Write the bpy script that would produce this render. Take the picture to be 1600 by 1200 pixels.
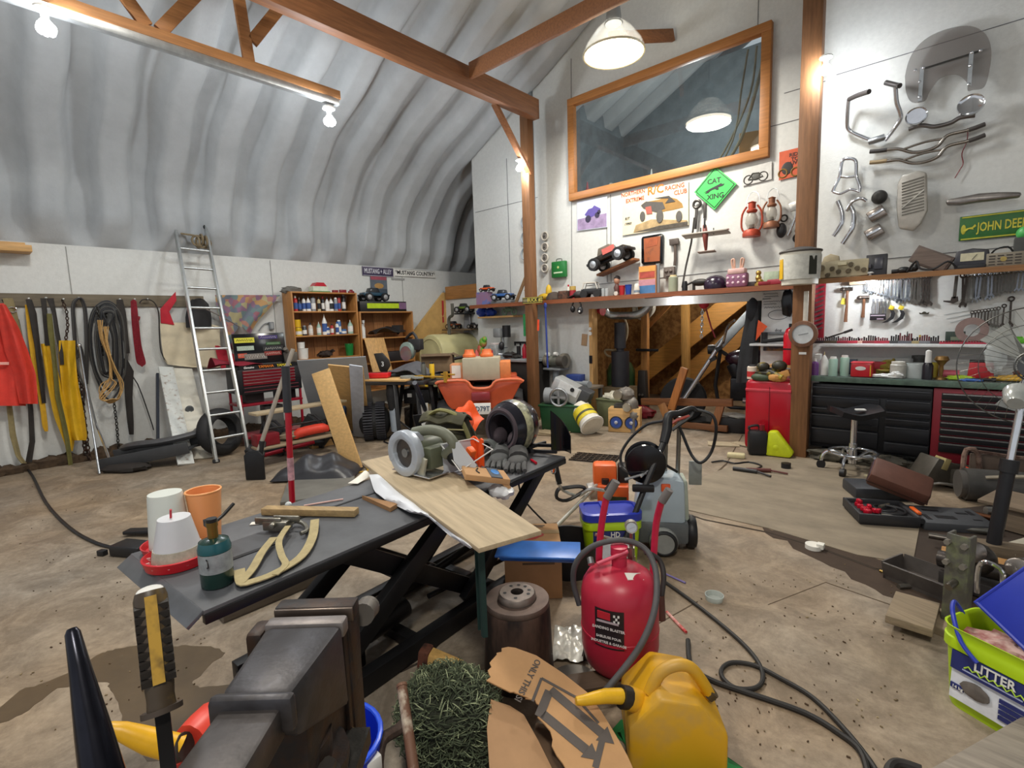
import bpy, bmesh, math, random
from mathutils import Vector, Matrix, Euler
random.seed(7)
PI=math.pi
SC=bpy.context.scene
COL=SC.collection
for o in list(bpy.data.objects): bpy.data.objects.remove(o)
# ---------------------------------------------------------------- camera, world, exposure
YAW,PITCH,ROLL,FPX,CH=map(float,(-42.24435561,6.92211726,-1.86032469,787.26994,1.55))
def _basis():
    y,p,r=[math.radians(a) for a in (YAW,PITCH,ROLL)]
    f=Vector((math.sin(y)*math.cos(p),math.cos(y)*math.cos(p),-math.sin(p)))
    rt=Vector((math.cos(y),-math.sin(y),0)); up=rt.cross(f)
    return math.cos(r)*rt+math.sin(r)*up, -math.sin(r)*rt+math.cos(r)*up, f
CR,CU,CF=_basis()
CAMP=Vector((0,0,CH))
cam=bpy.data.cameras.new('camera'); camo=bpy.data.objects.new('camera',cam); COL.objects.link(camo)
cam.sensor_width=36; cam.lens=FPX/1600*36; cam.clip_start=.02; cam.clip_end=100
camo.matrix_world=Matrix(((CR.x,CU.x,-CF.x,0),(CR.y,CU.y,-CF.y,0),(CR.z,CU.z,-CF.z,CH),(0,0,0,1)))
SC.camera=camo
W=bpy.data.worlds.new('world'); SC.world=W; W.use_nodes=True
W.node_tree.nodes['Background'].inputs[0].default_value=(.93,.96,1,1)
W.node_tree.nodes['Background'].inputs[1].default_value=.55
SC.view_settings.view_transform='Standard'; SC.view_settings.look='None'
SC.view_settings.gamma=1; SC.view_settings.use_curve_mapping=False
SC.view_settings.exposure=.17
SC.cycles.use_denoising=True; SC.cycles.max_bounces=8
# a pixel of the 1600x1200 photograph -> a point of the real place (on the floor, a wall or at a depth)
def ray(x,y): return CR*(x-800)-CU*(y-600)+CF*FPX
def F(x,y,z=0.):
    r=ray(x,y); return CAMP+r*((z-CH)/r.z)
def FW(x,y,Y): 
    r=ray(x,y); return CAMP+r*(Y/r.y)
def LW(x,y,X=-8.2):
    r=ray(x,y); return CAMP+r*(X/r.x)
def DP(x,y,d): return CAMP+ray(x,y)*(d/FPX)
# ---------------------------------------------------------------- materials
def lin(h):
    h=h.lstrip('#'); v=[int(h[i:i+2],16)/255 for i in (0,2,4)]
    return [c/12.92 if c<=.04045 else ((c+.055)/1.055)**2.4 for c in v]
MATS={}
def mat(h,r=.55,m=0.,v=.12,sc=14,b=.0,st=(1,1,1),h2=None,f=None,em=0,tr=0,alpha=1,bs=None,det=4,cv=0):
    k=(h,r,m,v,sc,b,st,h2,f,em,tr,alpha,bs,det,cv)
    if k in MATS: return MATS[k]
    M=bpy.data.materials.new('material_'+h.strip('#')); M.use_nodes=True; N=M.node_tree; P=N.nodes['Principled BSDF']
    c=lin(h)
    P.inputs['Roughness'].default_value=r; P.inputs['Metallic'].default_value=m
    if em:
        P.inputs['Emission Color'].default_value=(*c,1); P.inputs['Emission Strength'].default_value=em
    if tr: P.inputs['Transmission Weight'].default_value=tr; P.inputs['IOR'].default_value=1.45
    if alpha<1: P.inputs['Alpha'].default_value=alpha
    tc=N.nodes.new('ShaderNodeTexCoord'); mp=N.nodes.new('ShaderNodeMapping'); mp.inputs['Scale'].default_value=st
    nz=N.nodes.new('ShaderNodeTexNoise'); nz.inputs['Scale'].default_value=sc; nz.inputs['Detail'].default_value=det; nz.inputs['Roughness'].default_value=.65
    N.links.new(tc.outputs['Object'],mp.inputs[0]); N.links.new(mp.outputs[0],nz.inputs['Vector'])
    rp=N.nodes.new('ShaderNodeValToRGB'); N.links.new(nz.outputs[0],rp.inputs[0])
    if h2:
        lo,hi=lin(h2),c
        rp.color_ramp.elements[0].position=f or .4; rp.color_ramp.elements[1].position=(f or .4)+.18
    else:
        lo,hi=[x*(1-v) for x in c],[min(1,x*(1+v)) for x in c]
        rp.color_ramp.elements[0].position=.3; rp.color_ramp.elements[1].position=.7
    rp.color_ramp.elements[0].color=(*lo,1); rp.color_ramp.elements[1].color=(*hi,1)
    N.links.new(rp.outputs[0],P.inputs['Base Color'])
    if b:
        bp=N.nodes.new('ShaderNodeBump'); bp.inputs['Strength'].default_value=min(1,b); bp.inputs['Distance'].default_value=.01
        if bs:
            n2=N.nodes.new('ShaderNodeTexNoise'); n2.inputs['Scale'].default_value=bs; n2.inputs['Detail'].default_value=3
            N.links.new(mp.outputs[0],n2.inputs['Vector']); N.links.new(n2.outputs[0],bp.inputs['Height'])
        else: N.links.new(nz.outputs[0],bp.inputs['Height'])
        N.links.new(bp.outputs[0],P.inputs['Normal'])
    MATS[k]=M; return M
def wood(h,ax=0,r=.6,v=.28,sc=3.):
    st=[14,14,14]; st[ax]=1.
    return mat(h,r,0,v,sc,.12,tuple(st),det=6)
def glossy(h,r=.25,v=.06): return mat(h,r,0,v,9)
def metal(h='b9bcbe',r=.3,v=.15,sc=12): return mat(h,r,.9,v,sc)
def rust(h='5a3a2a',h2='2c2320',r=.75,m=.3): return mat(h,r,m,0,18,.3,h2=h2)
CHROME=metal('d8dade',.12,.05); STEEL=metal('a7abae',.35); IRON=mat('34322f',.5,.5,.35,20,.25)
BLK=mat('17171a',.45,0,.25,12); RUB=mat('1d1d1f',.7,0,.25,14,.1); BLKG=mat('0e0e12',.18,0,.1,8)
WHT=mat('e4e4e0',.5,0,.06,8); OFFW=mat('d6d2c4',.55,0,.1,8); RED=glossy('b8152c',.3); DRED=glossy('7c1020',.35)
PINE=wood('c99d63',2); PINEX=wood('c99d63',0); PINEY=wood('c99d63',1); OAK=wood('8a5a33',2)
GREY=mat('7d8184',.5,0,.1,10); DGRY=mat('3b3d40',.5,0,.15,10); GRN=glossy('1d6b3a',.4); BLUE=glossy('1c3fae',.35); YEL=glossy('e0b31c',.4)
ORG=mat('e8641e',.5,0,.08,8); TAN=mat('b08a5c',.75,0,.1,10); CARD=mat('b98f63',.85,0,.08,9,.05); PAPER=mat('e6e3da',.8,0,.05,10)
# ---------------------------------------------------------------- mesh builder
class B:
    def __init__(s): s.v=[]; s.f=[]; s.m=Matrix.Identity(4)
    def at(s,x=0,y=0,z=0,rx=0,ry=0,rz=0,sc=1):
        s.m=Matrix.Translation((x,y,z))@Euler((rx,ry,rz)).to_matrix().to_4x4()@Matrix.Scale(sc,4); return s
    def add(s,vs,fs):
        n=len(s.v); s.v+= [s.m@Vector(p) for p in vs]; s.f+=[tuple(n+i for i in f) for f in fs]; return s
    def box(s,x,y,z,sx,sy,sz,rx=0,ry=0,rz=0,tx=1,ty=1):
        R=Euler((rx,ry,rz)).to_matrix(); c=Vector((x,y,z)); vs=[]
        for k in (-.5,.5):
            a,b=(1,1) if k<0 else (tx,ty)
            for (i,j) in ((-.5,-.5),(.5,-.5),(.5,.5),(-.5,.5)): vs.append(c+R@Vector((i*sx*a,j*sy*b,k*sz)))
        return s.add(vs,[(3,2,1,0),(4,5,6,7),(0,1,5,4),(1,2,6,5),(2,3,7,6),(3,0,4,7)])
    def beam(s,p,q,w,d,up=(0,0,1)):
        p,q=Vector(p),Vector(q); a=(q-p).normalized(); u=Vector(up)
        if abs(a.dot(u))>.98: u=Vector((0,1,0))
        x=a.cross(u).normalized(); y=x.cross(a)
        vs=[e+x*i*w/2+y*j*d/2 for e in (p,q) for (i,j) in ((-1,-1),(1,-1),(1,1),(-1,1))]
        return s.add(vs,[(3,2,1,0),(4,5,6,7),(0,1,5,4),(1,2,6,5),(2,3,7,6),(3,0,4,7)])
    def cyl(s,p,q,r,r2=None,n=16,cap=True):
        p,q=Vector(p),Vector(q); r2=r if r2 is None else r2
        a=(q-p).normalized(); u=Vector((0,0,1)) if abs(a.z)<.9 else Vector((1,0,0))
        x=a.cross(u).normalized(); y=a.cross(x); vs=[]
        for e,rr in ((p,r),(q,r2)):
            for i in range(n):
                t=2*PI*i/n; vs.append(e+(x*math.cos(t)+y*math.sin(t))*rr)
        fs=[(i,(i+1)%n,n+(i+1)%n,n+i) for i in range(n)]
        if cap: fs+=[tuple(range(n-1,-1,-1)),tuple(range(n,2*n))]
        return s.add(vs,fs)
    def tube(s,pts,r,n=8,closed=False,flat=1.,sm=0):
        P=[Vector(p) for p in pts]
        R=r if isinstance(r,(list,tuple)) else [r]*len(P)
        if sm:
            Q=[];R2=[];L=len(P); rng=L if closed else L-1
            for i in range(rng):
                a,b,c,d=(P[(i-1)%L] if closed or i>0 else P[i]),P[i],P[(i+1)%L],(P[(i+2)%L] if closed or i+2<L else P[(i+1)%L])
                for k in range(sm):
                    t=k/sm; Q.append(.5*((2*b)+(c-a)*t+(2*a-5*b+4*c-d)*t*t+(3*b-a-3*c+d)*t**3)); R2.append(R[i]*(1-t)+R[(i+1)%L]*t)
            if not closed: Q.append(P[-1]); R2.append(R[-1])
            P,R=Q,R2
        L=len(P); vs=[]; prev=None
        for i in range(L):
            if closed: a=P[(i+1)%L]-P[(i-1)%L]
            else: a=P[min(i+1,L-1)]-P[max(i-1,0)]
            a=a.normalized() if a.length>1e-9 else Vector((0,0,1))
            if prev is None:
                u=Vector((0,0,1)) if abs(a.z)<.9 else Vector((1,0,0)); x=a.cross(u).normalized()
            else:
                x=prev-a*prev.dot(a); x=x.normalized() if x.length>1e-6 else a.orthogonal().normalized()
            prev=x; y=a.cross(x)
            for k in range(n):
                t=2*PI*k/n; vs.append(P[i]+(x*math.cos(t)*flat+y*math.sin(t))*R[i])
        fs=[]
        for i in range(L if closed else L-1):
            j=(i+1)%L
            fs+=[(i*n+k,i*n+(k+1)%n,j*n+(k+1)%n,j*n+k) for k in range(n)]
        if not closed: fs+=[tuple(range(n-1,-1,-1)),tuple((L-1)*n+k for k in range(n))]
        return s.add(vs,fs)
    def lathe(s,prof,n=24,x=0,y=0,z=0,ax='z',fx=1,fy=1,cap=True):
        vs=[]
        for (r,h) in prof:
            for i in range(n):
                t=2*PI*i/n; a,b=r*math.cos(t)*fx,r*math.sin(t)*fy
                vs.append({'z':(x+a,y+b,z+h),'y':(x+a,y+h,z+b),'x':(x+h,y+a,z+b)}[ax])
        L=len(prof); fs=[]
        for j in range(L-1): fs+=[(j*n+i,j*n+(i+1)%n,(j+1)*n+(i+1)%n,(j+1)*n+i) for i in range(n)]
        if cap:
            if prof[0][0]>1e-6: fs.append(tuple(range(n-1,-1,-1)))
            if prof[-1][0]>1e-6: fs.append(tuple((L-1)*n+i for i in range(n)))
        return s.add(vs,fs)
    def plate(s,out,y0,y1,ax='y'):
        n=len(out); f={'y':lambda a,b,d:(a,d,b),'z':lambda a,b,d:(a,b,d),'x':lambda a,b,d:(d,a,b)}[ax]
        vs=[f(a,b,y0) for a,b in out]+[f(a,b,y1) for a,b in out]
        return s.add(vs,[tuple(range(n-1,-1,-1)),tuple(range(n,2*n))]+[(i,(i+1)%n,n+(i+1)%n,n+i) for i in range(n)])
    def ell(s,x,y,z,rx,ry,rz,n=16,m=10,noise=0):
        vs=[];fs=[]
        for j in range(m+1):
            p=PI*j/m
            for i in range(n):
                t=2*PI*i/n; k=1+noise*(random.random()-.5)
                vs.append((x+rx*math.sin(p)*math.cos(t)*k,y+ry*math.sin(p)*math.sin(t)*k,z-rz*math.cos(p)*k))
        for j in range(m): fs+=[(j*n+i,j*n+(i+1)%n,(j+1)*n+(i+1)%n,(j+1)*n+i) for i in range(n)]
        return s.add(vs,fs)
    def torus(s,x,y,z,R,r,ax='z',n=28,k=8,fx=1,fy=1):
        pts=[]
        for i in range(n):
            t=2*PI*i/n; a,b=R*math.cos(t)*fx,R*math.sin(t)*fy
            pts.append({'z':(x+a,y+b,z),'y':(x+a,y,z+b),'x':(x,y+a,z+b)}[ax])
        return s.tube(pts,r,k,True)
    def sheet(s,fn,nu,nv,th=.004):
        g=[[Vector(fn(i/nu,j/nv)) for i in range(nu+1)] for j in range(nv+1)]; vs=[];w=nu+1
        top=[];bot=[]
        for j in range(nv+1):
            for i in range(nu+1):
                du=g[j][min(i+1,nu)]-g[j][max(i-1,0)]; dv=g[min(j+1,nv)][i]-g[max(j-1,0)][i]
                n=du.cross(dv); n=n.normalized() if n.length>1e-9 else Vector((0,0,1))
                top.append(g[j][i]+n*th/2); bot.append(g[j][i]-n*th/2)
        K=len(top); fs=[]
        for j in range(nv):
            for i in range(nu):
                a=j*w+i; fs+=[(a,a+1,a+w+1,a+w),(K+a,K+a+w,K+a+w+1,K+a+1)]
        for i in range(nu):
            a=i; fs.append((a,K+a,K+a+1,a+1)); a=nv*w+i; fs.append((a,a+1,K+a+1,K+a))
        for j in range(nv):
            a=j*w; fs.append((a,a+w,K+a+w,K+a)); a=j*w+nu; fs.append((a,K+a,K+a+w,a+w))
        return s.add(top+bot,fs)
    def mesh(s,name,m,bev=0,ang=40,sub=0):
        me=bpy.data.meshes.new(name); me.from_pydata(s.v,[],s.f)
        bm=bmesh.new(); bm.from_mesh(me); bmesh.ops.recalc_face_normals(bm,faces=bm.faces)
        if bev:
            es=[e for e in bm.edges if len(e.link_faces)==2 and e.calc_face_angle(0)>.6]
            bmesh.ops.bevel(bm,geom=es,offset=bev,segments=2,affect='EDGES',clamp_overlap=True,profile=.5)
        bm.to_mesh(me); bm.free()
        for p in me.polygons: p.use_smooth=True
        me.set_sharp_from_angle(angle=math.radians(ang))
        me.materials.append(m); return me
def obj(name,b,m,parent=None,bev=0,ang=40,sub=0,loc=None,rot=None,label=None):
    o=bpy.data.objects.new(name,b.mesh(name,m,bev,ang)); COL.objects.link(o)
    if parent is not None: o.parent=parent
    if loc is not None: o.location=loc
    if rot is not None: o.rotation_euler=rot
    if label: o['label']=label
    if sub:
        md=o.modifiers.new('sub','SUBSURF'); md.levels=sub; md.render_levels=sub
    return o
def struct(name,b,m,bev=0,**k):
    o=obj(name,b,m,None,bev,**k); o['kind']='structure'; return o
def thing(name,label,cat,loc=(0,0,0),rz=0,group=None,rx=0,ry=0,sc=1):
    o=bpy.data.objects.new(name,None); COL.objects.link(o); o.empty_display_size=.05
    o.location=loc; o.rotation_euler=(rx,ry,rz); o.scale=(sc,sc,sc); o['label']=label; o['category']=cat
    if group: o['group']=group
    return o
def solo(name,label,cat,b,m,loc=(0,0,0),rz=0,group=None,bev=0,rx=0,ry=0,sub=0,ang=40,kind=None):
    o=obj(name,b,m,None,bev,ang,sub); o.location=loc; o.rotation_euler=(rx,ry,rz); o['label']=label; o['category']=cat
    if group: o['group']=group
    if kind: o['kind']=kind
    return o
def dup(o,label=None,loc=None,rz=None,group=None,parent=None,m=None,sc=None):
    c=o.copy(); COL.objects.link(c)
    if parent is not None: c.parent=parent
    if label: c['label']=label
    if loc is not None: c.location=loc
    if rz is not None: c.rotation_euler.z=rz
    if group: c['group']=group
    if sc: c.scale=(sc,sc,sc)
    for ch in list(o.children): dup(ch,parent=c)
    return c
TXT=[]
def text(s,size,m,parent,loc,rot=(PI/2,0,0),name='lettering',ex=.0012,align='CENTER',sx=1,shear=0):
    cu=bpy.data.curves.new(name,'FONT'); cu.body=s; cu.size=size; cu.extrude=ex; cu.align_x=align; cu.align_y='CENTER'; cu.resolution_u=2; cu.shear=shear; cu.offset=size*.018
    cu.materials.append(m); o=bpy.data.objects.new(name,cu); COL.objects.link(o); o.parent=parent
    o.location=loc; o.rotation_euler=rot; o.scale=(sx,1,1); TXT.append(o); return o
def finish_text():
    bpy.context.view_layer.update(); dg=bpy.context.evaluated_depsgraph_get()
    for o in TXT:
        me=bpy.data.meshes.new_from_object(o.evaluated_get(dg)); n=o.name
        q=bpy.data.objects.new('x',me); COL.objects.link(q); q.parent=o.parent; q.location=o.location; q.rotation_euler=o.rotation_euler; q.scale=o.scale
        bpy.data.objects.remove(o); q.name=n
ORD='first second third fourth fifth sixth seventh eighth ninth tenth eleventh twelfth thirteenth fourteenth fifteenth sixteenth seventeenth eighteenth nineteenth twentieth'.split()
def scrawl(w,h,n=9,r=.002):      # one line of handwriting too small to read, in the xz plane
    return B().tube([(-w/2+w*i/(2*n),0,h*(.5 if i%2 else -.5)*random.uniform(.4,1)) for i in range(2*n+1)],r,4)
def ptlight(name,loc,w,r=.05,c=(1,1,1)):
    l=bpy.data.lights.new(name,'POINT'); l.energy=w; l.shadow_soft_size=r; l.color=c
    o=bpy.data.objects.new(name,l); COL.objects.link(o); o.location=loc; return o
# ---------------------------------------------------------------- room shell
WY=6.6                                     # front face of the far wall
CONC=None
def concrete():
    M=bpy.data.materials.new('material_concrete'); M.use_nodes=True; N=M.node_tree; P=N.nodes['Principled BSDF']; L=N.links.new
    tc=N.nodes.new('ShaderNodeTexCoord')
    def nz(sc,det=5,ro=.6,dist=0):
        n=N.nodes.new('ShaderNodeTexNoise'); n.inputs['Scale'].default_value=sc; n.inputs['Detail'].default_value=det; n.inputs['Roughness'].default_value=ro; n.inputs['Distortion'].default_value=dist
        L(tc.outputs['Object'],n.inputs['Vector']); return n
    def ramp(n,a,b,ca,cb):
        r=N.nodes.new('ShaderNodeValToRGB'); r.color_ramp.elements[0].position=a; r.color_ramp.elements[1].position=b
        r.color_ramp.elements[0].color=(*lin(ca),1); r.color_ramp.elements[1].color=(*lin(cb),1); L(n.outputs[0],r.inputs[0]); return r
    def mix(t,f,a,b):
        m=N.nodes.new('ShaderNodeMixRGB'); m.blend_type=t
        if isinstance(f,float): m.inputs[0].default_value=f
        else: L(f.outputs[0],m.inputs[0])
        L(a.outputs[0],m.inputs[1]); L(b.outputs[0],m.inputs[2]); return m
    base=ramp(nz(.8,6,.6,.4),.35,.68,'968c80','b9b0a2')
    warm=ramp(nz(.55,3),.3,.7,'b08c5a','a39a8c')
    c=mix('MIX',.58,base,warm)
    dirt=ramp(nz(3.2,8,.72,.8),.42,.66,'6e604c','ffffff'); c=mix('MULTIPLY',.5,c,dirt)
    fine=ramp(nz(26,6,.75),.3,.62,'8b7f70','ffffff'); c=mix('MULTIPLY',.35,c,fine)
    spk=ramp(nz(60,3,.8),.24,.3,'3a2c20','ffffff'); c=mix('MULTIPLY',.8,c,spk)
    L(c.outputs[0],P.inputs['Base Color'])
    rr=N.nodes.new('ShaderNodeMapRange'); rr.inputs[3].default_value=.35; rr.inputs[4].default_value=.85; L(nz(1.3,4).outputs[0],rr.inputs[0]); L(rr.outputs[0],P.inputs['Roughness'])
    bp=N.nodes.new('ShaderNodeBump'); bp.inputs['Strength'].default_value=.25; bp.inputs['Distance'].default_value=.01; L(nz(18,6,.7).outputs[0],bp.inputs['Height']); L(bp.outputs[0],P.inputs['Normal'])
    return M
struct('floor',B().box(-.5,3,-.1,16.5,18,.2),concrete())
WALLM=mat('d3d4d0',.75,0,.05,22,.18,(1,1,1),bs=55)
FOAM=mat('b6babc',.9,0,.07,3.5,.18,(1,1,1),bs=40)
struct('wall_left',B().box(-8.32,3,1.36,.14,14,2.64),WALLM)
struct('trim_1',B().box(-8.235,-.2,2.0,.03,5.4,.15),wood('6e6350',1))     # the hook board
b=B()
for i in range(60):
    y=-3+i*.165; b.ell(-8.18+random.uniform(-.03,.05),y,.03,.09,.14,.06+random.random()*.05,8,6,.5)
struct('baseboard_left',b,mat('4a3a2a',.95,0,.4,18,.6))
for i,y in enumerate((1.06,3.5,6.0)): struct('trim_%d'%(i+20),B().box(-8.247,y,1.9,.008,.008,1.5),mat('8d8d88',.8))
PROF=[(-8.25,2.67),(-8.2,3.0),(-8.08,3.5),(-7.75,3.98),(-7.3,4.36),(-6.8,4.66),(-6.2,4.95),(-5.5,5.3),(-4.6,5.75),(-3.4,6.4),(-2.2,7.0),(-.5,7.75)]
def cr(P,n):
    out=[]
    for i in range(len(P)-1):
        a,b,c,d=P[max(i-1,0)],P[i],P[i+1],P[min(i+2,len(P)-1)]
        for k in range(n):
            t=k/n; out.append(tuple(.5*((2*b[q])+(c[q]-a[q])*t+(2*a[q]-5*b[q]+4*c[q]-d[q])*t*t+(3*b[q]-a[q]-3*c[q]+d[q])*t**3) for q in (0,1)))
    return out+[P[-1]]
HALF=cr(PROF,5)
FULL=HALF+[(-1-x,z) for x,z in reversed(HALF[:-1])]
def ztop(X):
    X=X if X<-.5 else -1-X
    for (a,b),(c,d) in zip(HALF,HALF[1:]):
        if a<=X<=c: return b+(d-b)*(X-a)/(c-a)
    return 2.6
def ribs():
    NY=264; y0,y1=-4.,10.; vs=[];n=len(FULL)
    for j in range(NY+1):
        y=y0+(y1-y0)*j/NY; ph=((y-.33)/.61)%1
        s=min(1,max(0,(abs(ph-.5)*2-.30)/.26)); s=s*s*(3-2*s)       # trapezoid rib
        for i,(x,z) in enumerate(FULL):
            a=FULL[max(i-1,0)];c=FULL[min(i+1,n-1)]; t=Vector((c[0]-a[0],0,c[1]-a[1])).normalized(); nn=Vector((t.z,0,-t.x))
            k_=min(i,n-1-i); d=.19*s*min(1,k_/5)
            if i==0 or i==n-1: d*=.3
            vs.append(Vector((x,y+.018*math.sin(i*.55+int((y-.02)/.61)*1.9),z))+nn*d)
    fs=[(j*n+i,j*n+i+1,(j+1)*n+i+1,(j+1)*n+i) for j in range(NY) for i in range(n-1)]
    return B().add(vs,fs)
struct('ceiling',ribs(),FOAM,ang=70)
# far wall: painted board with the loft window and the opening to the back room
wl,wr,wb,wt=FW(893,315,WY).x,FW(1203,240,WY).x,3.36,4.82
ol,orr,ot=FW(924,600,WY).x,FW(1190,480,WY).x,1.72
b=B()
XS=sorted([-6.8,-6.3,-5.8,-5.3,wl,ol,orr,wr,-3.6,-2.8,-1.,0,1,2.5,4,5.5,7.2])
for a,c in zip(XS,XS[1:]):
    iv=[(0 if not(a>=ol-.01 and c<=orr+.01) else ot, None)]
    lo=iv[0][0]
    segs=[(lo,wb),(wt,None)] if (a>=wl-.01 and c<=wr+.01) else [(lo,None)]
    for z0,z1 in segs:
        t0,t1=(z1,z1) if z1 else (ztop(a)+.3,ztop(c)+.3)
        b.add([(a,WY,z0),(c,WY,z0),(c,WY,t1),(a,WY,t0),(a,WY+.1,z0),(c,WY+.1,z0),(c,WY+.1,t1),(a,WY+.1,t0)],[(0,1,2,3),(7,6,5,4),(0,4,5,1),(3,2,6,7),(0,3,7,4),(1,5,6,2)])
struct('wall_back',b,WALLM)
SEAM=mat('6f7072',.9)
def seam(n,p,q): struct('trim_%d'%n,B().beam(p,q,.006,.008,(0,1,0)),SEAM)
y=WY-.003
seam(31,(-1.2,y,4.05),(3,y,4.05)); seam(32,(-1.2,y,2.08),(3,y,2.12)); seam(33,(wl-.02,y,2.1),(-4.62+.02,y,5.4)); seam(34,(-2.0,y,4.85),(-2.0,y,6.3))
seam(35,(-1.7,y,4.02),(-1.3,y,4.02)); seam(36,(-4.4,y,2.08),(-1.4,y,2.12)); seam(37,(-1.5,y,3.7),(-1.86,y,3.7)); seam(38,(-5.95,y,1.9),(-5.95,y,4.3)); seam(39,(-6.75,y,3.55),(-5.3,y,3.55)); seam(40,(-4.02,y,2.1),(-4.02,y,3.3))
seam(41,(FW(955,420,WY).x,y,2.1),(FW(955,420,WY).x,y,3.34))
# loft window
FR=wood('b0743a',0,.5,.2); t=.105
wy=WY-.03
struct('window_1_frame',B().box((wl+wr)/2,wy,wb+t/2,wr-wl,.09,t).box((wl+wr)/2,wy,wt-t/2,wr-wl,.09,t).box(wl+t/2,wy,(wb+wt)/2,t,.09,wt-wb-2*t).box(wr-t/2,wy,(wb+wt)/2,t,.09,wt-wb-2*t),FR,bev=.006)
GL=bpy.data.materials.new('material_glass'); GL.use_nodes=True; N=GL.node_tree; N.nodes.remove(N.nodes['Principled BSDF'])
g1=N.nodes.new('ShaderNodeBsdfTransparent'); g1.inputs[0].default_value=(.8,.85,.86,1); g2=N.nodes.new('ShaderNodeBsdfGlossy'); g2.inputs['Roughness'].default_value=.02
fr=N.nodes.new('ShaderNodeFresnel'); fr.inputs[0].default_value=1.9; mx=N.nodes.new('ShaderNodeMixShader')
ge=N.nodes.new('ShaderNodeNewGeometry'); ma=N.nodes.new('ShaderNodeMath'); ma.operation='SUBTRACT'; ma.use_clamp=True; N.links.new(fr.outputs[0],ma.inputs[0]); N.links.new(ge.outputs['Backfacing'],ma.inputs[1]); N.links.new(ma.outputs[0],mx.inputs[0]); N.links.new(g1.outputs[0],mx.inputs[1]); N.links.new(g2.outputs[0],mx.inputs[2]); N.links.new(mx.outputs[0],N.nodes['Material Output'].inputs[0])
struct('window_1',B().box((wl+wr)/2,WY+.02,(wb+wt)/2,wr-wl-.2,.006,wt-wb-.2),GL)
# loft behind the window
struct('floor_loft',B().box(-3,8.1,3.22,7,2.7,.1),wood('6b5338',0)); struct('wall_loft_left',B().box(-5.4,8.1,4.5,.1,3.1,2.6),mat('7c8488',.9,0,.2,5)); struct('wall_loft',B().box(-3,9.5,4.6,8,.1,2.8),mat('7c8488',.9,0,.2,5))
# back room behind the opening
OSB=mat('a87a45',.8,0,.0,9,.2,(1,1,1),h2='7a5228',f=.42,det=8)
struct('wall_backroom',B().box(-3.2,9.6,1.5,8,.1,3.0),OSB)
struct('wall_backroom_left',B().box(-5.6,8.2,1.5,.1,2.8,3.0),OSB)
struct('wall_backroom_right',B().box(-.5,8.2,1.5,.1,2.8,3.0),mat('8e7350',.8,0,.2,8))
struct('ceiling_backroom',B().box(-3.2,8.2,2.3,6,2.9,.06),mat('8a8d8c',.8))
struct('wall_end',B().box(-7,9.65,2.5,3.2,.1,6),FOAM)
struct('wall_low',B().box(-7.5,7.05,1.05,1.5,.1,2.1),WALLM)
# posts
def post(p,q,w,d,label,h):
    x=p.x; return solo('wooden_post',label,'post',B().box(0,0,h/2,w,d,h),wood('7f5736',2),(x,6.1,0),bev=.006)
PL=post(F(838,655),None,.15,.13,'brown wooden post left of the back room opening, holding the long roof beam',4.82)
PR=post(F(1246,712),None,.18,.13,'thick wooden post beside the red fridge with a round dial on it',6.9)
solo('orange_tape','strip of orange marking tape on the left wooden post','tape',B().box(0,0,0,.035,.004,.17),mat('f0522c',.5),tuple(FW(841,508,6.02)),ry=.05)
# roof timbers
BR=wood('8d5c38',1)
def timber(label,p,q,w,d,up=(0,0,1),name='roof_beam'):
    p,q=Vector(p),Vector(q); c=p
    return solo(name,label,'beam',B().beam((0,0,0),q-p,w,d,up),BR,tuple(c),bev=.005)
xb=-4.95
timber('long laminated roof beam running forward from the left post',(xb,6.17,4.66),(xb,-3,4.66),.13,.27)
timber('short diagonal knee brace between left post and long beam',(-5.02,6.08,3.75),(-5.02,5.35,4.55),.09,.05)
timber('joist crossing from the long beam toward the hanging lamp',FW(733,112,4.75)+Vector((.02,0,-.0)),FW(733,112,4.75)+Vector((3.9,0,.0)),.05,.19)
timber('diagonal roof brace beside the hanging lamp',(-3.35,5.6,4.85),(-3.0,6.55,5.1),.05,.14,name='roof_brace')
# truss with garage rail
tx=-5.5
tr=thing('wooden_truss','open wooden truss of boards with a metal rail along its lower edge','truss',(tx,0,4.18))
obj('bottom_chord',B().box(0,.1,0,.09,6.34,.09),wood('9a6a3c',1),tr,.004)
for (y0,z0,y1,z1) in ((1.55,.05,2.25,1.0),(2.30,.05,2.22,1.1),(2.35,.25,2.95,1.1),(1.45,.05,.75,1.0),(-.4,.05,.3,1.0)):
    obj('web_board',B().beam((0,y0,z0),(0,y1,z1),.11,.04,(1,0,0)),wood('a06d3e',1),tr,.004)
obj('rail',B().box(.0,.1,-.09,.05,6.3,.05).box(.03,.1,-.07,.02,6.3,.09),metal('c8cbcc',.3),tr,.003)
# ---------------------------------------------------------------- lamps
def led(label,p,w,sc=1,up=True,extra=None):
    t=thing('light_bulb',label,'light bulb',p,group=None)
    bb=B().ell(0,0,0,.042*sc,.042*sc,.05*sc)
    for k in range(6):
        a=k*PI/3; bb.ell(.03*sc*math.cos(a),.03*sc*math.sin(a),-.012*sc,.026*sc,.026*sc,.035*sc,10,8)
    obj('globe',bb,mat('ffffff',.4,0,0,em=16),t)
    obj('socket',B().cyl((0,0,.045*sc),(0,0,.10*sc),.022*sc).lathe([(.055*sc,.10*sc),(.055*sc,.115*sc),(.03*sc,.13*sc)],20),WHT,t)
    l=ptlight('bulb_light',p,w,.075*sc,(.9,.95,1)); return t
led('lit bulb hanging at the truss end nearest the window wall',LW(515,188,tx),110,1.2)
led('lit bulb below the truss at the upper left',LW(72,42,tx+.1),110,1.2)
led('lit bulb beside the left post under the roof beam',FW(812,262,5.9),60,1.0)
led('lit bulb fixed to the right wooden post',FW(1290,108,5.95),60,1.0)
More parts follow.
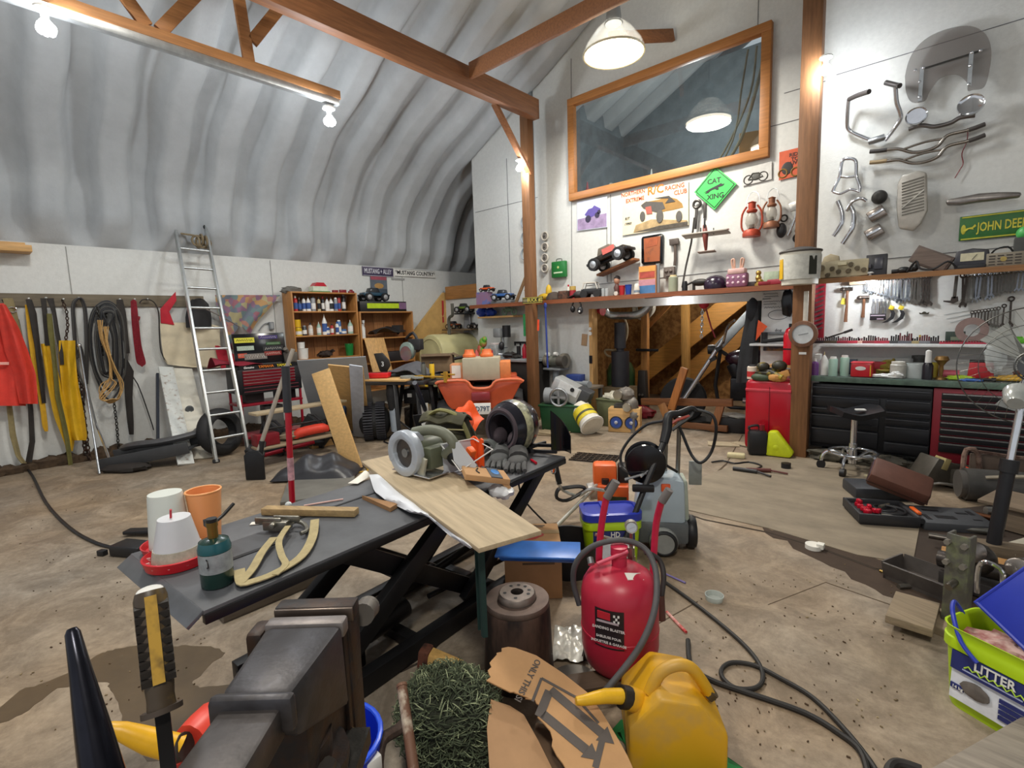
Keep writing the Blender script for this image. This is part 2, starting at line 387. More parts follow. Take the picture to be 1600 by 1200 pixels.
led('lit bulb hanging under the shelf above the back room opening',FW(1057,471,6.5),8,.6)
led('lit bulb under the shelf above the wrench wall',FW(1359,437,6.25),45,.6)
led('lit bulb under the upper shelf left of the post',FW(793,472,6.3),28,.6)
# pendant high bay lamp
pc=FW(959,84,5.25)
def pendant(pc,label,watt,k=.84):
    t=thing('pendant_lamp',label,'pendant lamp',pc,sc=k)
    obj('shade',B().lathe([(.40,-.02),(.41,0),(.36,.12),(.24,.28),(.15,.36),(.12,.37),(.15,.35),(.235,.27),(.35,.11),(.40,.0)],36,cap=False),mat('cfd3d8',.25,.2,.03,6,alpha=.16),t)
    obj('lens',B().lathe([(0,-.035),(.2,-.03),(.37,-.005),(.385,.01),(0,.01)],36),mat('fff4dc',.5,0,0,em=9),t)
    obj('rim',B().torus(0,0,0,.395,.014),mat('d8c9a0',.4),t)
    obj('housing',B().cyl((0,0,.36),(0,0,.62),.11,.08).cyl((0,0,.62),(0,0,1.1),.012),GREY,t)
    L=bpy.data.lights.new('pendant_light','AREA'); L.shape='DISK'; L.size=.74*k; L.energy=watt; L.color=(1,.95,.86)
    lo=bpy.data.objects.new('pendant_light',L); COL.objects.link(lo); lo.location=pc+Vector((0,0,-.045))
pendant(pc,'big round lit pendant lamp hanging in front of the loft window',110)
pendant(Vector((.7,-.6,4.7)),'added fill pendant lamp behind the photographer, over the near end of the shop',95)  # out-of-view lamp added to brighten the foreground
pendant(Vector((-3.4,1.2,5.1)),'added fill pendant lamp high over the middle of the shop, left of the photographer',90)  # second added lamp, above the frame, lifting the light on the floor
# stains, cracks and slab joints of the floor
def patch(name,label,px,h,r,z,kind='structure'):
    P=[F(x,y) for x,y in px]
    o=obj(name,B().plate([(p.x,p.y) for p in P],-.01,z,'z'),mat(h,r,0,.15,7,.1),None); o['kind']=kind; return o
def jag(px,n=4,a=3):
    out=[]
    for (x,y),(u,v) in zip(px,px[1:]+px[:1]):
        for k in range(n):
            t=k/n; out.append((x+(u-x)*t+random.uniform(-a,a)*(k>0),y+(v-y)*t+random.uniform(-a,a)*.5*(k>0)))
    return out
patch('floor_stain','',jag([(-60,1160),(30,1080),(75,1065),(128,1040),(160,1020),(180,1014),(220,1008),(262,1012),(290,1008),(330,1010),(352,1020),(318,1050),(300,1068),(312,1075),(368,1070),(380,1100),(330,1180),(230,1190),(190,1125),(186,1105),(172,1078),(168,1066),(140,1066),(90,1075),(45,1110),(0,1130),(-60,1180)]),'5a4a34',.35,.0012)
def strip(px,w,h='3a3128',z=.0016,name='floor_crack'):
    P=[F(x,y) for x,y in px]; b=B()
    for p,q in zip(P,P[1:]): b.beam((p.x,p.y,z-.003),(q.x,q.y,z-.003),w*random.uniform(.6,1.3),.006)
    o=obj(name,b,mat(h,.95,0,.2,20),None); o['kind']='structure'
patch('floor_dirt','',jag([(1190,822),(1300,852),(1425,884),(1500,880),(1560,905),(1560,985),(1480,960),(1420,945),(1330,905),(1250,862)],5,7),'43352a',.95,.0014)
patch('floor_dirt','',jag([(1430,800),(1640,780),(1640,900),(1500,900),(1425,886)],4,5),'3c3129',.95,.0012)
strip([(545,1062),(570,1058),(590,1048),(625,1050),(655,1036),(668,1025),(690,1000),(700,985),(715,965),(735,950),(760,942)],.018)
strip([(1048,795),(1100,812),(1200,832),(1290,860),(1370,890),(1420,895)],.03,'33281d',.002,'floor_joint')
strip([(1050,795),(1085,770),(1135,725),(1160,680)],.02,'4a3a28',.002,'floor_joint')
strip([(1200,945),(1290,910),(1420,955)],.006,'5a4a3a',.0016)
strip([(860,1180),(930,1030),(1010,985),(1090,940)],.006,'5a4a3a',.0016)
# the sheet of plywood laid on the floor
P=[F(1060,790),F(1135,722),F(1440,745),F(1425,880)]
o=obj('floor_sheet',B().plate([(F(x,y).x,F(x,y).y) for x,y in [(1050,792),(1100,745),(1165,720),(1300,716),(1452,742),(1426,882),(1340,868),(1200,826)]],-.01,.006,'z'),mat('877b69',.8,0,.25,2.5,.15,(1,2,1),det=8),None); o['kind']='structure'
# ---------------------------------------------------------------- things hanging on and leaning at the left wall
LR=PI/2                                                # local x runs along the wall, local -y faces the room
def LLf(px,py,X=-8.18):
    r=LW(px,py,X); 
    def f(a,b,d=0.):
        p=LW(a,b,X+d); return Vector((p.y-r.y,-d,p.z-r.z))
    return r,f
def FLf(px,py,Y):
    r=FW(px,py,Y)
    def f(a,b,d=0.):
        p=FW(a,b,Y-d); return Vector((p.x-r.x,-d,p.z-r.z))
    return r,f
def drape(f,rows,base=.03,amp=.012,folds=3,nu=14,nv=18,th=.006,ph=0.,bulge=0.):
    def fn(u,v):
        t=v*(len(rows)-1); i=min(int(t),len(rows)-2); t-=i; a,b=rows[i],rows[i+1]
        y,xl,xr=[a[k]+(b[k]-a[k])*t for k in range(3)]
        d=base+amp*math.sin(u*folds*2*PI+ph+v*2.1)*(.35+v)+bulge*math.sin(PI*u)+amp*.5*math.sin(u*folds*5.1+v*7+ph)
        return f(xl+(xr-xl)*u,y,max(.004,d))
    return B().sheet(fn,nu,nv,th)
def chain(b,pts,R=.022,r=.006):
    P=[Vector(p) for p in pts]; k=0; carry=0
    for p,q in zip(P,P[1:]):
        L=(q-p).length; n=max(1,int(L/(R*1.7)))
        for i in range(n):
            c=p.lerp(q,(i+.5)/n); d=(q-p).normalized(); k+=1
            x=d.orthogonal().normalized(); x=(Matrix.Rotation((k%2)*PI/2+.4,3,d)@x)
            b.tube([c+d*R*1.15*math.cos(t)+x*R*.7*math.sin(t) for t in [2*PI*m/10 for m in range(10)]],r,5,True)
    return b
NAIL=metal('c9c9c4',.3)
for i,(x,y) in enumerate([(44,467),(71,466),(98,468),(122,466),(186,468),(209,468),(229,468)]):
    solo('hook','bright round hook end on the board, %s from the left'%ORD[i],'hook',B().cyl((0,0,0),(0,-.05,0),.008).ell(0,-.055,0,.014,.01,.014),NAIL,LW(x,y,-8.222),LR,'hooks on the hook board')
# red jacket
r,f=LLf(10,470); JK=mat('d93a2c',.6,0,.14,6,.3)
t=thing('jacket','red orange work jacket hanging at the far left of the hook board','jacket',r,LR)
obj('body',drape(f,[(474,-60,6),(500,-60,16),(540,-60,22),(590,-60,36),(634,-60,40)],.12,.03,2.2,16,20,.01,bulge=.04),JK,t)
obj('sleeve',drape(f,[(476,-6,8),(510,0,28),(550,8,44),(585,22,56),(610,26,58),(631,30,59)],.17,.02,1.5,12,18,.01,1.,bulge=.06),mat('cf3526',.6,0,.16,7,.35),t)
obj('stripe',drape(f,[(566,-50,14),(570,-50,14)],.185,.006,1.2,10,3,.004),mat('e8a79a',.6),t)
def strap(name,label,cat,px,mt,parts,grp=None):
    r,f=LLf(*px); t=thing(name,label,cat,r,LR,grp)
    for pn,rows,m,base in parts: obj(pn,drape(f,rows,base,.006,1.,4,20,.006),m,t)
    return t,f
KH=mat('8a7d58',.8,0,.15,20,.2); DK=mat('2c2723',.75,0,.2,14,.2)
t,f=strap('webbing_strap','khaki webbing strap with steel ring buckle, hanging behind the red jacket','strap',(15,466),None,[('webbing',[(466,4,20),(490,10,27),(530,16,36),(570,24,44),(600,28,46)],KH,.05),('edge_webbing',[(468,2,10),(500,22,30),(560,34,42),(640,44,52),(690,46,55),(722,40,50)],DK,.035),('loop_webbing',[(634,10,19),(680,15,25),(712,24,33),(724,33,42)],KH,.04)])
obj('buckle',B().torus(*f(19,484,.065),.03,.006,'y',fx=1.2),CHROME,t)
strap('tow_strap','long yellow tow strap with a dark edge, left of the yellow overalls','strap',(44,468),None,[('yellow_webbing',[(476,39,46),(520,43,53),(560,48,60),(600,56,66),(640,63,72),(666,66,75),(674,70,75)],mat('c99a1c',.75,0,.15,14,.2),.04),('dark_webbing',[(468,40,50),(490,45,57),(540,54,63),(590,60,69),(630,66,72)],DK,.055)])
YL=mat('d2a414',.55,0,.13,7,.25)
r,f=LLf(71,466)
t=thing('overalls','yellow rubber bib overalls with green and dark braces hanging on a hook','overalls',r,LR)
obj('leg',drape(f,[(537,64,80),(560,68,84),(600,74,96),(650,84,112),(690,100,116),(705,104,113)],.07,.02,1.5,10,16,.008,bulge=.03),YL,t)
obj('leg',drape(f,[(532,92,117),(560,92,118),(600,96,122),(640,100,130),(680,106,136),(688,112,135)],.09,.025,1.5,10,16,.008,2.,bulge=.03),YL,t)
obj('bib',drape(f,[(490,73,81),(520,75,84),(560,81,88),(620,86,94),(680,100,108),(735,108,115),(745,108,120)],.125,.008,1,6,16,.006),mat('65602f',.7,0,.2,10,.2),t)
obj('brace',drape(f,[(466,63,72),(490,66,74),(520,69,76),(540,70,80)],.10,.004,1,4,10,.006),DK,t); obj('brace',drape(f,[(466,72,84),(490,82,88),(520,86,93),(550,92,99),(570,94,100)],.10,.004,1,4,10,.006),DK,t)
r,f=LLf(98,468); RS=rust('4a3428','2a211c')
b=B(); chain(b,[f(97,468,.05),f(104,485,.05),f(106,510,.05),f(103,530,.05)],.02,.006)
chain(b,[f(127,600,.06),f(130,640,.06),f(136,690,.06),f(141,722,.09)],.026,.008); chain(b,[f(122,610,.05),f(128,660,.05),f(134,715,.05)],.026,.008); chain(b,[f(103,530,.04),f(116,560,.04),f(124,600,.05)],.02,.006)
solo('rusty_chain','rusty brown chain hanging from a hook right of the yellow overalls','chain',b,RS,r,LR)
r,f=LLf(122,467); t=thing('rubber_belt','dark rubber belts looped on one hook above the grey steel bars','belt',r,LR)
for k in range(3):
    obj('belt_loop',B().tube([f(x+k*1.5,y,.03+.02*k) for x,y in [(122,466),(113,476),(114,510),(118,560),(122,620-40*k),(128,640-40*k),(133,600),(134,540),(132,490),(128,472)]],.012,6,True,sm=4),mat(['3c3a38','57544f','2a2828'][k],.6),t)
t=thing('steel_bar','slim grey steel bar leaning at the wall under the rubber belts','bar',F(156,743)+Vector((0,0,.02)),0)
p=LW(124,540,-8.1)-t.location; obj('shaft',B().cyl((0,0,0),p,.011),STEEL,t); obj('hook_end',B().ell(*p,.022,.022,.03),CHROME,t)
t=thing('lug_bar','shiny steel bar with bent foot leaning right of the slim grey bar','bar',F(178,737)+Vector((0,0,.02)),0)
p=LW(150,662,-8.1)-t.location; obj('shaft',B().cyl((0,0,0),p,.014),CHROME,t); obj('upper_shaft',B().cyl(p,LW(132,590,-8.1)-t.location,.01),STEEL,t); obj('foot',B().cyl((0,0,0),(.07,.05,.01),.016),CHROME,t)
# cable coil with tan rope
r,f=LLf(165,474); t=thing('cable_coil','heavy black cable coiled in long loops on the hook board','cable',r,LR)
for k in range(9):
    a=random.uniform
    xl,xr,yb=137+k*3.2+a(-2,2),196-k*2.6+a(-2,2),625-k*9+a(-8,8); top=472+k*2.2
    obj('cable_loop',B().tube([f(x,y,.04+.012*k) for x,y in [((xl+xr)/2-8,top),(xl+4,top+18),(xl,530),(xl+8,580),((xl+xr)/2+4,yb),(xr,585),(xr,530),(xr-5,top+20),((xl+xr)/2+8,top+1)]],.011,6,True,sm=4),mat(['2a2a2c','4a4844','1f1f21'][k%3],.5),t)
r,f=LLf(165,500); t=thing('rope_hank','tan rope hank tied inside the black cable coil','rope',r,LR)
RP=mat('b8925a',.8,0,.2,40,.3)
for k in range(8):
    a=random.uniform; obj('rope_strand',B().tube([f(x+a(-3,3),y,.16+.01*k) for x,y in [(152+k,500),(160,530),(170,560),(172,590),(160+k*3,600),(158,615+k*1.5),(170+k,630-k),(186,622),(190,600),(178,575),(168,545),(170-k,510)]],.006,5,sm=4),RP,t)
r,f=LLf(165,480); solo('chain','dark steel chain hanging in the middle of the black cable coil','chain',chain(chain(chain(B(),[f(152,480,.1),f(156,520,.1),f(160,555,.1)],.02,.006),[f(166,482,.1),f(164,520,.1),f(161,555,.1)],.02,.006),[f(178,628,.1),f(182,660,.1),f(185,695,.08),f(187,718,.05)],.02,.006),IRON,r,LR)
strap('flat_strap','black flat strap hanging between the cable coil and the red rope','strap',(187,468),None,[('upper_webbing',[(468,182,192),(490,182,197),(520,190,200),(552,197,203)],DK,.05),('lower_webbing',[(560,192,198),(580,194,209),(620,195,207),(660,199,209),(679,202,209)],mat('27221f',.8),.04)])
r,f=LLf(209,468); t=thing('rope_bundle','dark red rope folded in a narrow bundle on a hook','rope',r,LR)
for k in range(7):
    a=random.uniform(-1,1); obj('rope_strand',B().tube([f(205+k*1.2,468+abs(k-3)*.8,.05),f(207+k*1.4+a,500,.05+.006*k),f(211+k*1.5+a,540,.05),f(214+k*2.1,565,.05),f(219+k,573-abs(k-3),.05)],.008,5,sm=4),mat('7e1222',.7,0,.25,50,.3),t)
obj('wrap',B().tube([f(208,497,.03),f(214,497,.03),f(218,498,.03)],.03,8,flat=1.),mat('7e1222',.7,0,.25,50,.3),t)
r,f=LLf(229,468); solo('black_cable','thin dark power cord arching from a hook down beside the cream flag','cord',B().tube([f(x,y,.03) for x,y in [(218,474),(222,469),(232,468),(242,474),(248,490),(249,520),(252,550),(262,568)]],.008,6,sm=4),DK,r,LR)
r,f=LLf(205,580); solo('cord','thin black cord running along the wall behind the leaning planks','cord',B().tube([f(x,y,.02) for x,y in [(197,578),(215,600),(235,655),(240,672)]],.007,6,sm=3),BLK,r,LR)
# flag, backpack, patchwork
r,f=LLf(275,470); t=thing('flag','cream flag with a red corner pinned below the hook board behind the ladder','flag',r,LR)
obj('cream_field',drape(f,[(504,250,300),(508,250,343),(535,252,344),(560,256,347),(570,262,348),(574,300,350)],.03,.008,1.5,16,14,.004),mat('cdc0a4',.8,0,.12,5,.1),t)
obj('red_corner',B().plate([(p.x,p.z) for p in (f(249,483),f(273,456),f(274,470),f(263,487),f(271,508),f(250,505))],-.05,-.035),mat('b5182c',.7),t,.004)
obj('red_end',drape(f,[(540,336,341),(552,338,362),(565,342,392),(576,346,396)],.05,.006,1,10,8,.004),mat('b01a2e',.7),t)
r,f=LLf(310,480); t=thing('helmet_bag','black bag hanging on the hook board behind the ladder','bag',r,LR)
obj('body',drape(f,[(468,300,318),(476,294,326),(495,290,330),(512,291,330)],.05,.012,1,12,10,.012,bulge=.1),mat('232224',.7,0,.25,8,.3),t); obj('strap',B().tube([f(300,476,.1),f(306,468,.08),f(316,468,.08),f(320,478,.1)],.012,6,sm=3),DK,t)
def patchmat():
    M=bpy.data.materials.new('material_patchwork'); M.use_nodes=True; N=M.node_tree; P=N.nodes['Principled BSDF']; P.inputs['Roughness'].default_value=.8
    tc=N.nodes.new('ShaderNodeTexCoord'); vo=N.nodes.new('ShaderNodeTexVoronoi'); vo.inputs['Scale'].default_value=13; N.links.new(tc.outputs['Object'],vo.inputs['Vector'])
    se=N.nodes.new('ShaderNodeSeparateColor'); N.links.new(vo.outputs['Color'],se.inputs[0]); r=N.nodes.new('ShaderNodeValToRGB'); r.color_ramp.interpolation='CONSTANT'; N.links.new(se.outputs[0],r.inputs[0])
    cs=['95606a','b08a5c','6c8080','8a6a80','a8786a','a89e78','6c7480']
    while len(r.color_ramp.elements)<len(cs): r.color_ramp.elements.new(.5)
    for i,c in enumerate(cs): r.color_ramp.elements[i].position=i/len(cs); r.color_ramp.elements[i].color=(*lin(c),1)
    N.links.new(r.outputs[0],P.inputs['Base Color']); return M
r,f=LLf(345,462); solo('patchwork_cloth','multicoloured patchwork cloth draped from the hook board toward the bookcase','cloth',drape(f,[(461,336,438),(470,337,430),(485,340,418),(505,345,400),(528,352,388),(546,360,374)],.06,.02,2.5,26,22,.005),patchmat(),r,LR)
r=LW(424,509,-8.22); t=thing('wall_outlet','grey electrical outlet box on the white wall left of the bookcase','outlet',r,LR)
obj('box',B().box(0,0,0,.07,.05,.12),GREY,t,.006); obj('conduit',B().tube([(-.035,0,.05),(-.12,.0,.02),(-.2,.0,-.08)],.008,6,sm=3),GREY,t); obj('face',B().box(0,-.028,0,.04,.006,.09),mat('9ea2a4'),t)
solo('plank_end','sawn end of a wooden shelf plank on the wall at the far left','plank',B().box(0,-.1,0,.7,.26,.075).box(0,-.1,.05,.6,.2,.03),PINEX,LW(-20,388,-8.22),LR,bev=.004)
# ladder
p0,p1=F(338,723),F(389,712); q0,q1=LW(272,348,-8.12),LW(321,355,-8.12)
t=thing('ladder','aluminium ladder leaning on the left wall','ladder',p0)
AL=metal('c6c9c8',.38,.08)
for p,q in ((p0,q0),(p1,q1)):
    o=obj('rail',B().beam(p-p0+Vector((0,0,.0)),q-p0,.03,.075,(1,0,0)),AL,t,.005)
    obj('end_cap',B().ell(*(q-p0),.025,.03,.035),mat('2a2a2a'),o); obj('foot',B().box(*(p-p0+Vector((0,0,.02))),.05,.07,.04),RUB,o,.006)
for k in range(10):
    a=(.3+k*.3048)/3.45; u,v=p0.lerp(q0,a)-p0,p1.lerp(q1,a)-p0; obj('rung',B().cyl(u,v,.016,n=12),AL,t)
r=p1.lerp(q1,.945); t=thing('rope_wad','frayed rope knotted around the top ladder rung','rope',r)
for k in range(6): obj('rope_loop',B().torus(random.uniform(-.02,.02),-.03-.05*(k%3),-.03+random.uniform(-.04,.04),.07,.014,'y' if k%2 else 'x',16,6),mat('85765c',.9,0,.25,40,.4),t)
obj('rope_tail',B().tube([(0,-.0,0),(.02,-.18,.02),(.02,-.33,.03)],.013,6,sm=3),mat('85765c',.9,0,.25,40,.4),t)
# planks leaning
def plank(label,base,top,w,th,m,name='plank',up=(1,0,.3),bev=.004):
    base=Vector(base); return solo(name,label,'plank',B().beam((0,0,0),Vector(top)-base,w,th,up),m,tuple(base),bev=bev)
WP=mat('d0d3cf',.6,0,.08,20,.1,h2='8a6a50',f=.27)
plank('narrow chipped white plank leaning left of the cream board by the ladder',F(291,727)+Vector((0,0,.01)),LW(259,574,-8.12),.17,.03,WP)
o=plank('wide cream painted board leaning behind the ladder foot',F(306,722)+Vector((-.1,.05,.01)),LW(278,576,-8.12),.34,.025,OFFW,'board')
p=F(306,722)+Vector((-.1,.05,.01)); d=LW(278,576,-8.12)-p
solo('oval_badge','small dark oval badge on the cream board','badge',B().cyl((0,0,0),(.008,0,0),.05).torus(.01,0,0,.035,.006,'x'),mat('5d6062',.4,.4),tuple(p+d*.52+Vector((.035,.02,.0))))
def tyre(label,loc,R,r,rz,ry=0,tread=True,name='tyre'):
    t=thing(name,label,'tyre',loc,rz,None,0,ry)
    pr=[]
    for k in range(14):
        a=PI*(-.15+1.3*k/13); pr.append((R-r+ r*math.sin(a),-r*1.05*math.cos(a)))
    pr=pr+[(pr[-1][0]-.005,pr[-1][1]*.85),(R-r*.5,0.0),(pr[0][0]-.005,pr[0][1]*.85)]
    b=B().lathe(pr+[pr[0]],40,ax='x',cap=False); obj('carcass',b,RUB,t)
    if tread:
        b=B()
        for k in range(44):
            a=2*PI*k/44
            for s in (-1,1): b.box(s*r*.42,(R+.002)*math.cos(a+s*.07),(R+.002)*math.sin(a+s*.07),r*.6,.016,.03,rx=a+s*.25-PI/2)
        o=obj('tread',b,mat('3a3a40',.8,0,.2,10),t)
    return t
tp=F(340,716); tyre('black car tyre standing behind the ladder foot',(tp.x-.12,tp.y+.1,.305),.30,.088,.35,-.18,False)
# black plastic trim trays and clutter
b=B().box(0,0,.1,.95,.35,.02,ry=-.14).box(0,-.17,.13,.95,.02,.14,ry=-.14).box(0,.17,.15,.95,.02,.16,ry=-.14)
p=F(240,728); solo('plastic_tray','long black plastic tray lying against the wall foot','tray',b,mat('38393b',.5,0,.12,8),(p.x-.05,p.y,0.02),.95,bev=.008)
b=B().tube([(-.35,0,.1),(-.2,-.1,.14),(.1,-.12,.16),(.38,-.02,.2),(.4,.12,.22)],.045,10,sm=4,flat=1.6)
solo('mudguard','curved dark plastic mudguard lying on the black tray','mudguard',b,mat('4a4a4c',.45),(p.x-.1,p.y+.1,.12),.95)
p=F(247,712); solo('dark_bar','upright blue black steel bar leaning left of the white plank','bar',B().beam((0,0,0),LW(246,585,-8.15)-p,.05,.03,(0,1,0)),mat('232a38',.45,.3),tuple(p+Vector((0,0,.01))))
solo('soft_case','flat dark folded bag on the floor at the wall foot','bag',B().ell(0,0,.04,.3,.15,.06,noise=.2),DK,tuple(F(195,735)),.6)
# red tool chest on its cart, with banner board
x0=-7.2; 
def YL_(px,py,X=x0): return LW(px,py,X)
t=thing('tool_chest','red and black drawer tool chest on a low cart right of the ladder','tool chest',(x0-.22,2.93,0),LR)
CB=mat('1c1c20',.4,0,.1,8); CRD=glossy('8c1226',.3)
obj('case',B().box(0,0,.87,.86,.44,.33).box(0,.02,1.06,.84,.40,.07,rx=.08),CB,t,.008)
for k in range(5):
    d=obj('drawer',B().box(-.02,-.225,1.005-.042*k,.70,.02,.036),CRD,t,.004); obj('drawer_pull',B().box(-.02,-.24,1.019-.042*k,.70,.016,.01),metal('d5a0a6',.3),d)
for k in range(2):
    d=obj('drawer',B().box(.0,-.225,.775-.05*k,.76,.02,.042),CB,t,.004); obj('drawer_pull',B().box(0,-.24,.79-.05*k,.74,.016,.01),mat('8e4a52',.3,.5),d)
b=B().box(0,0,.55,.86,.42,.03).box(0,0,.10,.86,.42,.03)
for sx in (-1,1):
    for sy in (-1,1): b.box(sx*.41,sy*.19,.38,.03,.03,.7)
o=obj('cart',b,CRD,t,.004)
for sx in (-1,1):
    for sy in (-1,1): obj('caster',B().cyl((sx*.38-.015,sy*.17,.045),(sx*.38+.015,sy*.17,.045),.045),RUB,o)
p=obj('sticker_band',B().box(0,-.2,1.062,.8,.012,.055,rx=.08),BLK,t)
text('YAMAHA',.05,mat('e07a1c',.5),p,(-.05,-.213,1.062)); text('YAMAHA',.05,mat('e8d43a',.5),p,(.2,-.213,1.062)); text('Genuine',.04,WHT,p,(-.28,-.213,1.062),shear=.3)
for i,(dx,h) in enumerate(((-.2,.3),(.05,.38),(.25,.26))): solo('storage_tin',['dark scuffed box on the lower cart shelf','tall grey tin on the lower cart shelf','small black case on the lower cart shelf'][i],'box',B().box(0,0,h/2,.2,.25,h),[mat('2a2a2c'),mat('5a5a58'),mat('1a1a1d')][i],(x0-.2,2.93+dx,.565-.45*(i==1)),0,bev=.01)
r=LW(408,547,-7.35); t=thing('sticker_board','black framed board covered with racing stickers, standing on the tool chest','board',(r.x,r.y,1.10),LR,rx=-.12)
obj('panel',B().box(0,0,.21,.70,.03,.42),BLKG,t,.004)
for i,(x,z,w,h,c,s) in enumerate([(-.2,.33,.26,.07,'c9c232','RACING'),(.12,.36,.26,.05,'3a2a6a','PERFORMANCE'),(-.2,.22,.22,.06,'9fb0a0','PARTS'),(.18,.27,.2,.04,'2c5a2a','GREEN LINE'),(.17,.2,.28,.06,'1b1b1e','MOTOR OIL'),(.16,.13,.24,.06,'8a2a22','RACE'),(-.08,.1,.3,.08,'77706a',''),(-.25,.12,.12,.06,'c04a30','MX')]):
    s_=obj('sticker',B().box(x,-.017,z,w,.003,h),mat('#'+c,.5),t)
    obj('sticker_print',scrawl(w*.8,h*.6,7,h*.05),mat('e6e2d6',.5) if c!='c9c232' else BLK,s_,loc=(x,-.02,z))
r=F(372,577,1.1); solo('red_tarp','crumpled dark red cloth on the left end of the tool chest','cloth',B().sheet(lambda u,v:(-.3+.6*u,-.18+.36*v,.02+.12*(1-u)*math.sin(PI*min(1,v+.1))+.015*math.sin(9*u+5*v)),12,10,.006),mat('7e1428',.7),(x0-.2,2.55,1.07),LR)
solo('grey_box','grey clamp lamp box on top of the tool chest beside the sticker board','box',B().box(0,0,.07,.16,.16,.14,rz=.4).cyl((0,0,.1),(.1,-.1,.2),.03),mat('6a645c'),(x0-.15,3.28,1.09),0,bev=.008)
r,f=LLf(390,525); solo('desk_lamp','dark hooded lamp on the wall above the sticker board','lamp',B().lathe([(.03,.16),(.05,.12),(.16,0),(.155,0),(.045,.11)],24,cap=False).tube([(0,0,.15),(-.2,.05,.3),(-.4,.1,.42)],.01,6),mat('6e6660',.5,.3),LW(378,528,-7.9),LR)
# wall signs
r,f=LLf(590,424,-8.24)
def sign(px0,px1,py0,py1,label,s,bg,fg,h,X=-8.235,name='sign'):
    a,c=LW(px0,py0,X),LW(px1,py1,X); w=c.y-a.y
    t=thing(name,label,'sign',((a.x+c.x)/2,(a.y+c.y)/2,(a.z+c.z)/2),LR); obj('plate',B().box(0,0,0,w,.008,h),bg,t,.002); obj('border',B().box(0,-.005,h/2-.008,w-.02,.004,.006).box(0,-.005,-h/2+.008,w-.02,.004,.006),fg,t)
    text(s,h*.72,fg,t,(0,-.008,0),sx=w*.92/(len(s)*h*.72*.6)); return t
sign(566,614,424,425,'dark blue street sign with pale lettering on the left wall','MUSTANG + ALLEY',mat('3b3350',.5),mat('d5d3dc',.5),.17)
sign(616,680,427,428,'long white street sign with black lettering right of the dark blue one','*MUSTANG COUNTRY*',mat('e6e4de',.5),BLK,.15)
r=LW(592,445,-8.235); t=thing('poster','small colourful car poster below the dark blue street sign','poster',r,LR)
obj('sheet',B().box(0,0,0,.36,.004,.32),mat('5e6670',.6,0,.25,6),t); obj('picture_band',B().box(0,-.003,.12,.34,.003,.06),mat('a04a5a',.6),t); obj('picture_car',B().ell(0,-.004,-.02,.1,.003,.05),mat('b0864a',.5),t); obj('picture_road',B().box(0,-.003,-.11,.34,.003,.07),mat('3a4652',.6),t)
solo('paper_strip','narrow grey paper strip under the white street sign','paper',B().box(0,0,0,.30,.004,.035),mat('9b9b98',.8),LW(622,436,-8.235),LR)
# bookcases
def bookcase(label,y0,y1,z0,z1,shelves,X=-7.9,dep=.32):
    t=thing('bookcase',label,'bookcase',(X-dep/2,(y0+y1)/2,z0),LR); w=y1-y0;h=z1-z0; m=wood('b07a42',2,.5); mx=wood('b07a42',0,.5)
    obj('side_panel',B().box(-w/2+.012,0,h/2,.024,dep,h),m,t,.002); obj('side_panel',B().box(w/2-.012,0,h/2,.024,dep,h),m,t,.002)
    obj('top_panel',B().box(0,0,h-.012,w-.05,dep,.024),mx,t,.002)
    for k in range(5): obj('back_board',B().box(-w/2+.03+(w-.06)/5*(k+.5),dep/2-.008,h/2,(w-.06)/5-.006,.012,h-.03),wood(['9a673a','8a5a30','a06d40'][k%3],2,.6),t)
    for z in shelves: obj('shelf',B().box(0,0,z-z0,w-.05,dep-.02,.024),mx,t,.002)
    return t
bookcase('taller pine bookcase full of bottles against the left wall',3.63,4.78,1.05,2.15,[1.062,1.44,1.83])
bookcase('lower pine bookcase with the folded black parts, right of the bottle bookcase',4.81,5.95,.4,1.83,[.42,.9,1.35])
def bottle(kind,h,r,body,cap,label=None,lab=None):
    if kind==0: pr=[(0,0),(r,0),(r,h*.68),(r*.8,h*.78),(r*.36,h*.86)];cp=(r*.38,h*.85,h)
    elif kind==1: pr=[(0,0),(r,0),(r,h*.86),(r*.85,h*.9)];cp=(r*.75,h*.9,h)
    elif kind==2: pr=[(0,0),(r,0),(r,h*.6),(r*.5,h*.78),(r*.2,h*.86)];cp=(r*.2,h*.85,h)
    else: pr=[(0,0),(r,0),(r*1.02,h*.9)];cp=(r*1.05,h*.88,h)
    return B().lathe(pr,16,fy=.8 if kind==0 else 1),B().lathe([(0,cp[1]),(cp[0],cp[1]),(cp[0]*(.9 if kind!=2 else .4),cp[2]),(0,cp[2])],14)
CN={'e8e6e0':'white','c8b68a':'cream','26282c':'black','3a5a9a':'blue','b52c2c':'red','d9b324':'yellow','2f8a4a':'green','8a8d90':'grey','6a3a7a':'purple','3f6ea8':'light blue','d8c8b8':'pale','5a4a3a':'brown','9ab8a8':'pale green'}
def put_bottle(x,loc,kind,h,r,c,cc,lc,label,group=None,name='bottle',cat='bottle'):
    t=thing(name,label,cat,loc,0,group); a,b_=bottle(kind,h,r,c,cc)
    obj('body',a,mat(c,.35,0,.05),t); obj('cap',b_,mat(cc,.4,0,.05),t)
    if lc: obj('paper_label',B().lathe([(r*1.012,h*.15),(r*1.012,h*.55)],16,cap=False,fy=.81 if kind==0 else 1),mat(lc,.6,0,.15,30),t)
    return t
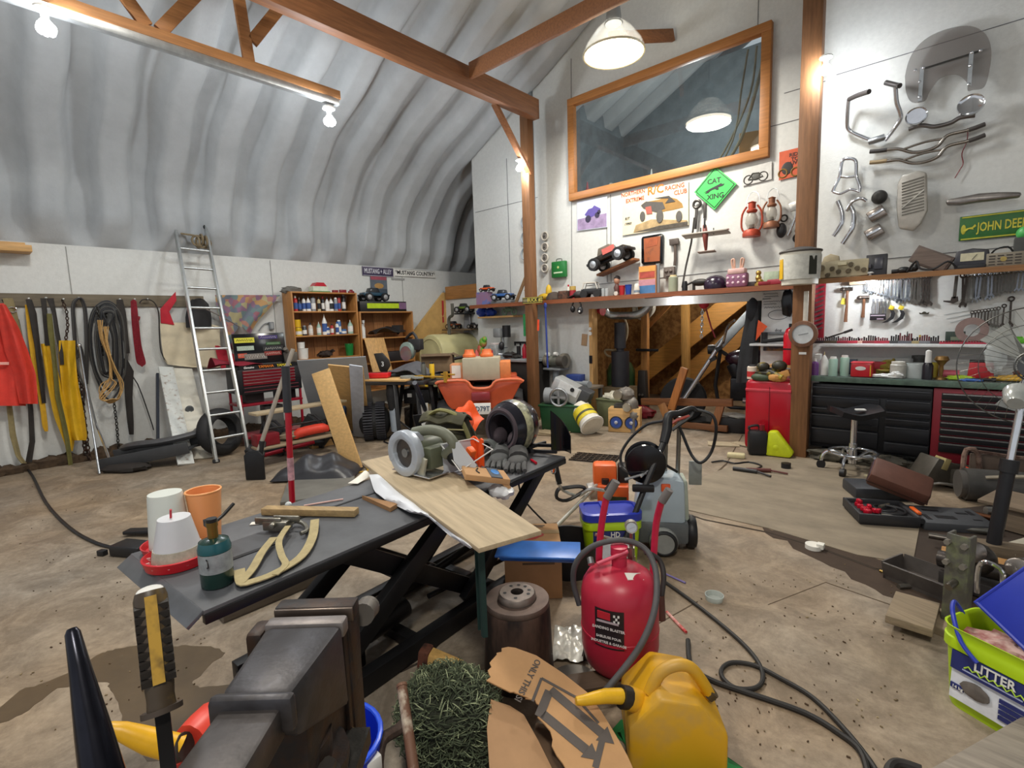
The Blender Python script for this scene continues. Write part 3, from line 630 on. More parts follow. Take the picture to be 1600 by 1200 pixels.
top=[(457,2,'c8b68a','b52c2c'),(464,0,'b52c2c','e8e6e0'),(472,2,'26282c','e8e6e0'),(478,0,'e8e6e0','26282c'),(484,2,'e8e6e0','8a8d90'),(492,1,'8a8d90','26282c'),(500,0,'c8b68a','26282c'),(507,0,'26282c','b52c2c'),(514,2,'e8e6e0','3a5a9a'),(520,2,'e8e6e0','8a8d90'),(526,1,'8a8d90','e8e6e0'),(533,1,'b52c2c','26282c'),(541,1,'26282c','8a8d90')]
for i,(px,k,c,cc) in enumerate(top):
    p=LW(px,484,-7.98); put_bottle(px,(-8.03+random.uniform(-.03,.05),p.y,1.843),k,random.uniform(.2,.285),random.uniform(.03,.04),c,cc,random.choice(['e8e6e0','c8b68a','3a5a9a','26282c']),'%s bottle, %s from the left on the top bookcase shelf'%(CN[c],ORD[i]),'bottles on the top bookcase shelf')
mid=[(468,1,'d9b324','d9b324',.13,.055),(478,1,'26282c','8a8d90',.16,.035),(489,0,'d8c8b8','26282c',.2,.045),(501,2,'9ab8a8','e8e6e0',.22,.035),(509,2,'e8e6e0','e8e6e0',.34,.04),(512,1,'3a5a9a','e8e6e0',.13,.05),(521,0,'b52c2c','26282c',.18,.035),(529,0,'e8e6e0','3a5a9a',.21,.035),(534,1,'3f6ea8','e8e6e0',.24,.035),(541,1,'3f6ea8','26282c',.09,.05),(549,2,'9ab8a8','e8e6e0',.24,.045)]
for i,(px,k,c,cc,h,rr) in enumerate(mid):
    p=LW(px,525,-7.98); put_bottle(px,(-8.03+random.uniform(-.03,.05),p.y,1.453),k,h,rr,c,cc,'e8e6e0' if c!='e8e6e0' else '3a5a9a','%s bottle, %s from the left on the middle bookcase shelf'%(CN[c],ORD[i]),'bottles on the middle bookcase shelf')
p=LW(468,508,-7.98); solo('yellow_tin','round yellow tin stacked on another tin on the middle bookcase shelf','tin',B().lathe([(0,0),(.055,0),(.055,.12),(0,.12)],20),YEL,(-8.03,LW(468,525,-7.98).y,1.59))
def tub(loc,r,h,c,cl,label,name='tub'):
    t=thing(name,label,'tub',loc); obj('body',B().lathe([(0,0),(r*.92,0),(r,h),(r*.96,h),(r*.9,.01),(0,.01)],24),mat(c,.4,0,.05),t); obj('lid',B().lathe([(0,h),(r*1.05,h),(r*1.05,h*1.06),(0,h*1.07)],24),mat(cl,.4,0,.05),t); return t
tub((-8.02,LW(475,553,-7.98).y,1.076),.085,.16,'e8e6e0','e8e6e0','white plastic tub on the bottom bookcase shelf'); tub((-8.02,LW(472,540,-7.98).y,1.25),.06,.1,'e8e6e0','26282c','small white tub stacked on the larger white tub')
t=thing('green_cup','translucent green ribbed cup on the bottom bookcase shelf','cup',(-8.02,LW(548,548,-7.98).y,1.076)); obj('body',B().lathe([(0,0),(.06,0),(.075,.2),(.07,.2),(.055,.01),(0,.01)],20),mat('1f7a3a',.2,0,.1,6),t); obj('rim',B().torus(0,0,.2,.075,.005),mat('1f7a3a',.2,0,.1,6),t)
solo('tool_pile','dark tangle of hand tools on the bottom bookcase shelf','tools',B().ell(0,0,.05,.1,.12,.06,noise=.5).cyl((-.1,0,.05),(.1,.1,.12),.015).cyl((0,-.15,.03),(.05,.15,.1),.012),mat('3a2e28',.6,.3,.3),(-8.02,LW(510,552,-7.98).y,1.076))
# on top of the bookcases
p=LW(500,452,-8.0); t=thing('toy_house','small green and white toy house with a red roof on the bookcase','toy house',(-8.05,p.y,2.15),LR)
obj('walls',B().box(0,0,.05,.26,.15,.1),mat('cfd8c4'),t); obj('roof',B().plate([(-.11,.0),(.11,0),(.06,.06),(-.06,.06)],-.08,.08).at(0,0,0),RED,t,loc=(0,0,.1)); obj('base',B().box(0,0,.01,.32,.18,.02),mat('4a7a3a'),t)
solo('car_row','row of little red and white model trucks on top of the bookcase','model',B().box(0,0,.025,.1,.05,.05).box(.14,0,.03,.12,.05,.06).box(.3,0,.02,.1,.05,.04).box(.3,0,.05,.05,.04,.03),DRED,(-8.05,LW(526,454,-8.).y,2.15),LR,bev=.008)
solo('pine_cone','small grey driftwood lump on the left top corner of the bookcase','driftwood',B().ell(0,0,.03,.16,.06,.05,noise=.6),mat('6a6862',.9),(-8.05,LW(457,452,-8.).y,2.15),LR)
# buggy on green box, second bookcase contents
def toycar(label,loc,rz,L,c,rw,name='toy_truck',group=None,cab=True,rx=0,ry=0,c2='26282c'):
    t=thing(name,label,'toy truck',loc,rz,group,rx,ry); z=rw*1.1
    b=B().box(0,0,z+L*.09,L,L*.36,L*.12,tx=.94); obj('body',b,glossy(c),t,L*.02)
    if cab: obj('cab',B().box(-L*.03,0,z+L*.23,L*.42,L*.32,L*.17,tx=.7,ty=.85),mat(c2,.2,0,.1),t,L*.015)
    obj('bumper',B().box(L*.53,0,z+L*.05,L*.05,L*.4,L*.06).box(-L*.53,0,z+L*.05,L*.05,L*.36,L*.06).box(0,0,z,L*.8,L*.12,L*.06),BLK,t,L*.01)
    for sx in (-1,1):
        for sy in (-1,1):
            w=obj('wheel',B().at(sx*L*.33,sy*L*.22,rw).lathe([(rw*.6,-rw*.4),(rw*.95,-rw*.4),(rw,-rw*.25),(rw,rw*.25),(rw*.95,rw*.4),(rw*.6,rw*.4)],20,ax='y',cap=False).at(),RUB,t); obj('hub',B().at(sx*L*.33,sy*L*.22,rw).lathe([(0,-rw*.42),(rw*.58,-rw*.36),(rw*.58,rw*.36),(0,rw*.42)],14,ax='y'),metal('c9cbcd',.3),w)
    return t
p=LW(592,480,-8.0); t=thing('model_box','black and lime model kit box lying on the lower bookcase','box',(-8.03,5.32,1.83),LR); obj('carton',B().box(0,0,.09,.98,.26,.18),BLK,t,.004); obj('lime_band',B().box(.0,-.132,.1,.7,.004,.09),mat('b6cf1e',.5),t); obj('side_print',B().box(.4,-.133,.1,.16,.004,.12),mat('7a5a7a',.5),t)
t=toycar('blue and black radio controlled buggy on the lime model box',(-8.03,5.2,2.012),LR,.5,'1f4458',.075)
r,f=LLf(568,520,-7.95); t=thing('spray_bottle','white spray bottle on the upper shelf of the lower bookcase','bottle',(-7.99,LW(569,522,-7.95).y,1.363)); a,b_=bottle(2,.3,.045,0,0); obj('body',a,WHT,t); obj('spray_head',B().box(0,0,.29,.1,.04,.05).cyl((.05,0,.28),(.05,0,.22),.008),mat('d8d8d6'),t,.006)
solo('fairing','folded dark plastic fairing parts on the lower bookcase shelf','fairing',B().sheet(lambda u,v:(-.32+.66*u,-.12+.24*v,.06+.09*math.sin(PI*u)+.05*math.sin(7*u+3*v)),16,8,.02).box(.25,0,.14,.16,.16,.14,rz=.5),mat('2e2c2c',.35,0,.4,6),(-8.02,5.42,1.366),LR)
solo('dark_case','dark case on the lower shelf of the lower bookcase','case',B().box(0,0,.09,.5,.22,.18),mat('241f22',.5),(-8.02,5.55,.914),LR,bev=.01)
plank('pale wooden panel leaning at the lower bookcase behind the mitre saw',(-7.6,5.02,.72),(-7.86,5.04,1.36),.40,.02,PINE,'wood_sheet',up=(1,0,.2))
# ---------------------------------------------------------------- far wall: shelves and everything on and under them
SH=wood('7d5233',0,.55)
def pl(b,f,pts,d0,d1): return b.plate([((q:=f(x,y,0)).x,q.z) for x,y in pts],-d1,-d0)
sx0,sx1=FW(733,473,6.12).x,-1.42
t=thing('wall_shelf','long brown shelf across the wall above the back room opening','shelf',((sx0+sx1)/2,6.36,1.875))
obj('board',B().box(0,0,-.012,sx1-sx0,.46,.024),SH,t); obj('front_edge',B().box(0,-.225,-.03,sx1-sx0,.02,.06),wood('8a4f30',0,.5),t)
t=thing('upper_shelf','pine shelf above the wrench wall holding old meters and boxes','shelf',(.95,6.36,1.90)); obj('board',B().box(0,0,-.012,4.3,.46,.024),SH,t); obj('front_edge',B().box(0,-.225,-.025,4.3,.02,.05),wood('8d6238',0,.5),t)
ZS,ZU=1.875,1.90
def on(px,py,z=ZS,Y=6.33):       # point above pixel column px on a shelf at height z
    p=FW(px,py,Y); return (p.x,Y,z)
def sz(px): return px/112.       # pixels to metres along the far wall
solo('steel_pipe','grey steel pipe under the shelf above the opening','pipe',B().cyl((0,0,0),(1.75,0,0),.032),metal('7d8288',.45),tuple(FW(1008,463,6.35)))
t=thing('licence_plate','dark plate with yellow lettering on the left post at shelf height','plate',tuple(FW(832,469,6.0))); obj('plate',B().box(0,0,0,.40,.006,.095),mat('2c2b22',.4),t); obj('border',B().box(0,-.004,.04,.38,.003,.008).box(0,-.004,-.04,.38,.003,.008),mat('c9b95a'),t); text('BUCK #2',.075,mat('d6c65c',.5),t,(.05,-.005,0)); obj('small_plate',B().box(-.14,-.005,0,.09,.003,.045),mat('8a8460'),t)
solo('blue_rod','thin blue tool hanging down the left post','rod',B().cyl((0,0,0),(.02,0,-.95),.014).ell(0,0,.0,.03,.02,.05),mat('2c3f8a'),tuple(FW(852,478,6.12)))
r=FW(901,472,6.15); t=thing('ear_muffs','dark ear muffs hanging under the shelf','ear muffs',r); obj('band',B().tube([(.075*math.cos(a),0,-.06+.075*math.sin(a)*1.1) for a in [k*PI/10-.2 for k in range(12)]],.012,6),BLK,t); obj('cup',B().ell(-.07,0,-.1,.035,.04,.05),BLK,t); obj('cup',B().ell(.06,0,-.12,.04,.045,.055),mat('26262a'),t); obj('badge',B().ell(.07,-.04,-.14,.016,.01,.016),WHT,t)
# -- on the shelf left of the left post
solo('picture_box','blue printed cardboard box at the left end of the long shelf','box',B().box(0,0,.11,.26,.14,.22),mat('3f74b8',.5,0,.6,9,0,h2='8a6a88',f=.5),on(757,468),.1)
toycar('orange toy truck on top of the blue printed box',(on(757,445)[0]+.06,6.33,ZS+.222),.1,.27,'d85a26',.03)
toycar('blue radio controlled car on the long shelf beside the blue box',(on(788,464)[0],6.3,ZS+.05),.3,.38,'2f5c9c',.055)
solo('grey_boxes','low grey electronics case under the blue car','box',B().box(0,0,.03,.42,.2,.05).box(.08,-.1,.04,.08,.02,.05),mat('77797a',.5),on(788,466),.1,bev=.004)
put_bottle(0,on(823,468),1,.2,.06,'e8e6e0','c8b68a',None,'white plastic jug on the shelf just left of the post')
solo('wooden_stick','flat wooden stick leaning from the shelf up to the left post','stick',B().beam((0,0,0),(.28,.05,.56),.055,.02,(0,1,0)),wood('8f6d48',0),on(806,467,ZS,6.25))
for i,y in enumerate((347,372,397)): solo('steel_ring','grey horseshoe ring on the wall left of the post, %s from the top'%ORD[i],'ring',B().torus(0,0,0,.095,.012,'y',fx=.8),mat('9aa3aa',.4,.3),tuple(FW(820,y,6.57)),0,'rings left of the post')
CRM=mat('cfcac0',.45)
for i,y in enumerate((369,386,403,419)):
    t=thing('speaker_ring','round white rimmed speaker on the wall right of the post, %s from the top'%ORD[i],'speaker',tuple(FW(851,y,6.56)),0,'speakers right of the left post'); obj('rim',B().torus(0,0,0,.062,.014,'y'),CRM,t); obj('cone',B().lathe([(0,-.0),(.03,-.01),(.06,.015),(0,.02)],20,ax='y'),mat('8b8680',.6),t); obj('cap',B().ell(0,-.012,0,.022,.01,.022),mat('55504c'),t)
r=FW(874,421,6.54); t=thing('green_case','green lunch box with a handle hung above the shelf','case',r); obj('body',B().box(0,0,0,.27,.07,.25),glossy('1f7434',.4),t,.015); obj('handle',B().tube([(-.05,0,.125),(-.045,0,.16),(.045,0,.16),(.05,0,.125)],.008,6,sm=3),mat('6a6a66'),t); obj('emblem',B().ell(0,-.036,.03,.02,.003,.02),mat('b8c47a'),t); obj('pale_line',B().box(0,-.036,-.05,.17,.003,.022),mat('cfe0c0',.5),t)
# -- on the shelf right of the left post
solo('helmet_shoe','black and yellow boot lying on the shelf right of the post','boot',B().ell(0,0,.06,.14,.08,.06).ell(.07,0,.13,.05,.05,.12),mat('2a2526',.5,0,.8,7,0,h2='c9a524',f=.56),on(852,458),0)
solo('cap','dark brown cap on the shelf beside the boot','cap',B().lathe([(.13,0),(.125,.05),(.09,.11),(.03,.13),(0,.13)],20).box(.13,-.05,.012,.14,.16,.012),mat('43372f',.8),on(866,462))
solo('tin_box','small rusty tin box on the shelf under the green lunch box','box',B().box(0,0,.065,.15,.13,.13),rust('6a4a3c','3a2e2a'),on(882,461),.1,bev=.004)
t=thing('sauce_bottle','small white necked bottle standing behind the rusty tin box','bottle',on(888,445,ZS,6.45)); obj('body',B().lathe([(0,0),(.03,0),(.03,.14),(.01,.2),(0,.2)],14),CRM,t); obj('cap',B().cyl((0,0,.2),(0,0,.23),.012),RED,t)
t=thing('brush_can','red can with a gold top on the shelf','can',on(895,457)); obj('body',B().cyl((0,0,0),(0,0,.13),.05),mat('9c2430',.5),t); obj('top',B().cyl((0,0,.13),(0,0,.19),.048),mat('b89a50',.5),t)
solo('sun_visor','black sun visor cap lying in front of the gold topped can','cap',B().ell(0,0,.05,.1,.08,.06).box(-.09,-.05,.03,.12,.12,.012,ry=-.3),mat('2b2726'),on(905,460,ZS,6.25))
t=thing('toy_off_roader','black toy off-roader with a white roll cage on the shelf','toy truck',on(925,458,ZS,6.3),.25)
obj('body',B().box(0,0,.09,.3,.13,.08),BLK,t,.015); obj('roll_cage',B().tube([(-.13,-.06,.12),(-.1,-.06,.21),(.07,-.06,.21),(.1,-.06,.12)],.008,6).tube([(-.13,.06,.12),(-.1,.06,.21),(.07,.06,.21),(.1,.06,.12)],.008,6).box(-.02,0,.215,.2,.13,.01),CRM,t)
for sx in (-1,1):
    for sy in (-1,1): obj('wheel',B().cyl((sx*.1,sy*.07-.025,.05),(sx*.1,sy*.07+.025,.05),.055),RUB,t)
for i,px in enumerate((942,948)): solo('glass_tumbler','clear ribbed glass on the shelf beside the toy off-roader, %s of the two'%['left','right'][i],'glass',B().lathe([(0,0),(.026,0),(.03,.12),(.026,.12),(.022,.01),(0,.01)],16),mat('bcc2c4',.15,0,.05,8,alpha=.7),on(px,456),0,'glasses beside the toy off-roader')
t=thing('bobble_head','bobble head figure with dark hair beside the red cup','figurine',on(964,458)); obj('torso',B().lathe([(0,0),(.05,0),(.05,.03),(.03,.04),(.045,.12),(.02,.17),(0,.17)],14),mat('5a3a34'),t); obj('head',B().ell(0,0,.215,.042,.042,.055),mat('b98a70'),t); obj('hair',B().ell(0,.008,.245,.046,.045,.04),mat('2c211e'),t)
solo('round_badge','small round pale button standing at the bobble head base','badge',B().cyl((0,0,.03),(0,.01,.03),.03),CRM,on(962,458,ZS,6.2))
def cup(label,loc,c,r=.042,h=.12,rim=None):
    t=thing('drinking_cup',label,'cup',loc); obj('body',B().lathe([(0,0),(r*.75,0),(r,h),(r*.93,h),(r*.7,.01),(0,.01)],20),glossy(c),t); obj('rim',B().torus(0,0,h,r*.97,.005),glossy(rim or c),t)
cup('red plastic cup on the shelf left of the blue cup',on(972,457),'b0282e',.045,.135); cup('blue plastic cup on the shelf right of the red cup',on(982,456),'23449c',.047,.14)
t=thing('small_can','small white can on the shelf right of the blue cup','can',on(995,455)); obj('body',B().lathe([(0,0),(.04,0),(.04,.07),(.03,.14),(.02,.15),(0,.15)],18),CRM,t); obj('band',B().lathe([(.0415,.03),(.0415,.06)],18,cap=False),mat('7a8a9a'),t)
t=thing('canvas_picture','upright canvas of a red car over water on the shelf','picture',on(1012,455,ZS,6.42)); obj('canvas',B().box(0,0,.19,.25,.03,.38),mat('c98a5a',.6,0,.2,6),t); obj('sky',B().box(0,-.017,.34,.24,.003,.07),mat('d89a50'),t); obj('red_car',B().box(0,-.018,.26,.22,.003,.08),mat('a8483c',.5,0,.4,9),t); obj('water',B().box(0,-.018,.06,.24,.003,.12),mat('4a78a8'),t); obj('pink_band',B().box(0,-.018,.16,.24,.003,.08),mat('c08a94'),t)
solo('grey_board','narrow grey board standing right of the canvas','board',B().box(0,0,.2,.05,.02,.4),GREY,on(1028,453,ZS,6.45))
r=FW(1046,426,6.55); solo('clay_mask','dark square clay mask on the wall beside the bottle','mask',B().box(0,0,0,.15,.05,.15).ell(-.03,-.03,.02,.025,.015,.02).ell(.03,-.03,.02,.025,.015,.02).box(0,-.03,-.04,.06,.02,.02),mat('6b615b',.8,0,.2,12,.3),r,0,bev=.02)
put_bottle(0,on(1052,450),1,.22,.06,'9aa08a','c8b68a',None,'pale green square bottle on the shelf under the axe')
solo('black_flask','short black flask on the shelf at the foot of the long bar','flask',B().lathe([(0,0),(.035,0),(.035,.1),(.025,.13),(0,.13)],16),BLK,on(1070,449))
solo('iron_dog','black iron animal figure on the shelf','figurine',B().ell(0,0,.1,.11,.04,.045).ell(.12,0,.12,.05,.03,.035).box(-.08,0,.04,.02,.05,.08).box(.07,0,.04,.02,.05,.08).cyl((-.1,0,.11),(-.17,0,.08),.012),IRON,on(1094,449))
t=thing('bike_helmet','small dark purple helmet on the shelf under the model plane','helmet',on(1118,446,ZS,6.35),.5); obj('shell',B().lathe([(.13,0),(.14,.05),(.12,.12),(.07,.16),(0,.175)],24),mat('2a1c30',.25,0,.4,7),t); obj('liner',B().lathe([(.05,.0),(.1,.01),(.128,.0)],24,cap=False),mat('8a8f92'),t); obj('visor',B().box(.13,-.02,.04,.1,.18,.015,ry=.3),BLK,t,.005)
t=thing('toy_backpack','mauve polka dot mini backpack with pink ears on the shelf','bag',on(1152,444,ZS,6.3)); obj('bag',B().box(0,0,.09,.24,.12,.17),mat('8d5a78',.6),t,.03); obj('flap',B().box(0,-.01,.19,.2,.11,.07),mat('cfa9a4',.6),t,.02)
for s in (-1,1): obj('ear',B().tube([(s*.05,0,.22),(s*.07,0,.32),(s*.04,0,.33),(s*.035,0,.22)],.012,6,sm=3),mat('c9a08c'),t)
b=B()
for i in range(4):
    for j in range(2): b.ell(-.09+.06*i,-.062,.06+.06*j,.015,.004,.015,8,6)
obj('dots',b,mat('e3c8d2'),t)
solo('wallet','small dark leather case between the backpack and the gold figure','case',B().box(0,0,.03,.14,.08,.06),mat('3a3030',.6),on(1172,443),0,bev=.01)
solo('gold_trophy','small gold seated figure at the right end of the long shelf','figurine',B().lathe([(0,0),(.05,0),(.05,.03),(.02,.05),(.035,.1),(.02,.13),(0,.13)],14).ell(0,0,.155,.03,.03,.03).ell(.03,-.03,.06,.03,.04,.025),mat('b0904a',.35,.6),on(1185,441))
solo('framed_card','small framed green card on the shelf near the white bucket','picture',B().box(0,0,.08,.16,.02,.16,rx=-.15),mat('9aa890',.5,0,.4,8),on(1205,438),0,bev=.003)
solo('red_clamps','pile of red and black clamps beside the white bucket','clamps',B().box(-.1,0,.025,.16,.05,.04,rz=.3).box(.05,-.02,.03,.2,.04,.05,rz=-.2).cyl((-.1,.05,.05),(.12,0,.05),.015),mat('8e2030',.5),on(1212,441,ZS,6.22),0,bev=.008)
r=FW(1250,420,5.9); t=thing('hanging_bucket','white bucket hung in front of the thick post at shelf height','bucket',tuple(r-Vector((0,0,.16)))); obj('body',B().lathe([(0,0),(.165,0),(.185,.33),(.175,.33),(.155,.02),(0,.02)],28),OFFW,t); obj('rim',B().torus(0,0,.33,.185,.012),mat('4a4642'),t); obj('label_panel',B().lathe([(.18,.05),(.19,.29)],28,cap=False),mat('cfcfc6',.6,0,.15,20),t); obj('lid_cloth',B().ell(0,0,.33,.16,.16,.05),mat('3e3a38'),t)
obj('yellow_panel',B().box(-.145,-.115,.16,.07,.006,.2,rz=-.9),YEL,t); obj('black_panel',B().box(.14,-.12,.18,.08,.006,.18,rz=.87),mat('2c2c20'),t)
# -- wall art and wall tools between the posts
r,f=FLf(925,334,6.585); t=thing('poster','purple monster truck poster under the window corner','poster',r)
obj('sheet',pl(B(),f,[(902,316),(949,307),(949,355),(902,361)],0,.006),mat('cfd4e4',.6),t); obj('ground',pl(B(),f,[(903,343),(948,333),(948,354),(903,360)],.006,.008),mat('9a86a8',.6,0,.3,8),t)
obj('truck',pl(B(),f,[(914,336),(920,327),(926,325),(929,321),(935,324),(939,326),(938,332),(922,341)],.008,.011),mat('5a4a98',.5),t)
for x,y,q in ((919,342,.05),(933,336,.04),(936,331,.03)): p=f(x,y,.011); obj('truck_tyre',B().cyl(p,p-Vector((0,.003,0)),q),mat('2e2640'),t)
r,f=FLf(1024,327,6.585); t=thing('poster','large cream racing club poster with a jumping buggy below the window','poster',r)
obj('sheet',pl(B(),f,[(972,302),(1076,283),(1076,352),(973,368)],0,.006),mat('e2d6b8',.7,0,.05),t)
obj('sand',pl(B(),f,[(994,352),(1018,343),(1074,344),(1074,351),(990,364)],.006,.009),mat('a89068',.7,0,.3,9),t); obj('ink_ground',pl(B(),f,[(992,363),(1030,353),(1075,346),(1075,352),(1030,359)],.009,.011),mat('4a443c',.7,0,.4,20),t)
obj('buggy_body',pl(B(),f,[(1002,321),(1008,316),(1030,312),(1043,307),(1058,311),(1066,318),(1068,324),(1052,328),(1030,332),(1010,326)],.006,.010),mat('9a7438',.5),t)
obj('buggy_nose',pl(B(),f,[(1002,321),(1010,315),(1036,316),(1040,326),(1026,332),(1006,326)],.010,.013),mat('4e4a46'),t); obj('buggy_grille',pl(B(),f,[(1009,324),(1018,322),(1020,334),(1011,335)],.013,.015),mat('a8584a'),t); obj('buggy_roof',pl(B(),f,[(1022,310),(1046,306),(1056,315),(1040,318),(1046,310)],.013,.015),mat('3e3c3a'),t)
for x,y,q in ((1004,338,.065),(1031,338,.085),(1061,338,.07)): p=f(x,y,.012); obj('buggy_tyre',B().lathe([(q,0),(q,-.006),(0,-.007)],20,x=p.x,y=p.y,z=p.z,ax='y',fx=.6),mat('55524e'),t)
RI=mat('c4502e',.6)
for s,x,y,h in (('NORTHERN',989,302,.075),('EXTREME',992,312,.075),('RACING',1054,292,.08),('CLUB',1063,300,.08)): text(s,h,RI,t,f(x,y,.009),(PI/2,-.0,0),sx=.9)
text('R/C',.15,mat('e0701e',.5),t,f(1024,297,.01)); text('RIT',.05,BLK,t,f(980,342,.009),shear=.2); text('1990!',.05,BLK,t,f(981,350,.009),shear=.2)
r=FW(1117,294,6.57); t=thing('road_sign','bright green diamond cat crossing sign on the wall','sign',r); d=.26
obj('plate',B().plate([(0,-d),(d,0),(0,d),(-d,0)],-.006,.006),mat('3fd05a',.4,0,.03),t); b=B()
for a,c in (((0,-1),(1,0)),((1,0),(0,1)),((0,1),(-1,0)),((-1,0),(0,-1))): k=d-.025; b.beam((a[0]*k,-.008,a[1]*k),(c[0]*k,-.008,c[1]*k),.008,.003,(0,1,0))
obj('border',b,BLK,t); text('CAT',.085,BLK,t,(-.01,-.008,.085)); text('XING',.085,BLK,t,(.01,-.008,-.1))
obj('cat_figure',B().plate([(-.13,-.03),(-.06,0),(.04,.03),(.08,.045),(.09,.03),(.12,.03),(.1,.01),(.04,0),(.05,-.02),(.03,-.03),(.0,-.01),(-.05,-.02),(-.08,-.045),(-.12,-.045),(-.09,-.025)],-.010,-.006),BLK,t)
r,f=FLf(1182,273,6.585); t=thing('motorcycle_print','pale print of an old motorcycle beside the orange poster','poster',r); obj('sheet',pl(B(),f,[(1161,264),(1206,252),(1206,280),(1160,291)],0,.005),mat('c9c8c4',.7),t)
for x,y in ((1169,281),(1192,275)): p=f(x,y,.007); obj('drawn_wheel',B().torus(p.x,p.y,p.z,.05,.006,'y',20,6),mat('4a4844'),t)
obj('drawn_frame',B().tube([f(1169,281,.008),f(1176,271,.008),f(1186,270,.008),f(1192,275,.008),f(1180,280,.008),f(1169,281,.008)],.008,6).ell(*f(1181,276,.008),.05,.004,.04),mat('4a4844'),t)
r,f=FLf(1234,257,6.585); t=thing('orange_poster','orange ride to live poster beside the thick post','poster',r); obj('sheet',pl(B(),f,[(1218,238),(1251,230),(1250,274),(1217,282)],0,.005),mat('cc5a34',.6),t)
for s,x,y in (('RIDE',1242,241),('TO',1242,248),('LIVE',1242,254)): text(s,.055,mat('2a1c18'),t,f(x,y,.007))
obj('drawn_engine',B().ell(*f(1230,263,.006),.06,.003,.07),mat('2a201e'),t)
for x,y in ((1223,271),(1243,268)): p=f(x,y,.007); obj('drawn_wheel',B().torus(p.x,p.y,p.z,.045,.008,'y',18,6),mat('8a6a30'),t)
# black toy truck on a bracket
p=FW(957,402,6.36); toycar('large black and red toy pickup tilted on a wall bracket',tuple(p-Vector((0,0,.12))),0,.62,'2b2622',.09,ry=-.28,c2='6a6258')
solo('bracket','wooden bracket board under the black toy pickup','bracket',B().box(0,0,0,.62,.18,.03,ry=-.28),wood('8e5c38',0),tuple(FW(965,418,6.48)))
solo('side_sign','pink door panel on the black toy pickup','panel',B().box(0,0,0,.2,.006,.08,ry=-.28),mat('c9655c'),tuple(FW(950,390,6.235)))
r,f=FLf(1020,389,6.57); t=thing('framed_picture','black rounded frame with a dark orange motorcycle scene','picture',r); obj('frame',pl(B(),f,[(1005,370),(1034,365),(1037,368),(1036,410),(1034,412),(1006,414),(1003,411),(1003,373)],-.02,.02),BLKG,t,.006); obj('scene',pl(B(),f,[(1007,373),(1033,369),(1032,408),(1008,410)],.02,.023),mat('3a342e',.5,0,.5,6,0,h2='9a5530',f=.55),t)
obj('red_sky',pl(B(),f,[(1009,375),(1030,371),(1028,383),(1010,388)],.023,.026),mat('a0522e',.5,0,.4,6),t)
AX=mat('5c534e',.6,.3,.2,10)
r,f=FLf(1053,392,6.56); t=thing('axe','old grey axe hanging on the wall','axe',r); obj('head',pl(B(),f,[(1046,374),(1060,372),(1061,381),(1055,382),(1047,384)],-.02,.02),AX,t,.004); obj('handle',B().tube([f(1054,376),f(1055,390),f(1055,405),f(1054,415)],.02,8,flat=.6),wood('4f433b',2),t)
r,f=FLf(1088,335,6.55); t=thing('big_wrench','large dark spanner hanging left of the green sign','wrench',r); p=f(1089,319); obj('ring',B().torus(p.x,p.y,p.z,.045,.018,'y',20,8),mat('4b4744',.4,.6),t); obj('shank',B().beam(f(1089,325),f(1086,358),.035,.015,(0,1,0)),mat('4b4744',.4,.6),t)
r,f=FLf(1076,400,6.5); solo('pry_bar','long thin dark bar leaning from the shelf up behind the model plane','bar',B().tube([f(1066,449,.1),f(1072,415),f(1080,380),f(1085,340)],.012,6,sm=2),mat('4a4643',.5,.5),r)
solo('small_file','short dark file hanging right of the large spanner','file',B().box(0,0,0,.03,.012,.2),mat('4b4744',.5,.5),tuple(FW(1101,328,6.58)),0,bev=.003)
r,f=FLf(1104,370,6.4); t=thing('model_plane','small grey and red model aeroplane fixed to the wall','model plane',r)
obj('wing',B().beam(f(1068,370),f(1139,361),.14,.018,(0,.25,1)),mat('9a948a',.5),t,.004); obj('fuselage',B().tube([f(1101,352),f(1102,368,.03),f(1103,392)],[.02,.035,.014],10,sm=3),mat('7a3a30',.5),t); obj('tailplane',B().beam(f(1091,395),f(1118,392),.07,.012,(0,.25,1)),mat('8a7a70'),t,.003); obj('propeller',B().box(*f(1101,350,.03),.02,.02,.14),BLK,t,.004)
obj('wing_edge',B().beam(f(1068,367,.02),f(1139,358,.02),.012,.02,(0,1,0)),mat('7a2e26'),t)
for x in (1095,1115): obj('strut',B().cyl(f(x,356,.02),f(x,366),.006),BLK,t)
def lantern(px,py0,py1,c,label):
    h=(FW(px,py0,6.48)-FW(px,py1,6.48)).z; p=FW(px,py1,6.48); t=thing('oil_lantern',label,'lantern',p); m=mat(c,.5,.3,.3,14); R=h*.24
    obj('tank',B().lathe([(0,0),(R,0),(R*1.02,h*.1),(R*.85,h*.18),(R*.4,h*.22),(0,h*.22)],20),m,t); obj('globe',B().lathe([(R*.45,h*.24),(R*.72,h*.4),(R*.65,h*.55),(R*.42,h*.66)],20,cap=False),mat('b8b4a8',.12,0,.05,8,alpha=.55),t)
    obj('chimney',B().lathe([(R*.45,h*.66),(R*.6,h*.7),(R*.6,h*.74),(R*.4,h*.78),(R*.42,h*.93),(R*.5,h*.95),(0,h)],20),m,t); obj('side_tube',B().tube([(-R*.8,0,h*.14),(-R*1.15,0,h*.3),(-R*1.1,0,h*.65),(-R*.6,0,h*.86)],R*.12,6,sm=3),m,t); obj('side_tube',B().tube([(R*.8,0,h*.14),(R*1.15,0,h*.3),(R*1.1,0,h*.65),(R*.6,0,h*.86)],R*.12,6,sm=3),m,t)
    obj('bail',B().tube([(-R*.8,.02,h*.85),(-R*.6,.04,h*1.15),(0,.06,h*1.28),(R*.6,.04,h*1.15),(R*.8,.02,h*.85)],.004,5,sm=4),STEEL,t); obj('burner',B().cyl((0,0,h*.22),(0,0,h*.34),R*.3),IRON,t)
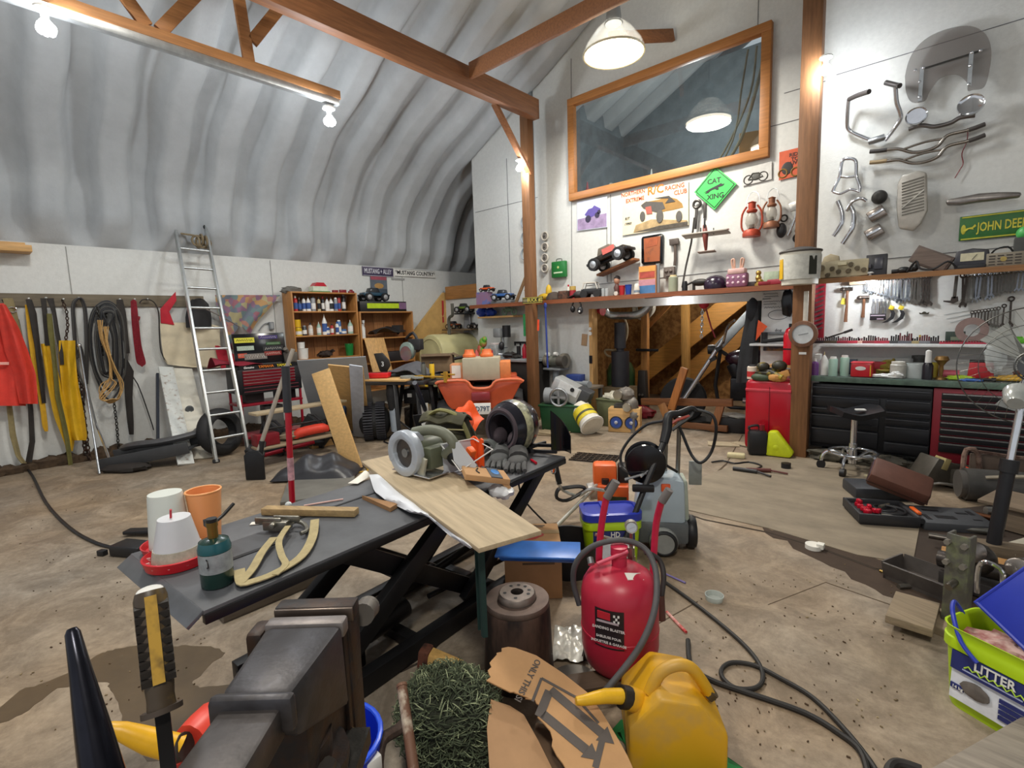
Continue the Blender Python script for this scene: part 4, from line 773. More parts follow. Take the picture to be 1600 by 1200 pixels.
lantern(1174,314,370,'a8442e','red oil lantern hanging on the wall'); lantern(1205,307,356,'8a5a40','rust brown oil lantern right of the red one')
r,f=FLf(1224,355,6.56); t=thing('pulley','black pulley block hanging below the brown lantern','pulley',r); obj('hook',B().torus(*f(1225,341,.03),.035,.01,'y',16,6),IRON,t); obj('block',B().ell(*f(1221,360,.04),.055,.04,.085),BLK,t)
r,f=FLf(1243,340,6.56); t=thing('boat_cleat','chrome folding latch hanging beside the thick post','latch',r); obj('bracket',pl(B(),f,[(1233,320),(1250,311),(1252,326),(1236,332)],0,.03),metal('b9b4ac',.3),t,.004); obj('arm',B().tube([f(1246,325,.05),f(1242,345,.05),f(1232,368,.05)],.016,8,sm=3),CHROME,t)
solo('ring_hook','small black ring hook beside the thick post','hook',B().torus(0,0,.06,.03,.008,'y',16,6).torus(0,0,-.02,.045,.012,'y',18,6),BLK,tuple(FW(1247,369,6.56)))
# -- right wall above the shelf
r,f=FLf(1480,105,6.5); t=thing('windshield','smoked motorcycle windshield hung high on the right wall','windshield',r)
SM=mat('6d645e',.15,0,.03,5,alpha=.42)
obj('screen',pl(B(),f,cr([(1414,120),(1420,96),(1432,75),(1452,58),(1480,46),(1510,41),(1530,46),(1544,60),(1549,82),(1546,110),(1538,136),(1520,141),(1512,142),(1511,130),(1500,119),(1486,117),(1470,122),(1460,133),(1452,145),(1445,158),(1425,160),(1416,145),(1414,120)],4)[:-1],0,.012),SM,t)
obj('cross_bar',B().beam(f(1444,107,.03),f(1530,80,.03),.014,.01,(0,1,0)),IRON,t); obj('bracket',B().beam(f(1441,105,.03),f(1437,158,.03),.03,.012,(0,1,0)),STEEL,t); obj('bracket',B().beam(f(1518,82,.03),f(1514,134,.03),.03,.012,(0,1,0)),STEEL,t)
b=B()
for x,y in ((1430,110),(1443,106),(1519,82),(1532,79),(1437,128),(1516,103),(1437,152),(1514,132)): b.ell(*f(x,y,.03),.016,.012,.016,10,6)
obj('bolts',b,CHROME,t)
def bar(name,label,cat,px,Y,segs,rad,m=CHROME):
    r,f=FLf(*px,Y); t=thing(name,label,cat,r)
    for n,pts,rr,mm in segs: obj(n,B().tube([f(x,y,d) for x,y,d in pts],rr,10,sm=5),mm or m,t)
    return t,f
bar('handlebar','tall chrome ape hanger handlebar on the right wall','handlebar',(1365,180),6.55,[('tube',[(1360,219,.02),(1345,213,.02),(1330,206,.03),(1324,198,.05),(1324,180,.1),(1326,155,.16)],.02,None),('tube',[(1382,220,.02),(1392,208,.02),(1406,188,.05),(1407,178,.07),(1401,160,.12),(1399,136,.17)],.02,None),('grip',[(1327,155,.16),(1340,149,.25),(1358,143,.36)],.024,mat('55504e',.4,.5)),('grip',[(1384,129,.12),(1400,133,.17),(1406,134,.2)],.024,mat('4a4644',.4,.5)),('clamp',[(1358,222,.03),(1370,218,.04),(1382,214,.03)],.032,STEEL)],.02)
t,f=bar('mirror_bar','curved bar with two round chrome mirrors on the right wall','mirrors',(1470,185),6.55,[('bar',[(1420,202,.04),(1440,196,.05),(1460,198,.05),(1485,192,.05),(1500,184,.05),(1524,180,.05)],.02,mat('7a7674',.3,.8))],.02)
for x,y,q in ((1432,182,.085),(1517,164,.095)):
    p=f(x,y,.12); m_=obj('mirror_rim',B().lathe([(q*.8,.03),(q,0),(q*.95,-.03),(q*.82,-.02)],28,x=p.x,y=p.y,z=p.z,ax='y',fx=1.05,fy=.95),CHROME,t); obj('mirror_glass',B().lathe([(0,-.018),(q*.84,-.016)],28,x=p.x,y=p.y,z=p.z,ax='y',cap=False),mat('5a5652',.08,1,.0),m_); obj('stem',B().cyl(p,f(x+4,y+16,.05),.01),CHROME,t)
DBR=mat('8d867e',.25,.85,.1)
for i,(dy,lab) in enumerate(((0,'upper bronze handlebar with a crossbar on the right wall'),(17,'lower bronze handlebar with a crossbar on the right wall'))):
    bar('handlebar',lab,'handlebar',(1450,220+dy),6.56,[('tube',[(1385,234+dy+(0 if i==0 else 1),.03),(1405,233+dy,.04),(1425,238+dy,.04),(1445,236+dy,.05),(1465,228+dy,.05),(1480,212+dy,.05),(1510,204+dy,.04),(1538,195+dy,.03)],.016,DBR),('crossbar',[(1412,233+dy,.05),(1445,222+dy,.06),(1478,216+dy,.05)],.011,DBR),('grip',[(1359,237+dy,.03),(1372,236+dy,.03),(1386,234+dy,.03)],.02,mat('3a3532') if i==0 else mat('b09a78',.4,.5)),('grip',[(1514,203+dy,.04),(1526,199+dy,.04),(1539,194+dy,.03)],.02,mat('4a4542'))],.016)
solo('wire','thin bent wire hanging down from the bronze handlebars','wire',B().tube([FW(x,y,6.57)-FW(1512,205,6.57) for x,y in ((1512,200),(1511,220),(1503,240),(1505,255),(1500,265),(1492,278))],.004,5,sm=4),DRED,tuple(FW(1512,205,6.57)))
bar('sissy_bar','chrome looped backrest frame on the right wall beside the post','backrest',(1320,285),6.55,[('hoop',[(1301,300,.05),(1304,292,.05),(1312,275,.05),(1316,252,.06),(1326,248,.06),(1337,252,.06),(1338,274,.05),(1343,290,.05),(1343,300,.05)],.018,None),('crossbar',[(1312,276,.05),(1325,277,.06),(1338,275,.05)],.014,None),('lower_loop',[(1302,300,.05),(1312,303,.06),(1322,299,.06),(1330,296,.06),(1343,300,.05)],.014,None)],.02)
bar('chrome_pipe','left curved chrome pipe hanging below the backrest frame','pipe',(1308,345),6.55,[('tube',[(1309,314,.05),(1315,330,.05),(1316,345,.05),(1310,358,.05),(1302,369,.05)],.024,None)],.02)
bar('chrome_pipe','right curved chrome pipe hanging below the backrest frame','pipe',(1330,345),6.55,[('tube',[(1323,330,.05),(1331,316,.07),(1345,310,.07),(1354,314,.06)],.018,None),('tube',[(1329,322,.05),(1334,335,.05),(1332,355,.05),(1324,369,.05),(1316,381,.05)],.024,None)],.02)
r,f=FLf(1427,315,6.5); t=thing('radiator_cover','dented pale metal grille cover on the right wall','grille',r); GC=mat('bab5ab',.4,.3,.12)
obj('shell',pl(B(),f,[(1403,290),(1410,276),(1436,268),(1449,272),(1450,330),(1440,350),(1428,362),(1405,358),(1402,330)],0,.08),GC,t,.02); b=B()
for k in range(12): b.beam(f(1409,287+k*4.5,.082),f(1444,276+k*4.7,.082),.012,.006,(0,1,0))
obj('grille_bars',b,mat('6b675f',.4,.6),t); obj('diagonal_bar',B().beam(f(1408,326,.09),f(1444,296,.09),.012,.008,(0,1,0)),mat('b8b4aa',.4,.4),t)
solo('horn_button','small round dark badge with a chrome rim on the right wall','badge',B().lathe([(0,-.04),(.03,-.045),(.06,-.03),(.07,0),(0,.02)],24,ax='y').at(),IRON,tuple(FW(1374,308,6.57)))
for (x,y,l) in ((1370,334,'upper small chrome clamp on the right wall'),(1366,363,'lower small chrome clamp on the right wall')): 
    t=thing('bar_clamp',l,'clamp',tuple(FW(x,y,6.55))); obj('block',B().box(0,0,0,.15,.09,.11,ry=-.5),metal('9a9088',.25),t,.012); obj('highlight_band',B().box(0,-.03,.0,.14,.06,.035,ry=-.5),CHROME,t,.006)
r,f=FLf(1535,313,6.5); solo('tank_console','long grey metal motorcycle console on the far right wall','console',pl(B(),f,[(1478,314),(1510,308),(1530,304),(1560,302),(1596,302),(1594,310),(1560,314),(1525,318),(1500,322),(1479,322)],0,.09),metal('8d8884',.35,.2),r,0,bev=.02)
r,f=FLf(1555,352,6.57); t=thing('long_sign','green sign with yellow lettering and a deer emblem on the far right wall','sign',r); a,b_=f(1499,357),f(1640,345); hz=.225
obj('plate',B().box((a.x+b_.x)/2,0,.0,b_.x-a.x,.012,hz),mat('2d6e2c',.45),t,.004); obj('border',B().box((a.x+b_.x)/2,-.008,hz/2-.012,b_.x-a.x-.03,.003,.012).box((a.x+b_.x)/2,-.008,-hz/2+.012,b_.x-a.x-.03,.003,.012).ell(a.x+.03,-.007,-.01,.018,.003,.045),mat('c8c23c'),t)
text('JOHN DEERE',.115,mat('d8cf3e',.5),t,(f(1527,353).x,-.009,-.005),align='LEFT',sx=.56); obj('deer',B().at(sc=.6).plate([(-.07,-.03),(-.02,.0),(.04,.01),(.07,.05),(.085,.02),(.05,-.01),(.06,-.03),(.0,-.015),(-.04,-.05)],-.02,-.012),mat('d8cf3e'),t,loc=(f(1514,354).x,0,0))
# -- on the upper right shelf
def onU(px,py,Y=6.3): p=FW(px,py,Y); return (p.x,Y,ZU)
p=onU(1314,430,6.28); t=thing('control_panel','cream control panel with knobs on the shelf beside the thick post','control panel',(p[0],6.26,ZU)); obj('panel',B().box(0,0,.13,.66,.05,.25,rx=-.3),mat('b5a98a',.6,0,.1,10),t,.01)
for i,(x,z) in enumerate([(-.24,.17),(-.1,.15),(-.02,.1),(.1,.1),(.2,.13),(-.15,.06),(.28,.1),(.12,.19)]): obj('knob',B().cyl((x,-.02-(.25-z)*.0+(z-.13)*.3,z),(x,-.07+(z-.13)*.3,z-.01),.03 if i else .045),mat('6f6652',.5) if i else mat('8a8068'),t)
obj('switch_plate',B().box(.02,-.02,.2,.11,.03,.05,rx=-.3),mat('d0c6a4'),t,.003)
solo('cream_bracket','small cream angled bracket behind the control panel','bracket',B().plate([(-.12,0),(.12,0),(.1,.12),(0,.16),(-.08,.12)],-.03,.03),mat('a89c80'),onU(1298,405,6.5)[:2]+(ZU+.16,),0,bev=.005)
solo('cream_box','small square tan box standing behind the control panel','box',B().box(0,0,.09,.19,.08,.36),mat('a08c74'),onU(1342,400,6.5),0,bev=.004)
t=thing('breaker_panel','black switch panel beside the cream control panel','panel',onU(1369,425,6.28)); obj('case',B().box(0,0,.15,.25,.06,.3,rx=-.12),mat('2b2b30',.4),t,.008); obj('switch_plate',B().box(.03,-.05,.17,.1,.02,.16,rx=-.12),mat('3c3c44',.3),t,.004); obj('lever',B().box(-.07,-.06,.14,.03,.04,.06),mat('4b4b52'),t,.004)
solo('gear_motor','small black motor lying on the shelf between the black panel and brown box','motor',B().ell(0,0,.05,.08,.06,.05).cyl((-.14,0,.04),(.14,0,.05),.03).ell(.13,-.02,.07,.04,.05,.05),mat('2c2c2c',.4,.4),onU(1412,424,6.25))
p=onU(1452,412,6.3); t=thing('wooden_case','brown wooden case resting tilted on the shelf','case',(p[0],6.32,ZU+.05),ry=-.0); obj('case_body',B().box(.02,0,.13,.46,.2,.24,ry=.5),wood('5e5049',0,.5),t,.008); obj('rim',B().box(.02,-.102,.13,.4,.005,.19,ry=.5),wood('6f5f55',0,.5),t)
solo('black_cable','black cable looped at the foot of the tilted brown case','cable',B().tube([(-.2,0,.02),(-.1,-.05,.16),(-.05,-.06,.05),(.1,-.06,.03),(.25,-.05,.12),(.35,-.04,.02)],.014,6,sm=4),BLK,onU(1445,420,6.2))
p=onU(1518,413,6.3); t=thing('panel_meter','black needle meter with a cream dial on the shelf','meter',p); obj('case',B().plate([(-.18,0),(.18,0),(.2,.1),(.17,.26),(0,.29),(-.17,.26),(-.2,.1)],-.07,.07),mat('33333a',.35),t,.015); obj('dial',B().box(0,-.074,.17,.25,.006,.11),mat('c9c4a8'),t); obj('needle',B().beam((0,-.08,.13),(.05,-.08,.2),.006,.004,(0,1,0)),BLK,t); obj('foot',B().box(0,-.02,.03,.3,.16,.06),mat('26262a'),t,.01)
p=onU(1570,411,6.3); t=thing('old_radio','grey metal box with rows of dark slots on the shelf','radio',p); obj('case',B().box(0,0,.1,.4,.16,.2),mat('8a8272',.5),t,.006); b=B()
for i in range(4):
    for j in range(4): b.box(-.14+.09*i,-.082,.04+.04*j,.065,.006,.016)
obj('slots',b,mat('3c3630'),t); obj('emblem',B().cyl((-.02,-.08,.11),(-.02,-.09,.11),.035),mat('a89450'),t)
obj('cord',B().tube([(-.15,0,.2),(-.1,-.02,.26),(.02,0,.28),(.08,.02,.2)],.012,6,sm=3),BLK,t)
solo('dark_box','tall dark box at the far right end of the upper shelf','box',B().box(0,0,.2,.3,.2,.4),mat('3a3c3a'),onU(1605,405,6.35),0,bev=.005)
solo('green_ball','bright green ball lodged above the dark box at the far right','ball',B().ell(0,0,0,.06,.06,.06),mat('4fae5a',.4),tuple(FW(1602,364,6.4)))
# ---------------------------------------------------------------- wrench wall, bench, cabinets
def wrench(L,w,m,kind=0):
    b=B(); R=w*.95
    b.torus(0,-.012,0,R*.8,R*.34,'y',14,6)
    b.beam((0,-.012,-R*.9),(0,-.012,-L+R*.8),w*.62,.008,(0,1,0))
    b.plate([(-w*.35,-L+R*1.2),(w*.35,-L+R*1.2),(w*1.05,-L+R*.2),(w*.8,-L-R*.75),(w*.35,-L-R*.5),(w*.35,-L+R*.15),(-w*.3,-L+R*.15),(-w*.5,-L-R*.8),(-w*1.05,-L-R*.2)],-.018,-.006)
    return b.mesh('wrench',m)
WM=[metal('9a9fa5',.2),metal('80848a',.25),metal('67645f',.35),metal('4c4642',.5)]
WMESH={}
def put_wrench(px,py0,py1,mi,label,group,Y=6.575):
    a,c=FW(px,py0,Y),FW(px,py1,Y); L=round(a.z-c.z,2); w=max(.016,L*.105); k=(L,mi)
    if k not in WMESH: WMESH[k]=wrench(L,w,WM[mi])
    o=bpy.data.objects.new('wrench',WMESH[k]); COL.objects.link(o); o.location=a; o.rotation_euler=(0,random.uniform(-.05,.05),0)
    o['label']=label; o['category']='wrench'; o['group']=group
def row(name,x0,x1,n,y0,y1,l0,l1,mis,where):
    for i in range(n):
        t=i/max(1,n-1); px=x0+(x1-x0)*t; py=y0+(y1-y0)*t; ln=l0+(l1-l0)*t
        put_wrench(px,py,py+ln+random.uniform(-2,2),mis[min(len(mis)-1,int(t*len(mis)))],'%s, %s from the left'%(where,ORD[i]),name)
row('tiny wrenches under the shelf light',1351,1367,6,437,436,18,22,[0],'tiny chrome wrench under the shelf light')
row('chrome wrenches in the upper row',1375,1409,9,437,433,24,38,[0,0,1],'chrome wrench in the upper row above the black hooks')
row('grey wrenches in the upper row',1414,1452,10,434,431,34,44,[1,2,2,3],'grey wrench in the upper row right of the chrome ones')
row('big wrenches in the upper row',1505,1573,13,430,426,46,30,[3,2,1,2,1,2,2],'wrench in the upper row right of the adjustable wrench')
row('wrenches at the end of the upper row',1580,1599,4,425,423,30,32,[2,1],'wrench at the right end of the upper row')
row('short dark wrenches in the lower row',1519,1560,9,488,482,17,27,[3,3,2],'short dark wrench in the lower row')
put_wrench(1569,478,508,3,'thick dark wrench at the right of the lower row','large wrenches of the lower row'); put_wrench(1580,467,508,3,'long dark wrench hanging last in the lower row','large wrenches of the lower row')
t=thing('adjustable_wrench','large grey adjustable wrench hanging alone in the gap of the upper row','wrench',tuple(FW(1495,431,6.57)),sc=.66); obj('handle',B().beam((0,-.015,0),(-.01,-.015,-.33),.04,.014,(0,1,0)),WM[2],t,.004); obj('jaw',B().plate([(-.04,-.30),(.03,-.30),(.04,-.37),(-.02,-.40),(-.13,-.37),(-.13,-.35),(-.05,-.355)],-.022,-.004),WM[3],t)
def hammer(px,y0,y1,lab,hs,nm='hammer'):
    a,c=FW(px,y0,6.57),FW(px,y1,6.57); hs*=.7; t=thing(nm,lab,'hammer',a); L=a.z-c.z
    obj('handle',B().tube([(0,-.03,0),(.0,-.03,-L*.5),(-.005,-.03,-L)],[.014,.012,.018],8),wood('7a5238',2),t); obj('head',B().cyl((-hs,-.03,0),(hs,-.03,.0),.02).ell(-hs,-.03,0,.03,.024,.024).cyl((hs*.6,-.03,0),(hs*1.15,-.03,-.0),.02),metal('6a625c',.4),t)
hammer(1325,452,503,'large wooden handled hammer hanging on the white wall',.06); hammer(1351,465,496,'small ball peen hammer right of the large hammer',.055)
solo('yellow_tag','yellow paper tag hanging at the large hammer','tag',B().box(0,0,0,.07,.004,.09,ry=.2),mat('d8c84a',.6),tuple(FW(1319,471,6.55)))
r=FW(1281,482,6.55); t=thing('key_rack','red vertical rack of hex keys beside the thick post','rack',r); obj('rail',B().box(0,0,0,.10,.03,.66),mat('8e1c2c',.4),t,.006); b=B()
for k in range(11): b.beam((-.04,-.03,.26-.05*k),(.04,-.03,.29-.05*k),.014,.012,(0,1,0))
obj('hex_keys',b,metal('8a8a8c',.3),t); obj('clip',B().torus(0,0,.35,.025,.005,'y',14,5),CHROME,t)
r=FW(1372,495,6.56); t=thing('plier_rack','black rack holding four silver pliers on the white wall','rack',r); obj('rack_body',B().box(0,-.02,-.0,.19,.04,.095),mat('1e1a20',.4),t,.004); obj('print',B().box(0,-.042,.02,.17,.002,.012).box(.03,-.042,-.03,.08,.002,.012),mat('b8a8b8'),t)
for i in range(4): obj('pliers',B().tube([(-.07+.048*i,-.03,.04),(-.075+.048*i,-.03,.14),(-.065+.048*i,-.03,.22)],.011,6).tube([(-.058+.048*i,-.03,.04),(-.05+.048*i,-.03,.14),(-.06+.048*i,-.03,.22)],.011,6).box(-.063+.048*i,-.03,.24,.03,.014,.04),CHROME if i<2 else metal('9a9c9c',.3),t)
for i,x in enumerate((1393,1408)):
    t=thing('hook_knife','black hooked pruning blade with a yellow head, %s of the two'%['left','right'][i],'blade',FW(x,484,6.56),0,'hooked blades'); obj('blade',B().plate([(-.02,.0),(.03,-.01),(.05,-.06),(.03,-.13),(-.04,-.18),(-.11,-.19),(-.05,-.15),(-.01,-.10),(.0,-.05)],-.02,0),BLK,t); obj('head',B().box(0,-.012,.03,.06,.03,.06,ry=.4),mat('c9b62a'),t,.01)
solo('bat_clip','little black and yellow bat shaped clip on the white wall','clip',B().plate([(-.06,.01),(-.03,.0),(-.01,.02),(.01,.02),(.03,0),(.06,.01),(.05,-.015),(.0,-.02),(-.05,-.015)],-.01,.0),mat('2a2818'),tuple(FW(1444,489,6.58)))
solo('pencil_marks','faint pencil scribbles on the white wall beside the adjustable wrench','drawing',B().beam((0,0,0),(.2,0,.04),.004,.002,(0,1,0)).beam((.02,0,-.04),(.24,0,.01),.004,.002,(0,1,0)).beam((.05,0,-.08),(.2,0,-.03),.004,.002,(0,1,0)),mat('9aa0a2'),tuple(FW(1475,492,6.594)))
# white shelf and what stands on it
ZW=1.215
t=thing('white_shelf','narrow white shelf under the wrenches','shelf',(.85,6.46,ZW)); obj('board',B().box(0,0,-.015,4.1,.26,.03),mat('d5d8da',.5),t,.003)
def onW(px,Y=6.44): p=FW(px,534,Y); return (p.x,Y,ZW)
seq=[('2a2022',.22,.05),('4a3a2a',.2,.07),('8e1c30',.16,.06),('a8283a',.14,.07),('c9a090',.1,.06),('7a2a30',.16,.08),('9a2236',.18,.07),('3a3a3c',.12,.1),('5a5a60',.16,.12),('9a8a60',.1,.06),('77787c',.14,.09),('4a3c40',.14,.08)]
pos=[1282,1300,1318,1334,1347,1358,1378,1398,1414,1430,1444,1458]
for i,(px,(c,w,h)) in enumerate(zip(pos,seq)):
    t=thing('socket_rail','%s socket holder on the white shelf, %s from the thick post'%({'2a2022':'black','4a3a2a':'brown','8e1c30':'dark red','a8283a':'red','c9a090':'pink','7a2a30':'maroon','9a2236':'crimson','3a3a3c':'charcoal','5a5a60':'steel grey','9a8a60':'khaki','77787c':'light grey','4a3c40':'plum'}[c],ORD[i]),'socket holder',onW(px),random.uniform(-.1,.1),'socket holders on the white shelf')
    obj('tray',B().box(0,0,.02,w,.09,.04),mat(c,.4),t,.004); b=B()
    for k in range(int(w/.026)): b.cyl((-w/2+.02+.026*k,0,.03),(-w/2+.02+.026*k,0,.04+h*random.uniform(.5,1)),.010)
    obj('sockets',b,mat('2e2c2e',.35,.6) if i%2 else mat('6a3036',.35,.3),t)
for i,(px,w,c) in enumerate(((1490,.32,'a81c34'),(1530,.26,'b02440'),(1566,.14,'a81c34'))): 
    t=thing('socket_tray',['long red socket tray left of the grinding disc','red socket tray under the grinding disc','short red socket tray beside the green roll'][i],'socket tray',onW(px,6.38),0,'red socket trays'); obj('tray',B().box(0,0,.012,w,.06,.024),mat(c,.35),t,.004); b=B()
    for k in range(int(w/.03)): b.cyl((-w/2+.02+.03*k,0,.02),(-w/2+.02+.03*k,0,.045),.011)
    obj('sockets',b,mat('8a2a38',.35,.3),t)
solo('screwdriver_set','screwdrivers lying across the socket holders near the thick post','screwdriver',B().cyl((-.12,0,.0),(.1,0,.08),.012).cyl((.1,0,.08),(.2,0,.12),.018),DK,(onW(1308)[0],6.36,ZW+.06))
solo('spike','small black upright punch among the sockets','punch',B().cyl((0,0,0),(0,0,.17),.012,.006).cyl((-.03,0,.1),(.03,0,.1),.008),BLK,onW(1417,6.5))
solo('wood_chisel','yellow handled chisel standing on the white shelf','chisel',B().cyl((0,0,0),(0,0,.12),.012),mat('c9a53a'),onW(1437,6.5))
t=thing('green_box','dark green box standing left of the grinding disc','box',onW(1492,6.52)); obj('carton',B().box(0,0,.085,.22,.08,.17),mat('2c3c32',.5),t,.003); obj('label_panel',B().box(.02,-.041,.07,.14,.003,.05),mat('77806a'),t)
solo('grinding_disc','large worn grinding disc leaning on the wall on the white shelf','disc',B().lathe([(.09,-.015),(.185,-.015),(.185,.015),(.09,.015),(.09,-.015)],36,ax='y',cap=False),mat('8c7670',.8),(onW(1517)[0],6.5,ZW+.19),0,rx=-.1)
solo('green_roll','bright green roll lying at the right end of the white shelf','roll',B().tube([(-.14,0,.04),(0,-.0,.06),(.25,0,.055)],[.02,.05,.05],12),mat('5fb02c',.5),onW(1583,6.4))
# bench top
ZB=.885
t=thing('workbench_top','long workbench top with a worn green edge','workbench',(.85,6.36,ZB)); obj('board',B().box(0,0,-.035,4.15,.48,.03),wood('5a4636',0),t,.003); obj('green_edge',B().box(0,-.235,-.03,4.15,.02,.055),mat('53685c',.6,0,.35,12),t,.003); obj('surface',B().box(0,0,-.01,4.12,.46,.02),mat('55605a',.6,0,.3,8),t)
def onB(px,Y=6.3): p=FW(px,585,Y); return (p.x,Y,ZB)
solo('bench_end','white painted upright at the left end of the bench','board',B().box(0,0,.22,.05,.12,.7),WHT,(-1.2,6.3,ZB-.35))
put_bottle(0,onB(1273,6.2),0,.24,.05,'6a3a7a','e8e6e0',None,'purple squeeze bottle at the left end of the bench')
put_bottle(0,onB(1287,6.25),2,.34,.055,'e8e6e0','c8b68a',None,'white bottle with a long spout on the bench')
put_bottle(0,onB(1301,6.2),1,.28,.058,'9ab8a8','e8e6e0',None,'pale green bottle on the bench, left of its pair','pale green bench bottles'); put_bottle(0,onB(1319,6.25),1,.3,.058,'9ab8a8','e8e6e0',None,'pale green bottle on the bench, right of its pair','pale green bench bottles')
solo('peaked_cap','black cap with a blue peak behind the pale green bottles','cap',B().ell(0,0,.08,.16,.12,.1).box(-.05,-.05,.2,.16,.1,.04),mat('26262e',.5,0,.4,6,0,h2='4a5a70',f=.6),onB(1335,6.45))
t=thing('red_tub','square red plastic coffee tub with a white emblem on the bench','tub',onB(1347,6.22)); obj('body',B().box(0,0,.105,.27,.2,.21,tx=.97),glossy('c4202c',.3),t,.025); obj('lid',B().box(0,0,.212,.27,.2,.02),glossy('d8404a',.3),t,.008); obj('emblem',B().ell(-.01,-.102,.13,.065,.003,.03),WHT,t); obj('yellow_strip',B().box(.11,-.101,.1,.012,.003,.16),YEL,t)
solo('red_box','plain dark red box behind the red tub','box',B().box(0,0,.1,.2,.12,.2),mat('a01c2a'),onB(1371,6.42),0,bev=.006)
solo('wire_heap','heap of black and yellow wires on the bench','wires',B().torus(0,0,.1,.12,.02,'y').torus(.05,.02,.14,.1,.018,'x').torus(-.05,0,.08,.1,.02,'z').ell(0,0,.12,.12,.08,.1,noise=.5).ell(-.1,-.05,.05,.05,.04,.05),mat('2e2c26',.5,0,.5,9,0,h2='8a7a30',f=.68),onB(1388,6.42))
t=thing('white_jar','whitish scratched jar on the bench','jar',onB(1403,6.25)); obj('body',B().lathe([(0,0),(.09,0),(.1,.05),(.1,.19),(.08,.21),(0,.21)],20),mat('bdbbb2',.4,0,.2,14),t); obj('lid',B().cyl((0,0,.21),(0,0,.24),.085),mat('d8d6cc'),t)
t=thing('clear_tub','translucent tub of purple pieces on the bench','tub',onB(1431,6.3)); obj('body',B().lathe([(0,0),(.14,0),(.15,.2),(.14,.22),(.14,.21),(.13,.01),(0,.01)],24,fy=.7),mat('c4ccca',.2,0,.1,6,alpha=.75),t); obj('contents',B().ell(0,0,.07,.12,.08,.06,noise=.3),mat('8a4a60'),t)
solo('white_cloth','white crumpled cloth lying in front of the jar','cloth',B().ell(0,0,.03,.18,.07,.035,noise=.5).ell(.1,0,.05,.08,.06,.05,noise=.4),mat('d8d8d4',.7),onB(1388,6.18))
solo('black_pot','black round pot behind the clear tub','pot',B().cyl((0,0,0),(0,0,.26),.08).cyl((0,0,.26),(0,0,.3),.1),mat('30302f'),onB(1436,6.5))
t=thing('glue_bottle','black bottle with a white slanted cap on the bench','bottle',onB(1449,6.2)); obj('body',B().lathe([(0,0),(.065,0),(.065,.2),(.045,.25),(0,.25)],20),mat('1e1a22',.3),t); obj('cap',B().lathe([(0,.25),(.04,.25),(.035,.42),(0,.44)],16),WHT,t)
solo('yellow_can','yellow can on the bench behind the black bottle','can',B().cyl((0,0,0),(0,0,.22),.05),mat('b8a83a'),onB(1459,6.42))
solo('gold_lamp','bronze goblet shaped lamp base on the bench','lamp base',B().lathe([(0,0),(.07,0),(.06,.03),(.02,.05),(.03,.14),(.025,.2),(.06,.26),(.09,.29),(.07,.34),(.0,.35)],20),mat('8a6a3c',.4,.5),onB(1470,6.25))
solo('pink_roll','pink and white roll on the bench behind the bronze lamp base','roll',B().cyl((-.1,0,.06),(.12,0,.06),.06),mat('c9606e',.5,0,.3,6),onB(1482,6.4))
solo('lime_cloth','lime green cloth on the bench','cloth',B().ell(0,0,.03,.16,.08,.04,noise=.4),mat('a8c83a',.7),onB(1500,6.25)); solo('blue_rag','blue rag at the front of the bench','rag',B().ell(0,0,.015,.14,.06,.022,noise=.4),mat('3a62a8',.7),onB(1518,6.18))
t=thing('red_machine','red and black battery charger on the bench','charger',onB(1532,6.35)); obj('body',B().box(0,0,.13,.3,.2,.26,tx=.85),mat('a8222a',.4),t,.01); obj('black_top',B().box(0,0,.27,.26,.18,.04),BLK,t,.006)
solo('plastic_bag','clear crumpled plastic bag hanging over the white shelf edge','bag',B().ell(0,0,0,.12,.06,.22,noise=.35),mat('c9cfce',.25,0,.1,8,alpha=.5),(onB(1553)[0],6.27,1.1))
solo('yellow_tools','yellow handled tools lying at the right end of the bench','tools',B().cyl((-.2,0,.04),(.15,-.05,.05),.03).cyl((-.1,.05,.06),(.25,0,.1),.028).ell(.2,0,.06,.08,.06,.05),mat('b08a2c',.5,0,.4,8),onB(1575,6.25))
solo('gear_puller','brown gear puller at the far right of the bench','tool',B().ell(0,0,.06,.12,.06,.06).cyl((-.1,0,.1),(.2,0,.25),.03),mat('6a3a30',.5),onB(1598,6.4))
solo('flashlight','black flashlight lying on the bench front','flashlight',B().cyl((-.12,0,.03),(.08,0,.03),.022).cyl((.08,0,.03),(.13,0,.03),.035),BLK,onB(1538,6.2))
# black cabinet and red chest
def cx(px,py=650): return FW(px,py,6.13).x
x0,x1=-1.22,cx(1456)-.005
t=thing('tool_cabinet','wide black drawer cabinet under the bench','cabinet',((x0+x1)/2,6.36,0)); w=x1-x0; m=mat('15161b',.42,0,.15,6)
obj('case',B().box(0,.01,.46,w,.42,.68),m,t,.006); xm=cx(1378)-(x0+x1)/2
def drw(xa,xb,za,zb,mm=m,lip=metal('5a5d63',.35)):
    d=obj('drawer',B().box((xa+xb)/2,-.215,(za+zb)/2,xb-xa-.012,.02,zb-za-.01),mm,t,.004); obj('drawer_pull',B().box((xa+xb)/2,-.232,zb-.012,xb-xa-.03,.02,.012),lip,d)
drw(-w/2,w/2,.685,.78); 
for za,zb in ((.56,.68),(.49,.555),(.34,.485),(.16,.335)): drw(-w/2,xm-.02,za,zb)
for za,zb in ((.57,.68),(.5,.565),(.42,.495),(.26,.415),(.14,.255)): drw(xm+.02,w/2,za,zb)
for sx in (-1,1): obj('caster',B().cyl((sx*(w/2-.1),-.1,.06),(sx*(w/2-.1)+.04,-.1,.06),.06),RUB,t)
x0,x1=cx(1456),cx(1456)+1.3; w=x1-x0
t=thing('red_tool_chest','red framed tool chest with a stack of thin black drawers','cabinet',((x0+x1)/2,6.36,0)); R2=mat('8d2230',.4,0,.1,6)
obj('case',B().box(0,.01,.46,w,.42,.70),R2,t,.006)
zz=.775
